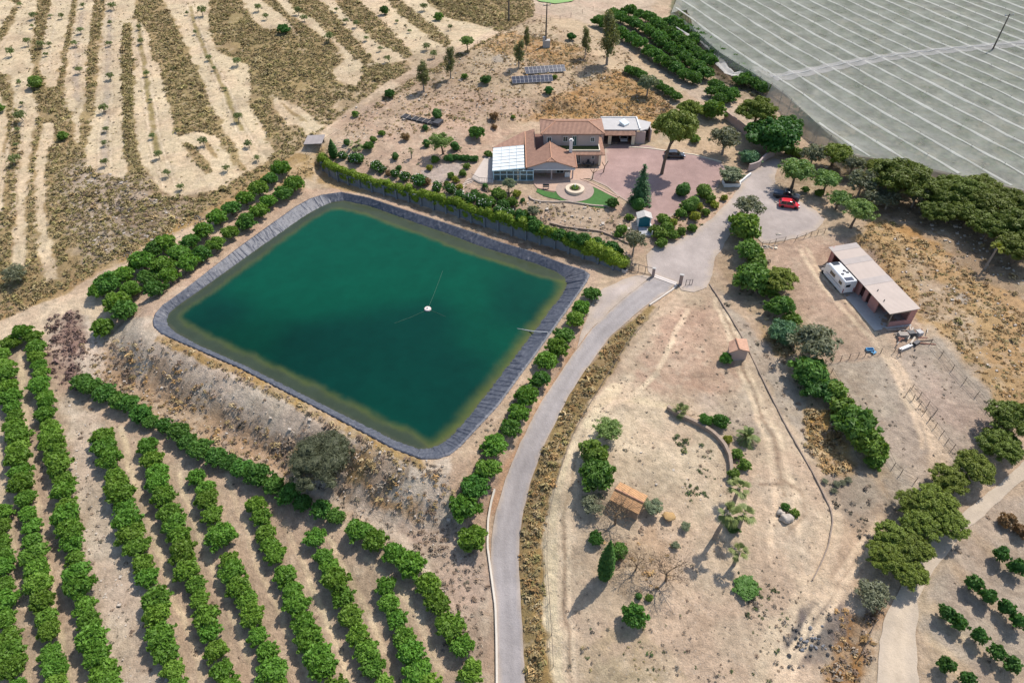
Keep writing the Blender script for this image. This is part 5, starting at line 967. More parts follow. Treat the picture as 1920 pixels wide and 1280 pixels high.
# walls (upper storey, lower body, wing back wall)
def walls(mb):
    vbox(mb, (6.9, 137.2, 6.2), (18.65, 143.0, 9.55)); vbox(mb, (6.9, 134.5, Z0-.5), (18.6, 143.0, 6.2)); vbox(mb, (2.95, 130.4, Z0-.5), (6.9, 143.6, 6.05)); vbox(mb, (6.9, 130.4, Z0-.5), (12.4, 134.5, 6.05))
part('wall', M_WALLP, villa, walls)
part('wall', M_WALLP, villa, lambda mb: vbox(mb, (7.2, 136.9, 6.7), (10.6, 137.2, 9.5))); part('wall', M_WALLP, villa, lambda mb: vbox(mb, (14.0, 136.85, 6.7), (18.6, 137.2, 9.5)))
part('terrace_floor', M_TURF, villa, lambda mb: vbox(mb, (10.4, 134.5, 6.2), (18.6, 137.2, 6.55)))
part('parapet', M_CREAMW, villa, lambda mb: (vbox(mb, (11.2, 134.3, 6.2), (18.75, 134.52, 7.0)), vbox(mb, (18.55, 134.52, 6.2), (18.75, 137.2, 7.0))))
def hip(mb, x0, x1, y0, y1, z, rz, rx0, rx1, th=.22):
    ym = (y0+y1)/2; c = [Vector(p)-V0 for p in ((x0, y0, z), (x1, y0, z), (x1, y1, z), (x0, y1, z), (rx0, ym, rz), (rx1, ym, rz))]; lo = [p-Vector((0, 0, th)) for p in c[:4]]
    mb.add(c+lo, [(0, 1, 5, 4), (1, 2, 5), (2, 3, 4, 5), (3, 0, 4), (6, 7, 1, 0), (7, 8, 2, 1), (8, 9, 3, 2), (9, 6, 0, 3), (9, 8, 7, 6)])
rf = part('roof', M_TX, villa, lambda mb: hip(mb, 6.05, 19.75, 136.45, 143.75, 9.6, 10.75, 9.4, 16.4))
M_RIDGE = mat('ridge_tiles', (.50,.27,.17), .85, .2, 3)
def ridge(mb, a, b): mb.tube([Vector(a)-V0, Vector(b)-V0], .11, 6)
part('ridge_tiles', M_RIDGE, rf, lambda mb: (ridge(mb, (9.4, 140.1, 10.77), (16.4, 140.1, 10.77)), ridge(mb, (6.1, 136.5, 9.64), (9.4, 140.1, 10.77)), ridge(mb, (19.7, 136.5, 9.64), (16.4, 140.1, 10.77)), ridge(mb, (6.1, 143.7, 9.64), (9.4, 140.1, 10.77)), ridge(mb, (19.7, 143.7, 9.64), (16.4, 140.1, 10.77))))
# wing roof: gable with a small clipped end, long left slope
EZ, RZ = 6.5, 8.15
def sl(x): return EZ+(RZ-EZ)*(x-2.9)/(8.05-2.9)
def sr(x): return RZ-(RZ-EZ)*(x-8.05)/(13.35-8.05)
def lslope(mb):
    poly = [(2.9,127.5),(7.1,127.62),(8.05,128.7),(8.05,136.05),(5.0,133.7),(5.0,144.1),(2.9,144.1)]
    mb.slab([Vector((x, y, sl(x)))-V0 for x, y in poly], .2)
wr_ = part('wing_roof', M_TY, villa, lslope)
part('wing_roof', M_TY, villa, lambda mb: mb.slab([Vector((x, y, sr(x)))-V0 for x, y in [(8.05,128.7),(9.0,127.62),(13.35,127.5),(13.35,133.4),(11.9,134.3),(9.7,134.9),(8.05,136.05)]], .2))
part('wing_roof', M_TX, villa, lambda mb: mb.slab([Vector(p)-V0 for p in [(7.1,127.6,sl(7.1)+.01),(9.0,127.6,sr(9.0)+.01),(8.05,128.7,RZ+.01)]], .2))
part('ridge_tiles', M_RIDGE, wr_, lambda mb: (ridge(mb, (8.05, 128.7, RZ+.04), (8.05, 136.0, RZ+.04)), ridge(mb, (7.1, 127.6, sl(7.1)+.05), (8.05, 128.7, RZ+.05)), ridge(mb, (9, 127.6, sr(9)+.05), (8.05, 128.7, RZ+.05)), ridge(mb, (2.9, 127.5, EZ+.05), (2.9, 144.1, EZ+.05)), ridge(mb, (13.35, 127.5, EZ+.05), (13.35, 133.4, EZ+.05))))
M_GABLE = mat('gable_plaster', (.42,.42,.45), .9, .06, 1)
part('gable', M_GABLE, villa, lambda mb: mb.add([Vector(p)-V0 for p in [(3.2,127.75,6.05),(13.1,127.75,6.05),(13.1,127.75,6.3),(9,127.75,sr(9)-.21),(7.1,127.75,sl(7.1)-.21),(3.2,127.75,6.3)]]+[Vector(p)-V0 for p in [(3.2,127.95,6.05),(13.1,127.95,6.05),(13.1,127.95,6.3),(9,127.95,sr(9)-.21),(7.1,127.95,sl(7.1)-.21),(3.2,127.95,6.3)]], [(0,1,2,3,4,5),(11,10,9,8,7,6),(0,6,7,1),(1,7,8,2),(2,8,9,3),(3,9,10,4),(4,10,11,5),(5,11,6,0)]))
part('porch_beam', M_WHITE, villa, lambda mb: vbox(mb, (4.4, 127.7, 5.85), (13.0, 127.98, 6.05)))
for x in (8.2, 12.6): part('column', M_WALLP, villa, lambda mb, x=x: mb.lathe([(.2, Z0-V0.z), (.2, .15), (.15, .2), (.15, 2.05), (.2, 2.15)], (x-V0.x, 128.0-V0.y, 0), 14))
part('courtyard_floor', mat('shade_darkened_tile', (.22,.12,.09), .9, .2, 1), villa, lambda mb: vbox(mb, (5.0, 133.6, 5.9), (6.88, 143.6, 6.2)))  # floor tile colour darkened to stand in for the upper storey's shadow
part('low_roof', M_TX, villa, lambda mb: mb.slab([Vector(p)-V0 for p in [(-4.3,137.2,6.1),(2.75,137.2,6.1),(2.75,144.3,6.5)]], .2))
part('wall', M_WALLP, villa, lambda mb: mb.prism([(p[0]-V0.x, p[1]-V0.y) for p in [(-3.6,137.4),(2.7,137.4),(2.7,143.8)]], -.5, 2.2))
# porch roofs round the terrace
part('porch_roof', M_TX, villa, lambda mb: mb.slab([Vector(p)-V0 for p in [(12.2,133.4,6.35),(19.75,133.4,6.35),(18.75,134.3,6.72),(11.4,134.3,6.72)]], .16))
part('porch_roof', M_TY, villa, lambda mb: mb.slab([Vector(p)-V0 for p in [(18.78,134.3,6.74),(19.78,133.4,6.36),(19.78,141.5,6.36),(18.78,141.5,6.74)]], .16))
part('porch_pier', M_CREAMW, villa, lambda mb: vbox(mb, (18.5, 133.5, Z0-.4), (19.0, 134.2, 6.15))); part('porch_pier', M_CREAMW, villa, lambda mb: vbox(mb, (13.2, 133.55, Z0-.4), (13.5, 133.9, 6.15)))
part('chimney', M_WHITE, villa, lambda mb: (vbox(mb, (12.1, 133.6, 6.2), (12.75, 134.2, 9.3)), vbox(mb, (12.0, 133.5, 9.3), (12.85, 134.3, 9.45)), vbox(mb, (12.15, 133.65, 9.6), (12.7, 134.15, 9.72))))
part('chimney_opening', M_DARKI, villa, lambda mb: vbox(mb, (12.18, 133.62, 9.45), (12.68, 134.12, 9.6)))
for x0, x1, y, z0, z1 in [(7.6,8.35,136.9,7.6,8.6),(8.5,8.5+.01,136.9,7.6,8.6),(11.0,11.9,137.2,7.6,8.6),(16.9,17.6,136.85,7.7,8.6)]:
    if x1-x0 > .1: win(x0, x1, y-.0, z0, z1)
win(13.0, 13.8, 137.2, 6.62, 8.7, M_DOORG, 'door'); win(14.0, 14.6, 134.5, Z0+.1, 5.9, M_GLASS, 'door'); win(17.1, 17.6, 134.5, 4.9, 5.6)
win(9.4, 10.8, 130.4, Z0+.1, 5.7, M_GLASS, 'door'); win(5.2, 7.4, 130.4, Z0+.6, 5.7)
# conservatory
def cz(x): return 6.05+(x+4)*.095
cons = part('conservatory_frame', M_BLUEF, villa, lambda mb: [vbox(mb, (x-.09, 127.3, Z0-.3), (x+.09, 127.5, 5.95)) for x in np.linspace(-3.8, 4.4, 7)]+[vbox(mb, (-3.9, 127.28, z), (4.5, 127.52, z+.16)) for z in (Z0-.1, 5.0, 5.85)]+[vbox(mb, (-3.95, y, Z0-.3), (-3.77, y+.16, 5.9)) for y in np.linspace(127.5, 136.8, 6)]+[vbox(mb, (-3.96, 127.3, 5.85), (-3.76, 137, 6.0)), vbox(mb, (4.3, 127.5, Z0-.3), (4.48, 130.3, 5.95))])
part('pane', M_GLASSC, cons, lambda mb: (vbox(mb, (-3.8, 127.38, Z0+.05), (4.4, 127.42, 5.9)), vbox(mb, (-3.88, 127.5, Z0), (-3.84, 136.9, 5.9))))
cr = part('conservatory_roof', M_PANEL, villa, lambda mb: [mb.slab([Vector((x0, y0, cz(x0)+.02*((i+j) % 2)+.05*j/7))-V0 for x0, y0 in ((xa, ya), (xb, ya), (xb, yb), (xa, yb))], .06) for i, (xa, xb) in enumerate([(-4.05,-2.25),(-2.2,-.55),(-.5,1.0),(1.05,2.55)]) for j, (ya, yb) in enumerate([(127.1+1.42*k, 127.1+1.42*k+1.36) for k in range(7)])])
part('glazing_bars', mat('aluminium_bar', (.55,.58,.58), .4, .05, 2, metallic=.3), cr, lambda mb: [mb.tube([Vector((-4.05, 127.08+1.42*k, cz(-4.05)+.06))-V0, Vector((2.55, 127.08+1.42*k, cz(2.55)+.1))-V0], .05, 4) for k in range(8)]+[mb.tube([Vector((x, 127.1, cz(x)+.08))-V0, Vector((x, 137, cz(x)+.12))-V0], .05, 4) for x in (-2.22, -.52, 1.02)])
part('gutter', M_BLUEF, villa, lambda mb: mb.tube([Vector((-4.1, 127.0, cz(-4.1)))-V0, Vector((2.7, 127.0, cz(2.7)))-V0], .09, 6))
part('porch_floor', M_PAVE, villa, lambda mb: vbox(mb, (4.5, 126.5, Z0-.5), (12.9, 130.4, Z0+.06)))
part('conservatory_floor', mat('conservatory_tile', (.35,.33,.30), .7, .1, 1), villa, lambda mb: vbox(mb, (-3.8, 127.5, Z0-.4), (4.4, 137, Z0+.05)))
# deck
dk = [PZ(u, v, 3.95)[:2] for u, v in [(884,334),(899,342),(925.5,343.5),(925.5,283),(914,287)]]
deck = empty('deck', (*dk[0], Z0), 'raised pale paved deck with dark railing left of the conservatory', 'deck'); D0 = Vector((*dk[0], Z0))
part('paving', mat('deck_paving', (.50,.43,.37), .85, .1, 1.2), deck, lambda mb: mb.prism([(p[0]-D0.x, p[1]-D0.y) for p in dk], -1.6, .25))
def railing(mb):
    for a, b in ((dk[0], dk[1]), (dk[1], dk[2])):
        a, b = Vector((*a, .25))-Vector((D0.x, D0.y, 0)), Vector((*b, .25))-Vector((D0.x, D0.y, 0)); n = int((b-a).length/.35)
        for k in range(n+1): p = a.lerp(b, k/n); mb.box((p.x, p.y, .78), (.05, .05, 1.06))
        mb.tube([a+Vector((0, 0, 1.05)), b+Vector((0, 0, 1.05))], .04, 5); mb.tube([a+Vector((0, 0, .15)), b+Vector((0, 0, .15))], .03, 5)
part('railing', M_STEELD, deck, railing)
# garage
gar = empty('garage', (24.5, 146, Z0), 'flat roofed garage with tiled fascia and skylight beside the villa', 'garage'); A0 = Vector((24.5, 146, Z0))
def gbox(mb, a, b): mb.span(Vector(a)-A0, Vector(b)-A0)
part('roof', M_ROOFG, gar, lambda mb: gbox(mb, (20.3, 143.7, 6.9), (28.5, 149.8, 7.15))); part('roof', M_ROOFG, gar, lambda mb: (mb.prism([(p[0]-A0.x, p[1]-A0.y) for p in [(28.5,143.6),(30.4,144.6),(31.6,147.9),(28.5,149.7)]], 2.95, 3.25)))
part('parapet', M_WHITE, gar, lambda mb: (gbox(mb, (20.3, 149.8, 6.9), (28.5, 150.0, 7.35)), gbox(mb, (28.35, 143.7, 7.15), (28.6, 149.8, 7.4))))
part('wall', M_WALLP, gar, lambda mb: (gbox(mb, (20.5, 149.3, Z0-.3), (28.4, 149.6, 6.9)), gbox(mb, (20.4, 144.2, Z0-.3), (20.7, 149.3, 6.9)), gbox(mb, (27.6, 143.9, Z0-.3), (27.9, 149.3, 6.9)), gbox(mb, (27.9, 143.8, Z0-.3), (29.9, 144.05, 6.5)), gbox(mb, (31.1, 144.8, Z0-.3), (31.4, 147.8, 6.6)), gbox(mb, (29.9, 147.3, Z0-.3), (31.2, 147.6, 6.6))))
part('pillar', M_CREAMW, gar, lambda mb: (gbox(mb, (21.6, 143.5, Z0-.3), (22.3, 144.0, 6.5)),)); part('pillar', M_CREAMW, gar, lambda mb: gbox(mb, (26.8, 143.2, Z0-.3), (27.5, 143.9, 6.5)))
part('tiled_fascia', M_TX, gar, lambda mb: mb.slab([Vector(p)-A0 for p in [(20.6,142.6,6.35),(27.4,142.6,6.35),(27.4,143.75,6.98),(20.6,143.75,6.98)]], .15))
part('lintel', M_CREAMW, gar, lambda mb: gbox(mb, (20.7, 143.25, 5.95), (27.3, 143.5, 6.3)))
sk = MB(); c = Vector((25.2, 146.2, 7.15))-A0; R_ = Matrix.Rotation(.75, 3, 'Z')
sk.box(c+Vector((0, 0, .2)), (1.6, 1.6, .4), M=R_); sko = sk.build('skylight', M_WHITE, gar); s2 = MB(); s2.box(c+Vector((0, 0, .62)), (1.75, 1.75, .12), M=R_ @ Matrix.Rotation(.28, 3, 'X')); s2.build('pane', mat('skylight_pane', (.60,.70,.74), .2, .08, 1), sko)
part('door', M_DARKI, gar, lambda mb: gbox(mb, (30.0, 147.15, Z0), (31.0, 147.28, 5.9)))
part('garage_floor', mat('garage_floor', (.22,.17,.155), .9, .15, 1), gar, lambda mb: gbox(mb, (20.7, 143.0, Z0-.3), (27.6, 149.3, Z0+.04)))
# ---------------------------------------------------------------- stable shed
S_A, S_B = Vector(PZ(1554, 464, 4.25)), Vector(PZ(1668, 588, 4.25)); sdv = (S_A-S_B).normalized(); srz = math.atan2(sdv.y, sdv.x)-math.pi/2
SL = (S_A-S_B).length; SW = 5.3
shed = empty('stable_shed', (S_B.x, S_B.y, 1.15), 'long pink stable shed with corrugated roof and open stall fronts', 'shed', rz=srz)
# local: x across (0 front eave .. SW back), y along (0 near end .. SL)
for ya, yb in ((-.1, SL*.40), (SL*.475, SL*.72), (SL*.785, SL*.935)): part('roof_sheet', M_CORR, shed, lambda mb: mb.slab([(-.0, ya, 3.1), (SW, ya, 3.45), (SW, yb, 3.45), (-.0, yb, 3.1)], .09))
for ya, yb in ((SL*.39, SL*.485), (SL*.71, SL*.795), (SL*.925, SL+.1)): part('roof_sheet', M_CORRG, shed, lambda mb: mb.slab([(-.02, ya, 3.13), (SW+.02, ya, 3.48), (SW+.02, yb, 3.48), (-.02, yb, 3.13)], .09))
part('wall', M_SHEDP, shed, lambda mb: (mb.span((SW-.35, .1, -.5), (SW-.15, SL-.1, 3.3)), mb.span((.7, SL-.3, -.5), (SW-.35, SL-.1, 3.2)), mb.span((.9, .1, -.5), (SW-.35, .3, 1.0)), mb.span((SW-1.3, .1, 1.0), (SW-.35, .3, 3.2)), mb.span((2.6, 3.6, -.4), (2.75, SL-.3, 3.1))))
for y0, y1 in ((SL*.20, SL*.31), (SL*.355, SL*.40), (SL*.455, SL*.60), (SL*.65, SL*.74), (SL*.77, SL*.82), (SL*.94, SL-.3)):
    part('stall_front', M_SHEDP, shed, lambda mb, y0=y0, y1=y1: mb.span((.75, y0, -.4), (.95, y1, 2.95)))
part('beam', M_WOOD, shed, lambda mb: (mb.span((.7, .1, 2.9), (.9, SL-.1, 3.08)), mb.span((.9, .12, 2.75), (SW-.4, .28, 2.95)), mb.span((.72, .12, 0), (.88, .28, 2.9))))
part('stall_door', mat('dark_red_door', (.10,.04,.035), .8, .2, 2), shed, lambda mb: [mb.span((1.2, y, -.3), (1.26, y+1.2, 1.5)) for y in (SL*.315, SL*.405, SL*.605, SL*.83)])
part('floor', M_CONC, shed, lambda mb: mb.span((-1.6, -.3, -.5), (SW-.2, SL*.5, .05)))
part('roof_vent', M_STEELD, shed, lambda mb: (mb.box((1.4, SL*.30, 3.32), (.12, .12, .35)), mb.box((.9, SL*.16, 3.3), (.12, .12, .35))))
# ---------------------------------------------------------------- brick hut and small tiled hut
def gable_hut(name, ea, eb, ra, rb, ba, bb, zf, lab, wallm, tm, base_h):
    ea, eb, ra, rb, ba, bb = map(Vector, (ea, eb, ra, rb, ba, bb)); o = Vector(((ea.x+bb.x)/2, (ea.y+bb.y)/2, zf)); h = empty(name, o, lab, 'hut')
    x = (eb-ea).normalized(); 
    mb = MB(); mb.slab([ea-o, eb-o, rb-o, ra-o], .12); r1 = mb.build('roof', tm, h)
    mb = MB(); mb.slab([ra-o+Vector((0, 0, .03)), rb-o+Vector((0, 0, .03)), bb-o, ba-o], .12); mb.build('roof', tm, h)
    mb = MB(); mb.tube([ra-o+Vector((0, 0, .08)), rb-o+Vector((0, 0, .08))], .11, 6); mb.build('ridge_tiles', M_RIDGE, r1)
    def ins(p, q, t): return p+(q-p).normalized()*t
    c = [ins(ins(ea, eb, .2), ba, .2), ins(ins(eb, ea, .2), bb, .2), ins(ins(bb, ba, .2), eb, .2), ins(ins(ba, bb, .2), ea, .2)]; top = [p.z-.14 for p in c]
    gL, gR = ins(ra, rb, .2), ins(rb, ra, .2); lo = [Vector((p.x, p.y, zf-.4))-o for p in c]; hi = [Vector((p.x, p.y, t))-o for p, t in zip(c, top)]; gl, gr = gL-o-Vector((0, 0, .14)), gR-o-Vector((0, 0, .14))
    mb = MB(); mb.add(lo+hi+[gl, gr], [(0, 1, 5, 4), (1, 2, 6, 9, 5), (2, 3, 7, 6), (3, 0, 4, 8, 7), (3, 2, 1, 0)]); mb.build('wall', wallm, h)
    return h, c, o
M_BRICK = mat('brown_rubble', (.30,.22,.16), .95, .3, 2.5, .6, 6)
M_TO2 = mat('orange_tiles', (.50,.285,.14), .85, .28, 3.0, .6, 9, wave=(1.6, 'DIAGONAL', .3, .4))
zf = G(*P(1180, 955)[:2]); h_, c_, o_h = gable_hut('brick_hut', PZ(1143.4, 936, zf+1.75), PZ(1197.8, 963.4, zf+1.75), PZ(1152.8, 916, zf+2.35), PZ(1206.7, 942.3, zf+2.35), PZ(1163, 903, zf+2.0), PZ(1214.7, 928.8, zf+2.0), zf, 'rubble walled hut with orange tiled roof under leafless tree', M_BRICK, M_TO2, 2)
part('door', M_DARKI, h_, lambda mb: mb.box((c_[1].lerp(c_[2], .5)-o_h)*1.005+Vector((0, 0, -.75)), (.06, .7, 1.5), rz=math.atan2((c_[2]-c_[1]).y, (c_[2]-c_[1]).x)-math.pi/2))
zf = G(*P(1385, 672)[:2]); h_, c_, o_h = gable_hut('tiled_hut', PZ(1367, 661, zf+2.0), PZ(1366.5, 640.6, zf+2.0), PZ(1386.9, 654.5, zf+2.75), PZ(1379.8, 634.4, zf+2.75), PZ(1405.6, 658.5, zf+2.0), PZ(1400.2, 635, zf+2.0), zf, 'small plastered hut with terracotta gable roof beside the edging line', mat('hut_plaster', (.42,.33,.29), .9, .1, 1), mat('pale_terracotta', (.52,.31,.21), .85, .22, 2, wave=(1.4, 'Y', .25, .3)), 2)
plant_px('citrusd', 1363, 667, 24, 'small leafy tree at the left wall of the small plastered hut', 'tree', name='small_tree', base=(1358, 679), hs=1.15)
# ---------------------------------------------------------------- entrance kiosk
k0 = P(1207, 426); kio = empty('entrance_kiosk', k0, 'little entrance kiosk with pale tiled gable roof and teal door', 'kiosk')
M_PALET = mat('pale_tiles', (.50,.47,.43), .85, .2, 3, wave=(1.6, 'X', .2, .3))
part('wall', M_WHITE, kio, lambda mb: (mb.span((-1.25, .12, -.5), (-1.05, 1.9, 1.9)), mb.span((1.05, .12, -.5), (1.25, 1.9, 1.9)), mb.span((-1.05, 1.75, -.5), (1.05, 1.9, 1.9))))
part('door', mat('teal_door', (.012,.13,.165), .5, .1, 2), kio, lambda mb: mb.add([(-1.05, .15, 0), (1.05, .15, 0), (1.05, .15, 1.9), (0, .15, 2.35), (-1.05, .15, 1.9), (-1.05, .25, 0), (1.05, .25, 0), (1.05, .25, 1.9), (0, .25, 2.35), (-1.05, .25, 1.9)], [(0, 1, 2, 3, 4), (9, 8, 7, 6, 5), (0, 5, 6, 1), (1, 6, 7, 2), (2, 7, 8, 3), (3, 8, 9, 4), (4, 9, 5, 0)]))
for s in (-1, 1): part('roof', M_PALET, kio, lambda mb, s=s: mb.slab([(0, -.1, 2.55), (s*1.45, -.1, 1.98), (s*1.45, 2.1, 1.98), (0, 2.1, 2.55)][::s], .1))
part('paving', mat('grey_paving', (.40,.40,.41), .8, .08, 1), kio, lambda mb: mb.span((-1.1, -2.6, -.9), (1.1, .1, -.02)))
part('side_wall', M_WHITE, kio, lambda mb: (mb.span((1.1, -2.6, -.9), (1.3, .12, .8)),))
# stairs
def stairs(name, a, b, w, n, lab):
    A, B = Vector(P(*a)), Vector(P(*b)); mb = MB(); d = (B-A); side = Vector((-d.y, d.x, 0)).normalized()*w/2; rz = math.atan2(d.y, d.x)
    for k in range(n):
        p = A.lerp(B, (k+.5)/n)-A; mb.box((p.x, p.y, p.z-.05+.08), (d.to_2d().length/n*.8, w, .3), rz=rz)
    o = mb.build(name, mat(name+'_stone', (.50,.40,.32), .9, .15, 2), loc=A); tag(o, lab, 'steps')
stairs('garden_steps', (1186, 446), (1190, 410), 1.5, 11, 'flight of stone garden steps left of the teal entrance kiosk')
stairs('garden_steps', (864, 360), (884, 336), 1.5, 9, 'flight of stone garden steps left below the pale deck')
# ---------------------------------------------------------------- retaining wall
rw = empty('retaining_wall', (*WALL[0], 0), 'long grey block retaining wall with buttresses above the reservoir', 'retaining wall'); W0 = Vector((*WALL[0], 0))
wo = off(WALL, .05); ns_ = np.r_[0, np.cumsum(np.hypot(*np.diff(WALL, axis=0).T))]
def wallrun(mb, line, th, z0f, z1f, step=1.2):
    line = np.array(line); s = np.r_[0, np.cumsum(np.hypot(*np.diff(line, axis=0).T))]; t = np.linspace(0, s[-1], max(2, int(s[-1]/step)+1)); p = np.c_[np.interp(t, s, line[:, 0]), np.interp(t, s, line[:, 1])]; q = off(p, th); b = len(mb.v)
    for a, c in zip(p, q):
        mb.v += [(a[0], a[1], z0f(*a)), (a[0], a[1], z1f(*a)), (c[0], c[1], z1f(*a)), (c[0], c[1], z0f(*a))]
    for i in range(len(p)-1):
        for k in range(4): mb.f.append((b+i*4+k, b+i*4+(k+1) % 4, b+(i+1)*4+(k+1) % 4, b+(i+1)*4+k))
    mb.f += [(b, b+3, b+2, b+1), (b+(len(p)-1)*4, b+(len(p)-1)*4+1, b+(len(p)-1)*4+2, b+(len(p)-1)*4+3)]
garden_top = lambda x, y: 2.75
def top_of_wall(x, y):
    t = np.clip((x-WALL[0][0])/(WALL[-1][0]-WALL[0][0]), 0, 1); return 2.2-.8*max(0, (t-.75))/.25
mb = MB(); wallrun(mb, wo, .45, lambda x, y: -.6, top_of_wall); mb.v = [(x-W0.x, y-W0.y, z) for x, y, z in mb.v]; mb.build('wall', M_CONCD, rw)
for t in np.arange(2, ns_[-1]-1, 3.1):
    x, y = np.interp(t, ns_, wo[:, 0]), np.interp(t, ns_, wo[:, 1]); x2, y2 = np.interp(t+.5, ns_, wo[:, 0]), np.interp(t+.5, ns_, wo[:, 1]); rz = math.atan2(y2-y, x2-x)
    part('buttress', M_CONCD, rw, lambda mb: mb.box((x-W0.x+math.sin(rz)*.12, y-W0.y-math.cos(rz)*.12, top_of_wall(x, y)/2-.2), (.4, .4, top_of_wall(x, y)+.2), rz=rz))
def low_wall(name, px, th, h, m, lab, cat='wall', closed=False, dz=0):
    l = PP(px); o = (*l[0], G(*l[0])); mb = MB(); wallrun(mb, l, th, lambda x, y: G(x, y)-.4, lambda x, y: G(x, y)+h, .8); mb.v = [(x-o[0], y-o[1], z-o[2]) for x, y, z in mb.v]
    return tag(mb.build(name, m, loc=o), lab, cat)
low_wall('curved_wall', [(1403,322),(1412,320),(1422,316),(1430,306),(1440,298),(1452,293)], .3, 1.7, M_WALLP, 'curved pink entrance wall between forecourt and driveway')
low_wall('garden_wall', [(1357,222),(1370,232),(1385,244),(1403,258)], .3, 1.9, mat('garden_wall_pink', (.42,.30,.25), .9, .1, 1), 'straight pink garden wall beside the lane under the pine')
low_wall('verge_wall', [(1386,348),(1400,336),(1408,330)], .3, .7, M_WHITE, 'short low white wall between olive planter and curved entrance wall')
low_wall('stone_wall', [(1249,768),(1262,776),(1275,784),(1305,798),(1331,813),(1346,827),(1356,840),(1364,858),(1367,880),(1367,906)], .45, .75, M_STONE, 'curved brown stone wall sweeping round the palm garden')
low_wall('kerb_wall', [(934,1295),(933,1200),(931,1137),(924,1085),(916,1025),(917,976),(922,945),(929,918)], .25, .3, mat('pale_kerb', (.60,.54,.45), .9, .12, 2), 'low pale kerb along the left edge of the asphalt road')
low_wall('kerb_wall', [(1219,574),(1240,560),(1262,545),(1270,536)], .3, .3, mat('pale_kerb_upper', (.55,.49,.42), .9, .12, 2), 'short pale kerb on the right of the road just below the gate')
low_wall('edging_wall', [(1329,533),(1342,552),(1357,576),(1384,621),(1400,652),(1414,681),(1440,734),(1470,794),(1495,838),(1519,880),(1532,904),(1556,954),(1560,976),(1552,1021),(1538,1056),(1522,1087)], .15, .2, mat('dark_edging', (.29,.225,.175), .95, .25, 2), 'long thin dark edging line dividing palm garden from the planted bank')
low_wall('terrace_edging', [(1030,420),(1060,428),(1079,430),(1126,436),(1149,445),(1178,459)], .3, .35, M_STONE, 'low dark stone edging at the foot of the dry slope below the lawn')
low_wall('lawn_edging', Z10([(620,850),(640,880),(720,900),(850,905),(960,900),(1060,915),(1180,935),(1340,945)]), .35, .3, mat('lawn_rubble', (.38,.31,.25), .95, .3, 3, .8, 5), 'rubble stone edging along the lower side of the green lawn')
low_wall('path_edging', Z10([(1075,697),(1150,722),(1260,777),(1420,858)]), .35, .22, M_PAVE, 'terracotta strip edging between lawn and pink forecourt')
low_wall('forecourt_kerb', [(1178,277),(1210,279),(1240,283),(1300,291),(1352,305)], .25, .2, M_CREAMW, 'pale kerb along the back edge of the pink forecourt')
# fountain ring
ft = empty('fountain', (CIRC[0], CIRC[1], CIRC[2]+.16), 'round stone fountain bed with pale rim on the circular paving', 'fountain')
part('rim', mat('fountain_rim', (.62,.51,.38), .8, .1, 2), ft, lambda mb: [mb.quad(*q) for q in []] or mb.lathe([(1.15, -.2), (1.95, -.2), (1.95, .35), (1.9, .4), (1.2, .4), (1.15, .35)], n=40))
part('soil_bed', mat('bed_soil', (.16,.12,.08), .95, .2, 2), ft, lambda mb: mb.lathe([(.2, .3), (1.14, .3), (1.14, .36), (.1, .42)], n=24))
rg = np.random.default_rng(3); V_, F_ = crown_arrays([(.5*math.cos(a), .5*math.sin(a), .5, .35, .35, .3) for a in np.arange(0, 6.2, 1.05)], 260, .12, rg); link('plants', mesh_np('plants', V_, F_), ML['shrub'], ft)
part('spout', M_WHITE, ft, lambda mb: mb.lathe([(.14, .3), (.08, .5), (.06, 1.1), (.16, 1.2), (.05, 1.3)], n=12))
# planter with olive
pl = P(1371, 347); plo = empty('planter', (pl[0], pl[1], pl[2]), 'large white square planter holding the clipped olive', 'planter')
part('box', M_WHITE, plo, lambda mb: (mb.span((-1.7, -.9, -.4), (1.7, 1.4, .75)),)); part('soil', mat('planter_soil', (.16,.12,.08), .95, .2, 2), plo, lambda mb: mb.span((-1.55, -.75, .7), (1.55, 1.25, .79)))
print('buildings', time.time()-T0)
# ================================================================ NETTED FIELD
NZ = 3.7
def nz_(x, y): return hz(x, y)+NZ
def NPX(pts, dz=NZ): return np.array([P(u, v, dz)[:2] for u, v in pts])
NET_PX = [(1259,22),(1288,16),(1302,53),(1350,97),(1403,128),(1449,157),(1474,175),(1500,202),(1540,238),(1570,262),(1600,290),(1650,299),(1732,313),(1800,329),(1920,357)]
NETW = NPX(NET_PX); NETW = np.vstack([NETW, [[150, 100], [260, 110], [260, 300], [70, 300]], NPX([(1283, -40)])])
sd1 = np.array([.325, -.946]); sd1 /= np.hypot(*sd1); pn = np.array([-sd1[1], sd1[0]])         # stripe direction and its normal
ORI = np.array(P(1543, 118, NZ)[:2])
SP = 5.85
def net_z(x, y):
    s = (x-ORI[0])*pn[0]+(y-ORI[1])*pn[1]; f = s/SP-np.floor(s/SP); a = x*sd1[0]+y*sd1[1]
    return hz(x, y)+NZ-.42*np.sin(math.pi*f)**1.0*(.75+.5*fbm(a, s, 9, 2, 5))+.15*(fbm(x, y, 3, 3, 15)-.5)
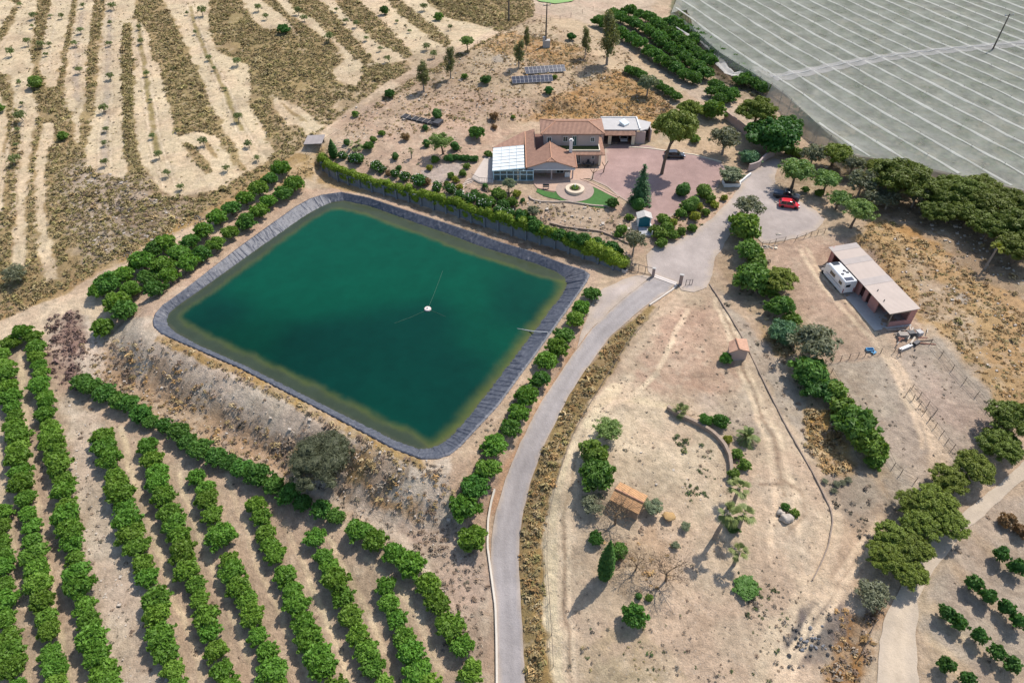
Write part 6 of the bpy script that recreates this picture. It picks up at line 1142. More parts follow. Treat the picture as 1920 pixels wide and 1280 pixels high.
def net_mat(name, col, alpha, sc=1.2):
    m, nt, b = new_mat(name); tc = N(nt, 'ShaderNodeTexCoord'); n = N(nt, 'ShaderNodeTexNoise', Scale=.22, Detail=6.0, Roughness=.65); nt.links.new(tc.outputs['Object'], n.inputs['Vector'])
    mr = N(nt, 'ShaderNodeMapRange'); mr.inputs['From Min'].default_value = .3; mr.inputs['From Max'].default_value = .7; mr.inputs['To Min'].default_value = max(0, alpha-.16); mr.inputs['To Max'].default_value = min(1, alpha+.16); nt.links.new(n.outputs['Fac'], mr.inputs['Value'])
    d = N(nt, 'ShaderNodeBsdfDiffuse'); d.inputs['Color'].default_value = (*col, 1); t2 = N(nt, 'ShaderNodeBsdfTranslucent'); t2.inputs['Color'].default_value = (*col, 1); mx0 = N(nt, 'ShaderNodeMixShader'); mx0.inputs[0].default_value = .35
    nt.links.new(d.outputs[0], mx0.inputs[1]); nt.links.new(t2.outputs[0], mx0.inputs[2])
    tr = N(nt, 'ShaderNodeBsdfTransparent'); mx = N(nt, 'ShaderNodeMixShader'); nt.links.new(mr.outputs['Result'], mx.inputs[0]); nt.links.new(tr.outputs[0], mx.inputs[1]); nt.links.new(mx0.outputs[0], mx.inputs[2]); nt.links.new(mx.outputs[0], nt.nodes['Material Output'].inputs['Surface']); return m
M_NET = net_mat('white_mesh_net', (.53,.54,.48), .50); M_NETS = net_mat('doubled_net_seam', (.68,.68,.62), .80); M_NETC = net_mat('net_curtain', (.52,.50,.43), .60); M_NETW = net_mat('torn_white_net', (.70,.68,.63), .80)
net = empty('crop_net', (*NETW[6], 4), 'huge white shade net with pale seams stretched over rows of vines', 'crop net'); NO = np.array([NETW[6][0], NETW[6][1], 4.0])
def child_sheet(name, V, F_, m, parent, O):
    me = bpy.data.meshes.new(name); me.from_pydata((np.asarray(V)-O).tolist(), [], [tuple(f) for f in F_]); me.polygons.foreach_set('use_smooth', [True]*len(me.polygons)); me.update(); return link(name, me, m, parent)
def build_net():
    b = []
    for i in range(len(NETW)):
        a, c = NETW[i], NETW[(i+1) % len(NETW)]; n = max(1, int(np.hypot(*(c-a))/1.5))
        for k in range(n): b.append(a+(c-a)*k/n)
    b = np.array(b); S = np.arange(-60, 170, SP/6); A_ = np.arange(-140, 140, 2.2); s_, a_ = np.meshgrid(S, A_); x = ORI[0]+s_*pn[0]+a_*sd1[0]; y = ORI[1]+s_*pn[1]+a_*sd1[1]; x = x.ravel(); y = y.ravel()
    k = (sdist(x, y, b) < -.5) & (x < 215) & (y < 292)
    vs, es, fs, *_ = delaunay_2d_cdt([Vector(p) for p in b]+[Vector((p, q)) for p, q in zip(x[k], y[k])], [(i, (i+1) % len(b)) for i in range(len(b))], [], 1, 1e-4)
    V = np.array([(v.x, v.y) for v in vs]); V = np.c_[V, net_z(V[:, 0], V[:, 1])]; child_sheet('net_sheet', V, fs, M_NET, net, NO)
    # seams along the rows
    rg = np.random.default_rng(9)
    for j in range(-10, 28):
        a = np.arange(-140, 140, 1.2); x = ORI[0]+(j*SP)*pn[0]+a*sd1[0]; y = ORI[1]+(j*SP)*pn[1]+a*sd1[1]; ins = (sdist(x, y, NETW) < -.3) & (x < 215) & (y < 290)
        if ins.sum() < 6: continue
        x, y, a = x[ins], y[ins], a[ins]; w = .42*(.25+1.4*fbm(a, a*0+j*9, 6, 3, j+50)); o = .5*(fbm(a, a*0+j*5, 14, 2, j+90)-.5)
        Lf = np.c_[x+pn[0]*(o-w), y+pn[1]*(o-w)]; Rt = np.c_[x+pn[0]*(o+w), y+pn[1]*(o+w)]; zc = net_z(x, y)
        V = np.empty((3*len(x), 3)); V[0::3] = np.c_[Lf, np.maximum(net_z(Lf[:, 0], Lf[:, 1]), zc-.2)+.05]; V[1::3] = np.c_[x+pn[0]*o, y+pn[1]*o, zc+.16]; V[2::3] = np.c_[Rt, np.maximum(net_z(Rt[:, 0], Rt[:, 1]), zc-.2)+.05]
        F_ = [(3*i+c, 3*i+c+1, 3*i+c+4, 3*i+c+3) for i in range(len(x)-1) for c in (0, 1)]; child_sheet('seam', V, F_, M_NETS, net, NO)
    # cross band over the access lane, with tie ridge
    l = NPX([(1449,145),(1475,142),(1520,133),(1580,121),(1640,110),(1740,97),(1830,88),(1925,80),(2050,70)]); s = np.r_[0, np.cumsum(np.hypot(*np.diff(l, axis=0).T))]; t = np.arange(0, s[-1], 1.0); p = np.c_[np.interp(t, s, l[:, 0]), np.interp(t, s, l[:, 1])]; V, F_ = [], []
    for wd, hgt in ((-2.0, .1), (-.5, .12), (0, .34), (.5, .12), (2.2, .1)):
        q = off(p, wd); V.append(np.c_[q, net_z(q[:, 0], q[:, 1])+hgt+.05*fbm(t, t*0+wd, 2, 2, 3)])
    n = len(t); V = np.vstack(V); F_ = [(c*n+i, c*n+i+1, (c+1)*n+i+1, (c+1)*n+i) for c in range(4) for i in range(n-1)]; child_sheet('cross_seam', V, F_, net_mat('lane_net', (.60,.58,.56), .55), net, NO)
    child_sheet('cable', *(lambda mb: (np.array(mb.v), mb.f))(MB().tube([(q[0], q[1], float(net_z(*q[None].T)[0])+.42) for q in p[::3]], .07, 5)), mat('cable_grey', (.55,.54,.52), .6, .05, 2), net, NO)
    # hanging sides
    def curtain(pts, topo, lean=0.0):
        l = NPX(pts); s = np.r_[0, np.cumsum(np.hypot(*np.diff(l, axis=0).T))]; t = np.arange(0, s[-1], .8); p = np.c_[np.interp(t, s, l[:, 0]), np.interp(t, s, l[:, 1])]; V = []
        rows_ = (1.0, .7, .35, 0.0)
        for f in rows_:
            q = off(p, lean*(1-f)+.12*math.sin(f*9)); V.append(np.c_[q, hz(q[:, 0], q[:, 1])+NZ*f*(1 if f < 1 else 1)+(0 if f < 1 else 0)+ .06*(fbm(t, t*0+f, .8, 2, 4)-.5)])
        n = len(t); V = np.vstack(V); child_sheet('side_curtain', V, [(c*n+i, c*n+i+1, (c+1)*n+i+1, (c+1)*n+i) for c in range(3) for i in range(n-1)], topo, net, NO)
    curtain([(1449,157),(1474,175),(1500,202),(1540,238),(1570,262),(1600,290)], M_NETC, -1.2)
    curtain([(1600,290),(1650,299),(1732,313),(1800,329),(1920,357),(1990,376)], net_mat('beige_windbreak', (.44,.38,.31), .85), -.2)
    curtain([(1259,22),(1302,53),(1350,97),(1403,128),(1449,157)], net_mat('thin_side_net', (.52,.50,.45), .35), -.8)
    # posts
    mp = mat('net_post_wood', (.20,.17,.14), .9, .2, 2); k = 0
    l = NPX(NET_PX); s = np.r_[0, np.cumsum(np.hypot(*np.diff(l, axis=0).T))]
    for t in np.arange(3, s[-1], 4.6):
        x, y = np.interp(t, s, l[:, 0]), np.interp(t, s, l[:, 1]); z = G(x, y); mb = MB(); mb.tube([(x-NO[0], y-NO[1], z-.3-NO[2]), (x-NO[0], y-NO[1], z+NZ+.1-NO[2])], .07, 6); mb.build('post', mp, net)
    pts = []
    for j in range(-4, 26):
        for a in np.arange(-78, 100, 8.5):
            x = ORI[0]+j*SP*pn[0]+a*sd1[0]; y = ORI[1]+j*SP*pn[1]+a*sd1[1]
            if x < 175 and y < 235 and x/max(y, 1) < .8: pts.append((x, y))
    pts = np.array(pts); pts = pts[sdist(pts[:, 0], pts[:, 1], NETW) < -1]; mb = MB()
    for x, y in pts: z = float(net_z(np.array([x]), np.array([y]))[0]); mb.tube([(x-NO[0], y-NO[1], z-.6-NO[2]), (x-NO[0], y-NO[1], z+.35-NO[2])], .05, 4)
    o = mb.build('post_tips', mp, net); o['kind'] = 'stuff'
build_net()
# vines under the net, one countless mass
rg = np.random.default_rng(77); PV, NV = [], []
for j in range(-10, 26):
    n = 2600; a = rg.uniform(-110, 110, n); x = ORI[0]+((j+.5)*SP)*pn[0]+a*sd1[0]+pn[0]*rg.normal(0, .75, n); y = ORI[1]+((j+.5)*SP)*pn[1]+a*sd1[1]+pn[1]*rg.normal(0, .75, n)
    k = (x < 180) & (y < 270) & (fbm(a, a*0+j*3, 5, 3, 6) > .34) & (x/np.maximum(y, 1) < .85); x, y = x[k], y[k]; k = sdist(x, y, NETW) < -2; x, y = x[k], y[k]
    PV.append(np.c_[x, y, hz(x, y)+rg.uniform(.4, 2.1, len(x))]); NV.append(np.c_[rg.normal(0, .7, (len(x), 2)), np.ones(len(x))])
V_, F_ = leaves(np.vstack(PV), np.vstack(NV), .55, rg, aspect=.6); tag(link('vines', mesh_np('vines', V_, F_), ML['vine']), kind='stuff')
# torn net blown off the orchard edge
def torn():
    pts = NPX([(1250,45),(1268,58),(1290,72),(1318,86),(1326,92),(1345,112),(1352,128),(1370,146),(1388,146),(1400,138),(1420,136),(1436,146),(1458,158)], 1.0); s = np.r_[0, np.cumsum(np.hypot(*np.diff(pts, axis=0).T))]; t = np.arange(0, s[-1], .35); p = np.c_[np.interp(t, s, pts[:, 0]), np.interp(t, s, pts[:, 1])]
    V = []; m_ = 7
    for c in range(m_):
        w = (c/(m_-1)-.5)*np.interp(t, [0, s[-1]*.25, s[-1]*.5, s[-1]*.7, s[-1]], [.9, 1.3, 3.2, 3.0, 1.6]); q = off(p, 0)+(off(p, 1)-p)*w[:, None]; q = p+(off(p, 1)-p)*w[:, None]
        V.append(np.c_[q, hz(q[:, 0], q[:, 1])+1.4+.9*fbm(t, t*0+c*.5, 2.2, 3, 31)+.3*math.sin(c*1.7)])
    n = len(t); V = np.vstack(V); o = V.mean(0); me = bpy.data.meshes.new('torn_net'); me.from_pydata((V-o).tolist(), [], [(c*n+i, c*n+i+1, (c+1)*n+i+1, (c+1)*n+i) for c in range(m_-1) for i in range(n-1)]); me.polygons.foreach_set('use_smooth', [True]*len(me.polygons)); me.update()
    tag(link('torn_net', me, M_NETW, loc=tuple(o)), 'torn crumpled white netting trailing over shrubs left of the field', 'net')
torn()
# ================================================================ SOLAR, POLES
M_PV = mat('solar_cell_blue', (.022,.03,.055), .25, .25, 1.2, spec=.6); M_ALU = mat('aluminium', (.42,.42,.42), .45, .06, 2, metallic=.2)
def solar(bl, br, lab):
    A, B = Vector(P(*bl)), Vector(P(*br)); d = (B-A); n = 10; wd = d.length/n; u = d.normalized(); bk = Vector((-u.y, u.x, 0)); tilt = math.radians(28); up = bk*math.cos(tilt)+Vector((0, 0, math.sin(tilt))); r = empty('solar_array', A, lab, 'solar panels', 'solar panel rows on the hill')
    nrm = u.cross(up)
    for k in range(n):
        p0 = u*(wd*(k+.01))+Vector((0, 0, .45)); p1 = u*(wd*(k+.99))+Vector((0, 0, .45)); H = 2.15
        fr = MB(); fr.add([p0, p1, p1+up*H, p0+up*H]+[q-nrm*.05 for q in (p0, p1, p1+up*H, p0+up*H)], [(0, 1, 2, 3), (7, 6, 5, 4), (0, 4, 5, 1), (1, 5, 6, 2), (2, 6, 7, 3), (3, 7, 4, 0)]); f = fr.build('panel', M_ALU, r)
        g = MB()
        for v0, v1 in ((.03, H/2-.02), (H/2+.02, H-.03)):
            a, b = p0+u*.03, p1-u*.03; g.quad(*[q+nrm*.006 for q in (a+up*v0, b+up*v0, b+up*v1, a+up*v1)])
        g.build('cells', M_PV, f)
    for k in range(0, n+1, 2): part('strut', M_ALU, r, lambda mb, k=k: mb.tube([u*wd*k+bk*1.7+Vector((0, 0, -.3)), u*wd*k+bk*1.7+Vector((0, 0, 1.32))], .05, 5))
solar((986,142), (1061,137), 'upper row of blue solar panels on the dry hilltop')
solar((961,160), (1037,156), 'lower row of blue solar panels on the dry hilltop')
M_POLE = mat('pole_wood', (.13,.11,.09), .9, .2, 2)
def pole(name, base, h, lab, lean=(0, 0), arm=1.2, m=M_CONC, twin=False, r0=.18):
    b = P(*base); r = empty(name, b, lab, 'power pole')
    part('shaft', m, r, lambda mb: mb.tube([(0, 0, -.4), (lean[0], lean[1], h)], [r0, r0*.55], 8))
    if arm:
        part('crossarm', M_STEELD, r, lambda mb: mb.box((lean[0], lean[1], h-.4), (arm*2, .14, .14), rz=.3))
        for s in (-1, 0, 1): part('insulator', M_WHITE, r, lambda mb, s=s: mb.lathe([(.09, 0), (.13, .1), (.06, .3), (.03, .34)], (lean[0]+s*arm*.9*math.cos(.3), lean[1]+s*arm*.9*math.sin(.3), h-.32), 8))
    return r
pole('power_pole', (954, 40), 12, 'tall dark power pole cut off by the top frame edge', m=M_POLE, r0=.28)
pp_ = pole('power_pole', (1023, 88), 10.8, 'tall power pole rising from a grey concrete block on the hilltop', arm=1.0, m=M_POLE, r0=.26)
part('concrete_base', M_CONC, pp_, lambda mb: mb.box((.2, 0, .7), (1.9, 1.5, 2.2))); part('switch_box', M_ROOFG, pp_, lambda mb: mb.box((-.5, -.3, 2.2), (.7, .6, 1.0)))
pole('power_pole', (1850, 116), 12.5, 'lone power pole standing out of the white netted field', lean=(.5, .3), arm=1.5, m=M_POLE, r0=.26)
# cold frame
cf = P(752, 222); cf2 = P(812, 236); v = Vector(cf2)-Vector(cf); rz = math.atan2(v.y, v.x); fr_ = empty('cold_frame', cf, 'dark sunken cold frame with pale dividers in the upper garden', 'cold frame', rz=rz)
part('bed', mat('black_sheet', (.035,.035,.04), .8, .3, 1), fr_, lambda mb: mb.span((0, 0, -.2), (v.length, 2.0, .35)))
for k in range(6): part('divider', M_PALLET, fr_, lambda mb, k=k: mb.span((v.length*k/6-.06, -.05, -.2), (v.length*k/6+.06, 2.05, .45)))
part('end_wall', M_STEELD, fr_, lambda mb: mb.span((v.length, -.2, -.2), (v.length+1.6, 2.2, .9)))
# shelter at far left end of hedge
sh = P(588, 276); so_ = empty('lean_to', sh, 'small grey lean-to roof at the left end of the hedge', 'shelter')
part('roof', mat('grey_sheet', (.34,.30,.28), .8, .2, 1), so_, lambda mb: mb.slab([(-1.8, -1.2, 1.3), (2.4, -1.2, 1.5), (2.6, 2.0, 2.1), (-1.4, 2.0, 1.9)], .08)); part('wall', M_DARKI, so_, lambda mb: mb.span((-1.6, 1.6, -.3), (2.2, 1.8, 1.8)))
for s in (-1.5, 2.1): part('post', M_WOOD, so_, lambda mb, s=s: mb.box((s, -1.0, .5), (.1, .1, 1.6)))
# ring of pale edging round the fan palm
rp = P(664, 273); ro = empty('radial_edging', rp, 'fan of pale edging strips on the soil around the low fan palm', 'edging')
for k in range(13):
    a = math.radians(60+k*19); part('strip', M_CREAMW, ro, lambda mb, a=a: mb.tube([(1.5*math.cos(a), 1.5*math.sin(a), .08), (4.6*math.cos(a), 3.8*math.sin(a), G(rp[0]+4.6*math.cos(a), rp[1]+3.8*math.sin(a))-rp[2]+.08)], .06, 4))
# ================================================================ VEHICLES
def loft(mb, secs):
    """sections: list of closed rings with equal point counts"""
    b = len(mb.v); n = len(secs[0])
    for s in secs: mb.v += [tuple(p) for p in s]
    for i in range(len(secs)-1):
        for k in range(n): mb.f.append((b+i*n+k, b+i*n+(k+1) % n, b+(i+1)*n+(k+1) % n, b+(i+1)*n+k))
    mb.f += [tuple(b+k for k in range(n-1, -1, -1)), tuple(b+(len(secs)-1)*n+k for k in range(n))]
def ring(x, w, z0, z1, wt=None, r=.12):
    wt = w if wt is None else wt
    return [(x, -w+r*.5, z0), (x, w-r*.5, z0), (x, w, z0+r), (x, (w*2+wt)/3, z0+(z1-z0)*.6), (x, wt, z1-r), (x, wt-r, z1), (x, -wt+r, z1), (x, -wt, z1-r), (x, -(w*2+wt)/3, z0+(z1-z0)*.6), (x, -w, z0+r)]
M_TYRE = mat('tyre_rubber', (.02,.02,.02), .85, .1, 4); M_RIM = mat('wheel_rim', (.45,.45,.46), .35, .05, 4, metallic=.6); M_CGL = mat('car_glass', (.012,.016,.02), .05, .05, 1, spec=.7); M_LAMP = mat('headlamp', (.75,.76,.78), .15, .03, 2, spec=.7); M_TAIL = mat('tail_lamp', (.35,.015,.012), .25, .05, 2); M_PLATE = mat('number_plate_white', (.7,.7,.68), .5, .02, 2)
def wheels(root, L_, w, r, xf, xr):
    for x in (xf, xr):
        for s in (-1, 1):
            t = MB(); t.lathe([(r*.62, -.11), (r*.92, -.11), (r, -.06), (r, .06), (r*.92, .11), (r*.62, .11)], n=22); t.v = [(x+a, s*(w-.08)+c, r+b) for a, b, c in t.v]; to = t.build('wheel', M_TYRE, root, smooth=False)
            h = MB(); h.lathe([(.03, -.09), (r*.6, -.1), (r*.63, -.05), (r*.63, .05), (r*.6, .1), (.03, .09)], n=14); h.v = [(x+a, s*(w-.075)+c, r+b) for a, b, c in h.v]; h.build('rim', M_RIM, to)
def car(name, loc, rz, L_, W_, H, paint, lab, pickup=False):
    r = empty(name, loc, lab, 'car' if not pickup else 'pickup', rz=rz); w = W_/2; f = L_/2; g = .26
    mb = MB()
    belt = H*.60
    if not pickup: prof = [(-f, .80, .42, belt*.86), (-f+.10, .93, .27, belt*.97), (-f+.55, 1, g, belt), (-.2, 1, g, belt), (f*.42, 1, g, belt*.98), (f*.62, .985, g, belt*.90), (f-.35, .95, .27, belt*.76), (f-.08, .86, .34, belt*.64), (f, .78, .42, belt*.54)]
    else: prof = [(-f, .93, .5, belt), (-f+.08, .97, .42, belt*1.02), (-f+.6, 1, .36, belt*1.02), (-.2, 1, .34, belt*1.02), (f*.42, 1, .34, belt*1.02), (f*.55, .99, .34, belt*1.0), (f-.3, .96, .36, belt*.94), (f-.06, .9, .4, belt*.86), (f, .84, .5, belt*.74)]
    loft(mb, [ring(x, w*k, z0, z1, w*k*.95, .09) for x, k, z0, z1 in prof]); bo = mb.build('body', paint, r, smooth=True); 
    md = bo.modifiers.new('edge', 'EDGE_SPLIT'); md.split_angle = math.radians(38)
    # greenhouse
    if pickup: cab = [(-f*.22, .80, H*.93), (-f*.14, .84, H*.985), (f*.06, .85, H), (f*.20, .83, H*.975)]; base = (-f*.27, f*.50); tb = 1.02
    else: cab = [(-f*.80, .74, H*.90), (-f*.66, .80, H*.975), (-f*.05, .82, H), (f*.18, .80, H*.97)]; base = (-f*.93, f*.56); tb = .98
    xs = [base[0]]+[c[0] for c in cab]+[base[1]]
    gl = MB(); b0 = belt*tb-.03
    topz = [b0+.02]+[c[2]-.05 for c in cab]+[b0-.02]; topw = [.88]+[c[1] for c in cab]+[.84]
    rings_ = []
    for x, z, tw in zip(xs, topz, topw): rings_.append([(x, -w*.93, b0-.04), (x, w*.93, b0-.04), (x, w*tw, z), (x, -w*tw, z)])
    # sides lean: make the bottom ring stretch to the full base
    loft(gl, rings_); gl.build('glass', M_CGL, r)
    ro = MB(); loft(ro, [[(x, -w*k, z-.06), (x, w*k, z-.06), (x, w*(k-.05), z), (x, -w*(k-.05), z)] for x, k, z in cab]); ro.build('roof', paint, r, smooth=False, bevel=.03)
    pl_ = MB()
    for s in (-1, 1):
        pl_.tube([(cab[-1][0], s*w*cab[-1][1]*.98, cab[-1][2]-.05), (base[1]-.05, s*w*.9, b0+.02)], .045, 4); pl_.tube([(cab[0][0], s*w*cab[0][1]*.98, cab[0][2]-.05), (base[0]+.04, s*w*.9, b0+.03)], .07, 4); xm = (cab[1][0]+cab[2][0])/2+.1; pl_.tube([(xm, s*w*.84, H-.08), (xm, s*w*.94, b0)], .05, 4)
    pl_.build('pillars', paint, r)
    wheels(r, L_, w, .32 if not pickup else .37, f*.62, -f*.62)
    for s in (-1, 1):
        part('headlight', M_LAMP, r, lambda mb, s=s: mb.box((f-.18, s*w*.68, belt*.64), (.3, .34, .16), rz=-s*.35)); part('tail_light', M_TAIL, r, lambda mb, s=s: mb.box((-f+.06, s*w*.80, belt*.80), (.12, .16, .3))); part('mirror', paint, r, lambda mb, s=s: mb.box((f*.40, s*(w+.09), belt*1.06), (.14, .2, .13)))
    part('number_plate', M_PLATE, r, lambda mb: mb.box((-f+.0, 0, .62), (.04, .5, .11))); part('bumper', M_STEELD, r, lambda mb: mb.box((f-.08, 0, .34), (.2, W_*.86, .16)))
    if pickup: part('bed_cover', mat('bed_cover', (.05,.075,.12), .4, .1, 1, spec=.5), r, lambda mb: mb.box((-f*.63, 0, belt*1.04), (f*.66, W_*.84, .05)))
    return r
def paint_mat(name, col): 
    m = mat(name, col, .28, .04, .8, spec=.5); b = m.node_tree.nodes['Principled BSDF']; b.inputs['Coat Weight'].default_value = .6; b.inputs['Coat Roughness'].default_value = .08; return m
def heading(a, b): A, B = P(*a), P(*b); return math.atan2(B[1]-A[1], B[0]-A[0])
c = P(1478, 388); car('red_car', (c[0], c[1], G(c[0], c[1])+.08), heading((1460, 386), (1496, 391)), 4.0, 1.74, 1.5, paint_mat('red_paint', (.62,.012,.03)), 'small bright red hatchback parked beside a dark pickup')
c = P(1473, 372); car('pickup', (c[0], c[1], G(c[0], c[1])+.08), heading((1455, 369), (1492, 377)), 5.1, 1.85, 1.8, paint_mat('navy_paint', (.012,.016,.026)), 'dark navy pickup with flat bed cover parked behind red hatchback', True)
c = P(1264, 295); car('dark_car', (c[0], c[1], G(c[0], c[1])+.08), 0.0, 4.5, 1.8, 1.5, paint_mat('black_paint', (.02,.022,.028)), 'dark saloon car parked in the shade of the umbrella pine')
car('garage_car', (25.3, 146.0, Z0+.06), -1.57, 4.2, 1.75, 1.45, paint_mat('silver_paint', (.55,.56,.57)), 'pale car standing inside the shaded garage')
# motorhome
mr, mf = P(1577, 550), P(1548, 508); mc = P(1567, 530); hd = srz+math.pi/2; mh = empty('motorhome', (mc[0], mc[1], G(mc[0], mc[1])), 'white motorhome parked close along the stable shed front', 'motorhome', rz=hd)
M_MHW = paint_mat('motorhome_white', (.80,.80,.78))
part('body', M_MHW, mh, lambda mb: loft(mb, [[(x, -1.12, z0), (x, 1.12, z0), (x, 1.14, z1-.15), (x, 1.02, z1), (x, -1.02, z1), (x, -1.14, z1-.15)] for x, z0, z1 in [(-3.45, .55, 2.8), (-3.4, .4, 2.9), (1.6, .4, 2.9), (2.2, .42, 2.82), (2.65, .45, 2.45)]]))
part('cab', M_MHW, mh, lambda mb: loft(mb, [[(x, -w, z0), (x, w, z0), (x, w*.94, z1*.6+z0*.4), (x, w*tw, z1), (x, -w*tw, z1), (x, -w*.94, z1*.6+z0*.4)] for x, w, tw, z0, z1 in [(2.3, 1.04, .92, .4, 2.5), (2.75, 1.03, .86, .4, 2.2), (3.25, 1.0, .86, .42, 1.42), (3.6, .92, .86, .45, 1.2), (3.75, .82, .8, .5, .95)]]))
part('windscreen', M_CGL, mh, lambda mb: mb.add([(2.74, -.86, 2.22), (2.74, .86, 2.22), (3.24, .84, 1.47), (3.24, -.84, 1.47)], [(0, 3, 2, 1)])); 
for s in (-1, 1):
    part('window', M_CGL, mh, lambda mb, s=s: mb.box((.2, s*1.135, 1.95), (1.5, .05, .6))); part('window', M_CGL, mh, lambda mb, s=s: mb.box((-2.3, s*1.135, 1.95), (.9, .05, .55))); part('cab_window', M_CGL, mh, lambda mb, s=s: mb.box((2.55, s*1.035, 1.65), (.75, .05, .5))); part('mirror', M_STEELD, mh, lambda mb, s=s: mb.box((3.05, s*1.2, 1.5), (.12, .25, .3))); part('headlight', M_LAMP, mh, lambda mb, s=s: mb.box((3.62, s*.66, .95), (.2, .3, .2))); part('tail_light', M_TAIL, mh, lambda mb, s=s: mb.box((-3.46, s*.98, 1.0), (.05, .14, .8)))
part('rear_window', M_CGL, mh, lambda mb: mb.box((-3.46, .35, 1.95), (.06, .8, .5))); part('stripe', mat('grey_decal', (.35,.36,.37), .5, .05, 1), mh, lambda mb: (mb.box((-.4, 1.143, 1.25), (4.6, .02, .12)), mb.box((-.4, -1.143, 1.25), (4.6, .02, .12))))
part('roof_light', M_CGL, mh, lambda mb: mb.box((1.75, 0, 2.9), (.9, 1.3, .07))); part('solar_panel', M_PV, mh, lambda mb: mb.box((-2.75, .1, 2.93), (.9, 1.5, .06)))
for x, y in ((-.5, -.3), (-1.3, .45), (-1.0, -.6)): part('roof_vent', M_STEELD, mh, lambda mb, x=x, y=y: mb.box((x, y, 2.96), (.42, .42, .14)))
wheels(mh, 7, 1.05, .36, 2.9, -1.6)
# ================================================================ POND FITTINGS
fl = PZ(802, 580, WZ); fo = empty('float', fl, 'round white float tethered in the middle of the green reservoir', 'float')
part('disc', mat('float_pink', (.66,.55,.50), .7, .1, 2), fo, lambda mb: mb.lathe([(.35, -.2), (.58, -.15), (.62, .1), (.55, .26), (.1, .3)], n=24)); part('outlet', M_WHITE, fo, lambda mb: mb.lathe([(.12, .28), (.12, .5), (.05, .55)], n=10))
M_ROPE = mat('rope_green', (.06,.13,.09), .8, .2, 3)
for px in ([(803,577),(812,556),(822,530),(830,508)], [(804,581),(820,587),(835,594)], [(799,582),(770,595),(740,606)]):
    part('rope', M_ROPE, fo, lambda mb: mb.tube([(lambda q: (q[0]-fl[0], q[1]-fl[1], .03))(PZ(u, v, WZ)) for u, v in px],   .028, 5))
pip = MB(); pb = PZ(1027, 623, .3); pip.tube([(0, 0, 0), *[(lambda q: (q[0]-pb[0], q[1]-pb[1], z-pb[2]))(PZ(u, v, z)) for u, v, z in ((1008, 622, -.3), (992, 620, WZ+.05), (978, 617, WZ+.02), (966, 615, WZ-.05))]], [.12, .12, .10, .05, .03], 8); tag(pip.build('water_pipe', mat('grey_pipe', (.42,.42,.42), .6, .1, 2), loc=pb), 'grey water pipe running over the liner into the reservoir', 'pipe')
# ================================================================ GATES AND FENCES
M_POST = mat('fence_post', (.17,.135,.105), .9, .25, 2)
def fence(name, posts, h, lab, rails=(.5, .95), pm=None, rr=.022, pr=.05, cat='fence', lean=.0, wires=None):
    pm = pm or M_POST
    W = [P(u, v) for u, v in posts]; o = Vector(W[0]); r = empty(name, o, lab, cat); tops = []
    for q in W:
        p = Vector((q[0], q[1], G(q[0], q[1])))-o; t = p+Vector((random.gauss(0, lean), random.gauss(0, lean), h*random.uniform(.92, 1.08))); tops.append((p, t)); part('post', pm, r, lambda mb: mb.tube([p-Vector((0, 0, .3)), t], pr, 6))
    for f in rails:
        mb = MB()
        for (p, t), (p2, t2) in zip(tops[:-1], tops[1:]): mb.tube([p.lerp(t, f), p2.lerp(t2, f)], rr, 5)
        mb.build('rail', pm, r)
    return r
gb = Vector(P(1225, 520)); gb2 = Vector(P(1275, 534))
def pillar(px, h, w, lab, nm='gate_pillar'):
    b = P(*px); r = empty(nm, b, lab, 'gate pillar'); part('shaft', mat('pillar_brown', (.33,.25,.22), .9, .12, 1) if 'pillar_brown' not in bpy.data.materials else bpy.data.materials['pillar_brown'], r, lambda mb: mb.box((0, 0, h/2-.2), (w, .38, h+.4), rz=-.35)); part('cap', M_CONC, r, lambda mb: mb.box((0, 0, h+.04), (w+.12, .5, .1), rz=-.35)); return r
pillar((1224, 519), 1.9, .5, 'left brown pillar of the open entrance gate'); pillar((1275, 534), 2.2, .6, 'right brown pillar of the open entrance gate')
gt = fence('sliding_gate', [(1172, 505), (1184, 508), (1196, 511), (1209, 514), (1222, 517)], 1.75, 'open metal bar gate slid back beside the left gate pillar', rails=(.08, .98), pm=M_STEELD, rr=.05, pr=.05, cat='gate')
fence('side_panel', [(1285, 536), (1292, 535), (1297, 534)], 1.3, 'short metal fence panel right of the right gate pillar', rails=(.1, .97), pm=M_STEELD, pr=.05)
rl = [P(1227, 518), P(1268, 533)]; d_ = Vector(rl[1])-Vector(rl[0]); r_ = empty('gate_rail', rl[0], 'pale concrete gate track crossing the road between the pillars', 'gate track', rz=math.atan2(d_.y, d_.x))
part('strip', mat('pale_concrete', (.60,.53,.47), .85, .08, 1), r_, lambda mb: mb.span((0, -.45, -.15), (d_.length, .45, .16))); part('rail', M_ALU, r_, lambda mb: mb.span((0, -.03, .16), (d_.length, .03, .2)))
pt = P(1171, 510); po = empty('stone_planter', pt, 'grey stone planter at the end of the wall hedge by the gate', 'planter'); part('box', M_ROOFG, po, lambda mb: mb.lathe([(.5, -.2), (.62, .7), (.5, .72)], n=4)); part('soil', M_DARKI, po, lambda mb: mb.lathe([(.4, .6), (.48, .74), (.1, .76)], n=4))
fence('post_fence', [(1429,463),(1441,461),(1453,458),(1470,454)], 1.2, 'short post fence beside the white stone heap at the parking', lean=.06)
fence('post_fence', [(1491,451),(1508,446),(1520,443),(1532,441),(1545,438)], 1.2, 'short post fence between parking and shed roof', lean=.06)
fence('paddock_fence', [(1546,682),(1560,679),(1576,677),(1592,673),(1608,671),(1622,668),(1636,665),(1651,662)], 1.2, 'rickety post fence across the yard beside the blue object', lean=.10)
fence('paddock_fence', [(1677,660),(1688,668),(1684,661)], 1.0, 'broken stub of fence left of the scrap pile', lean=.15)
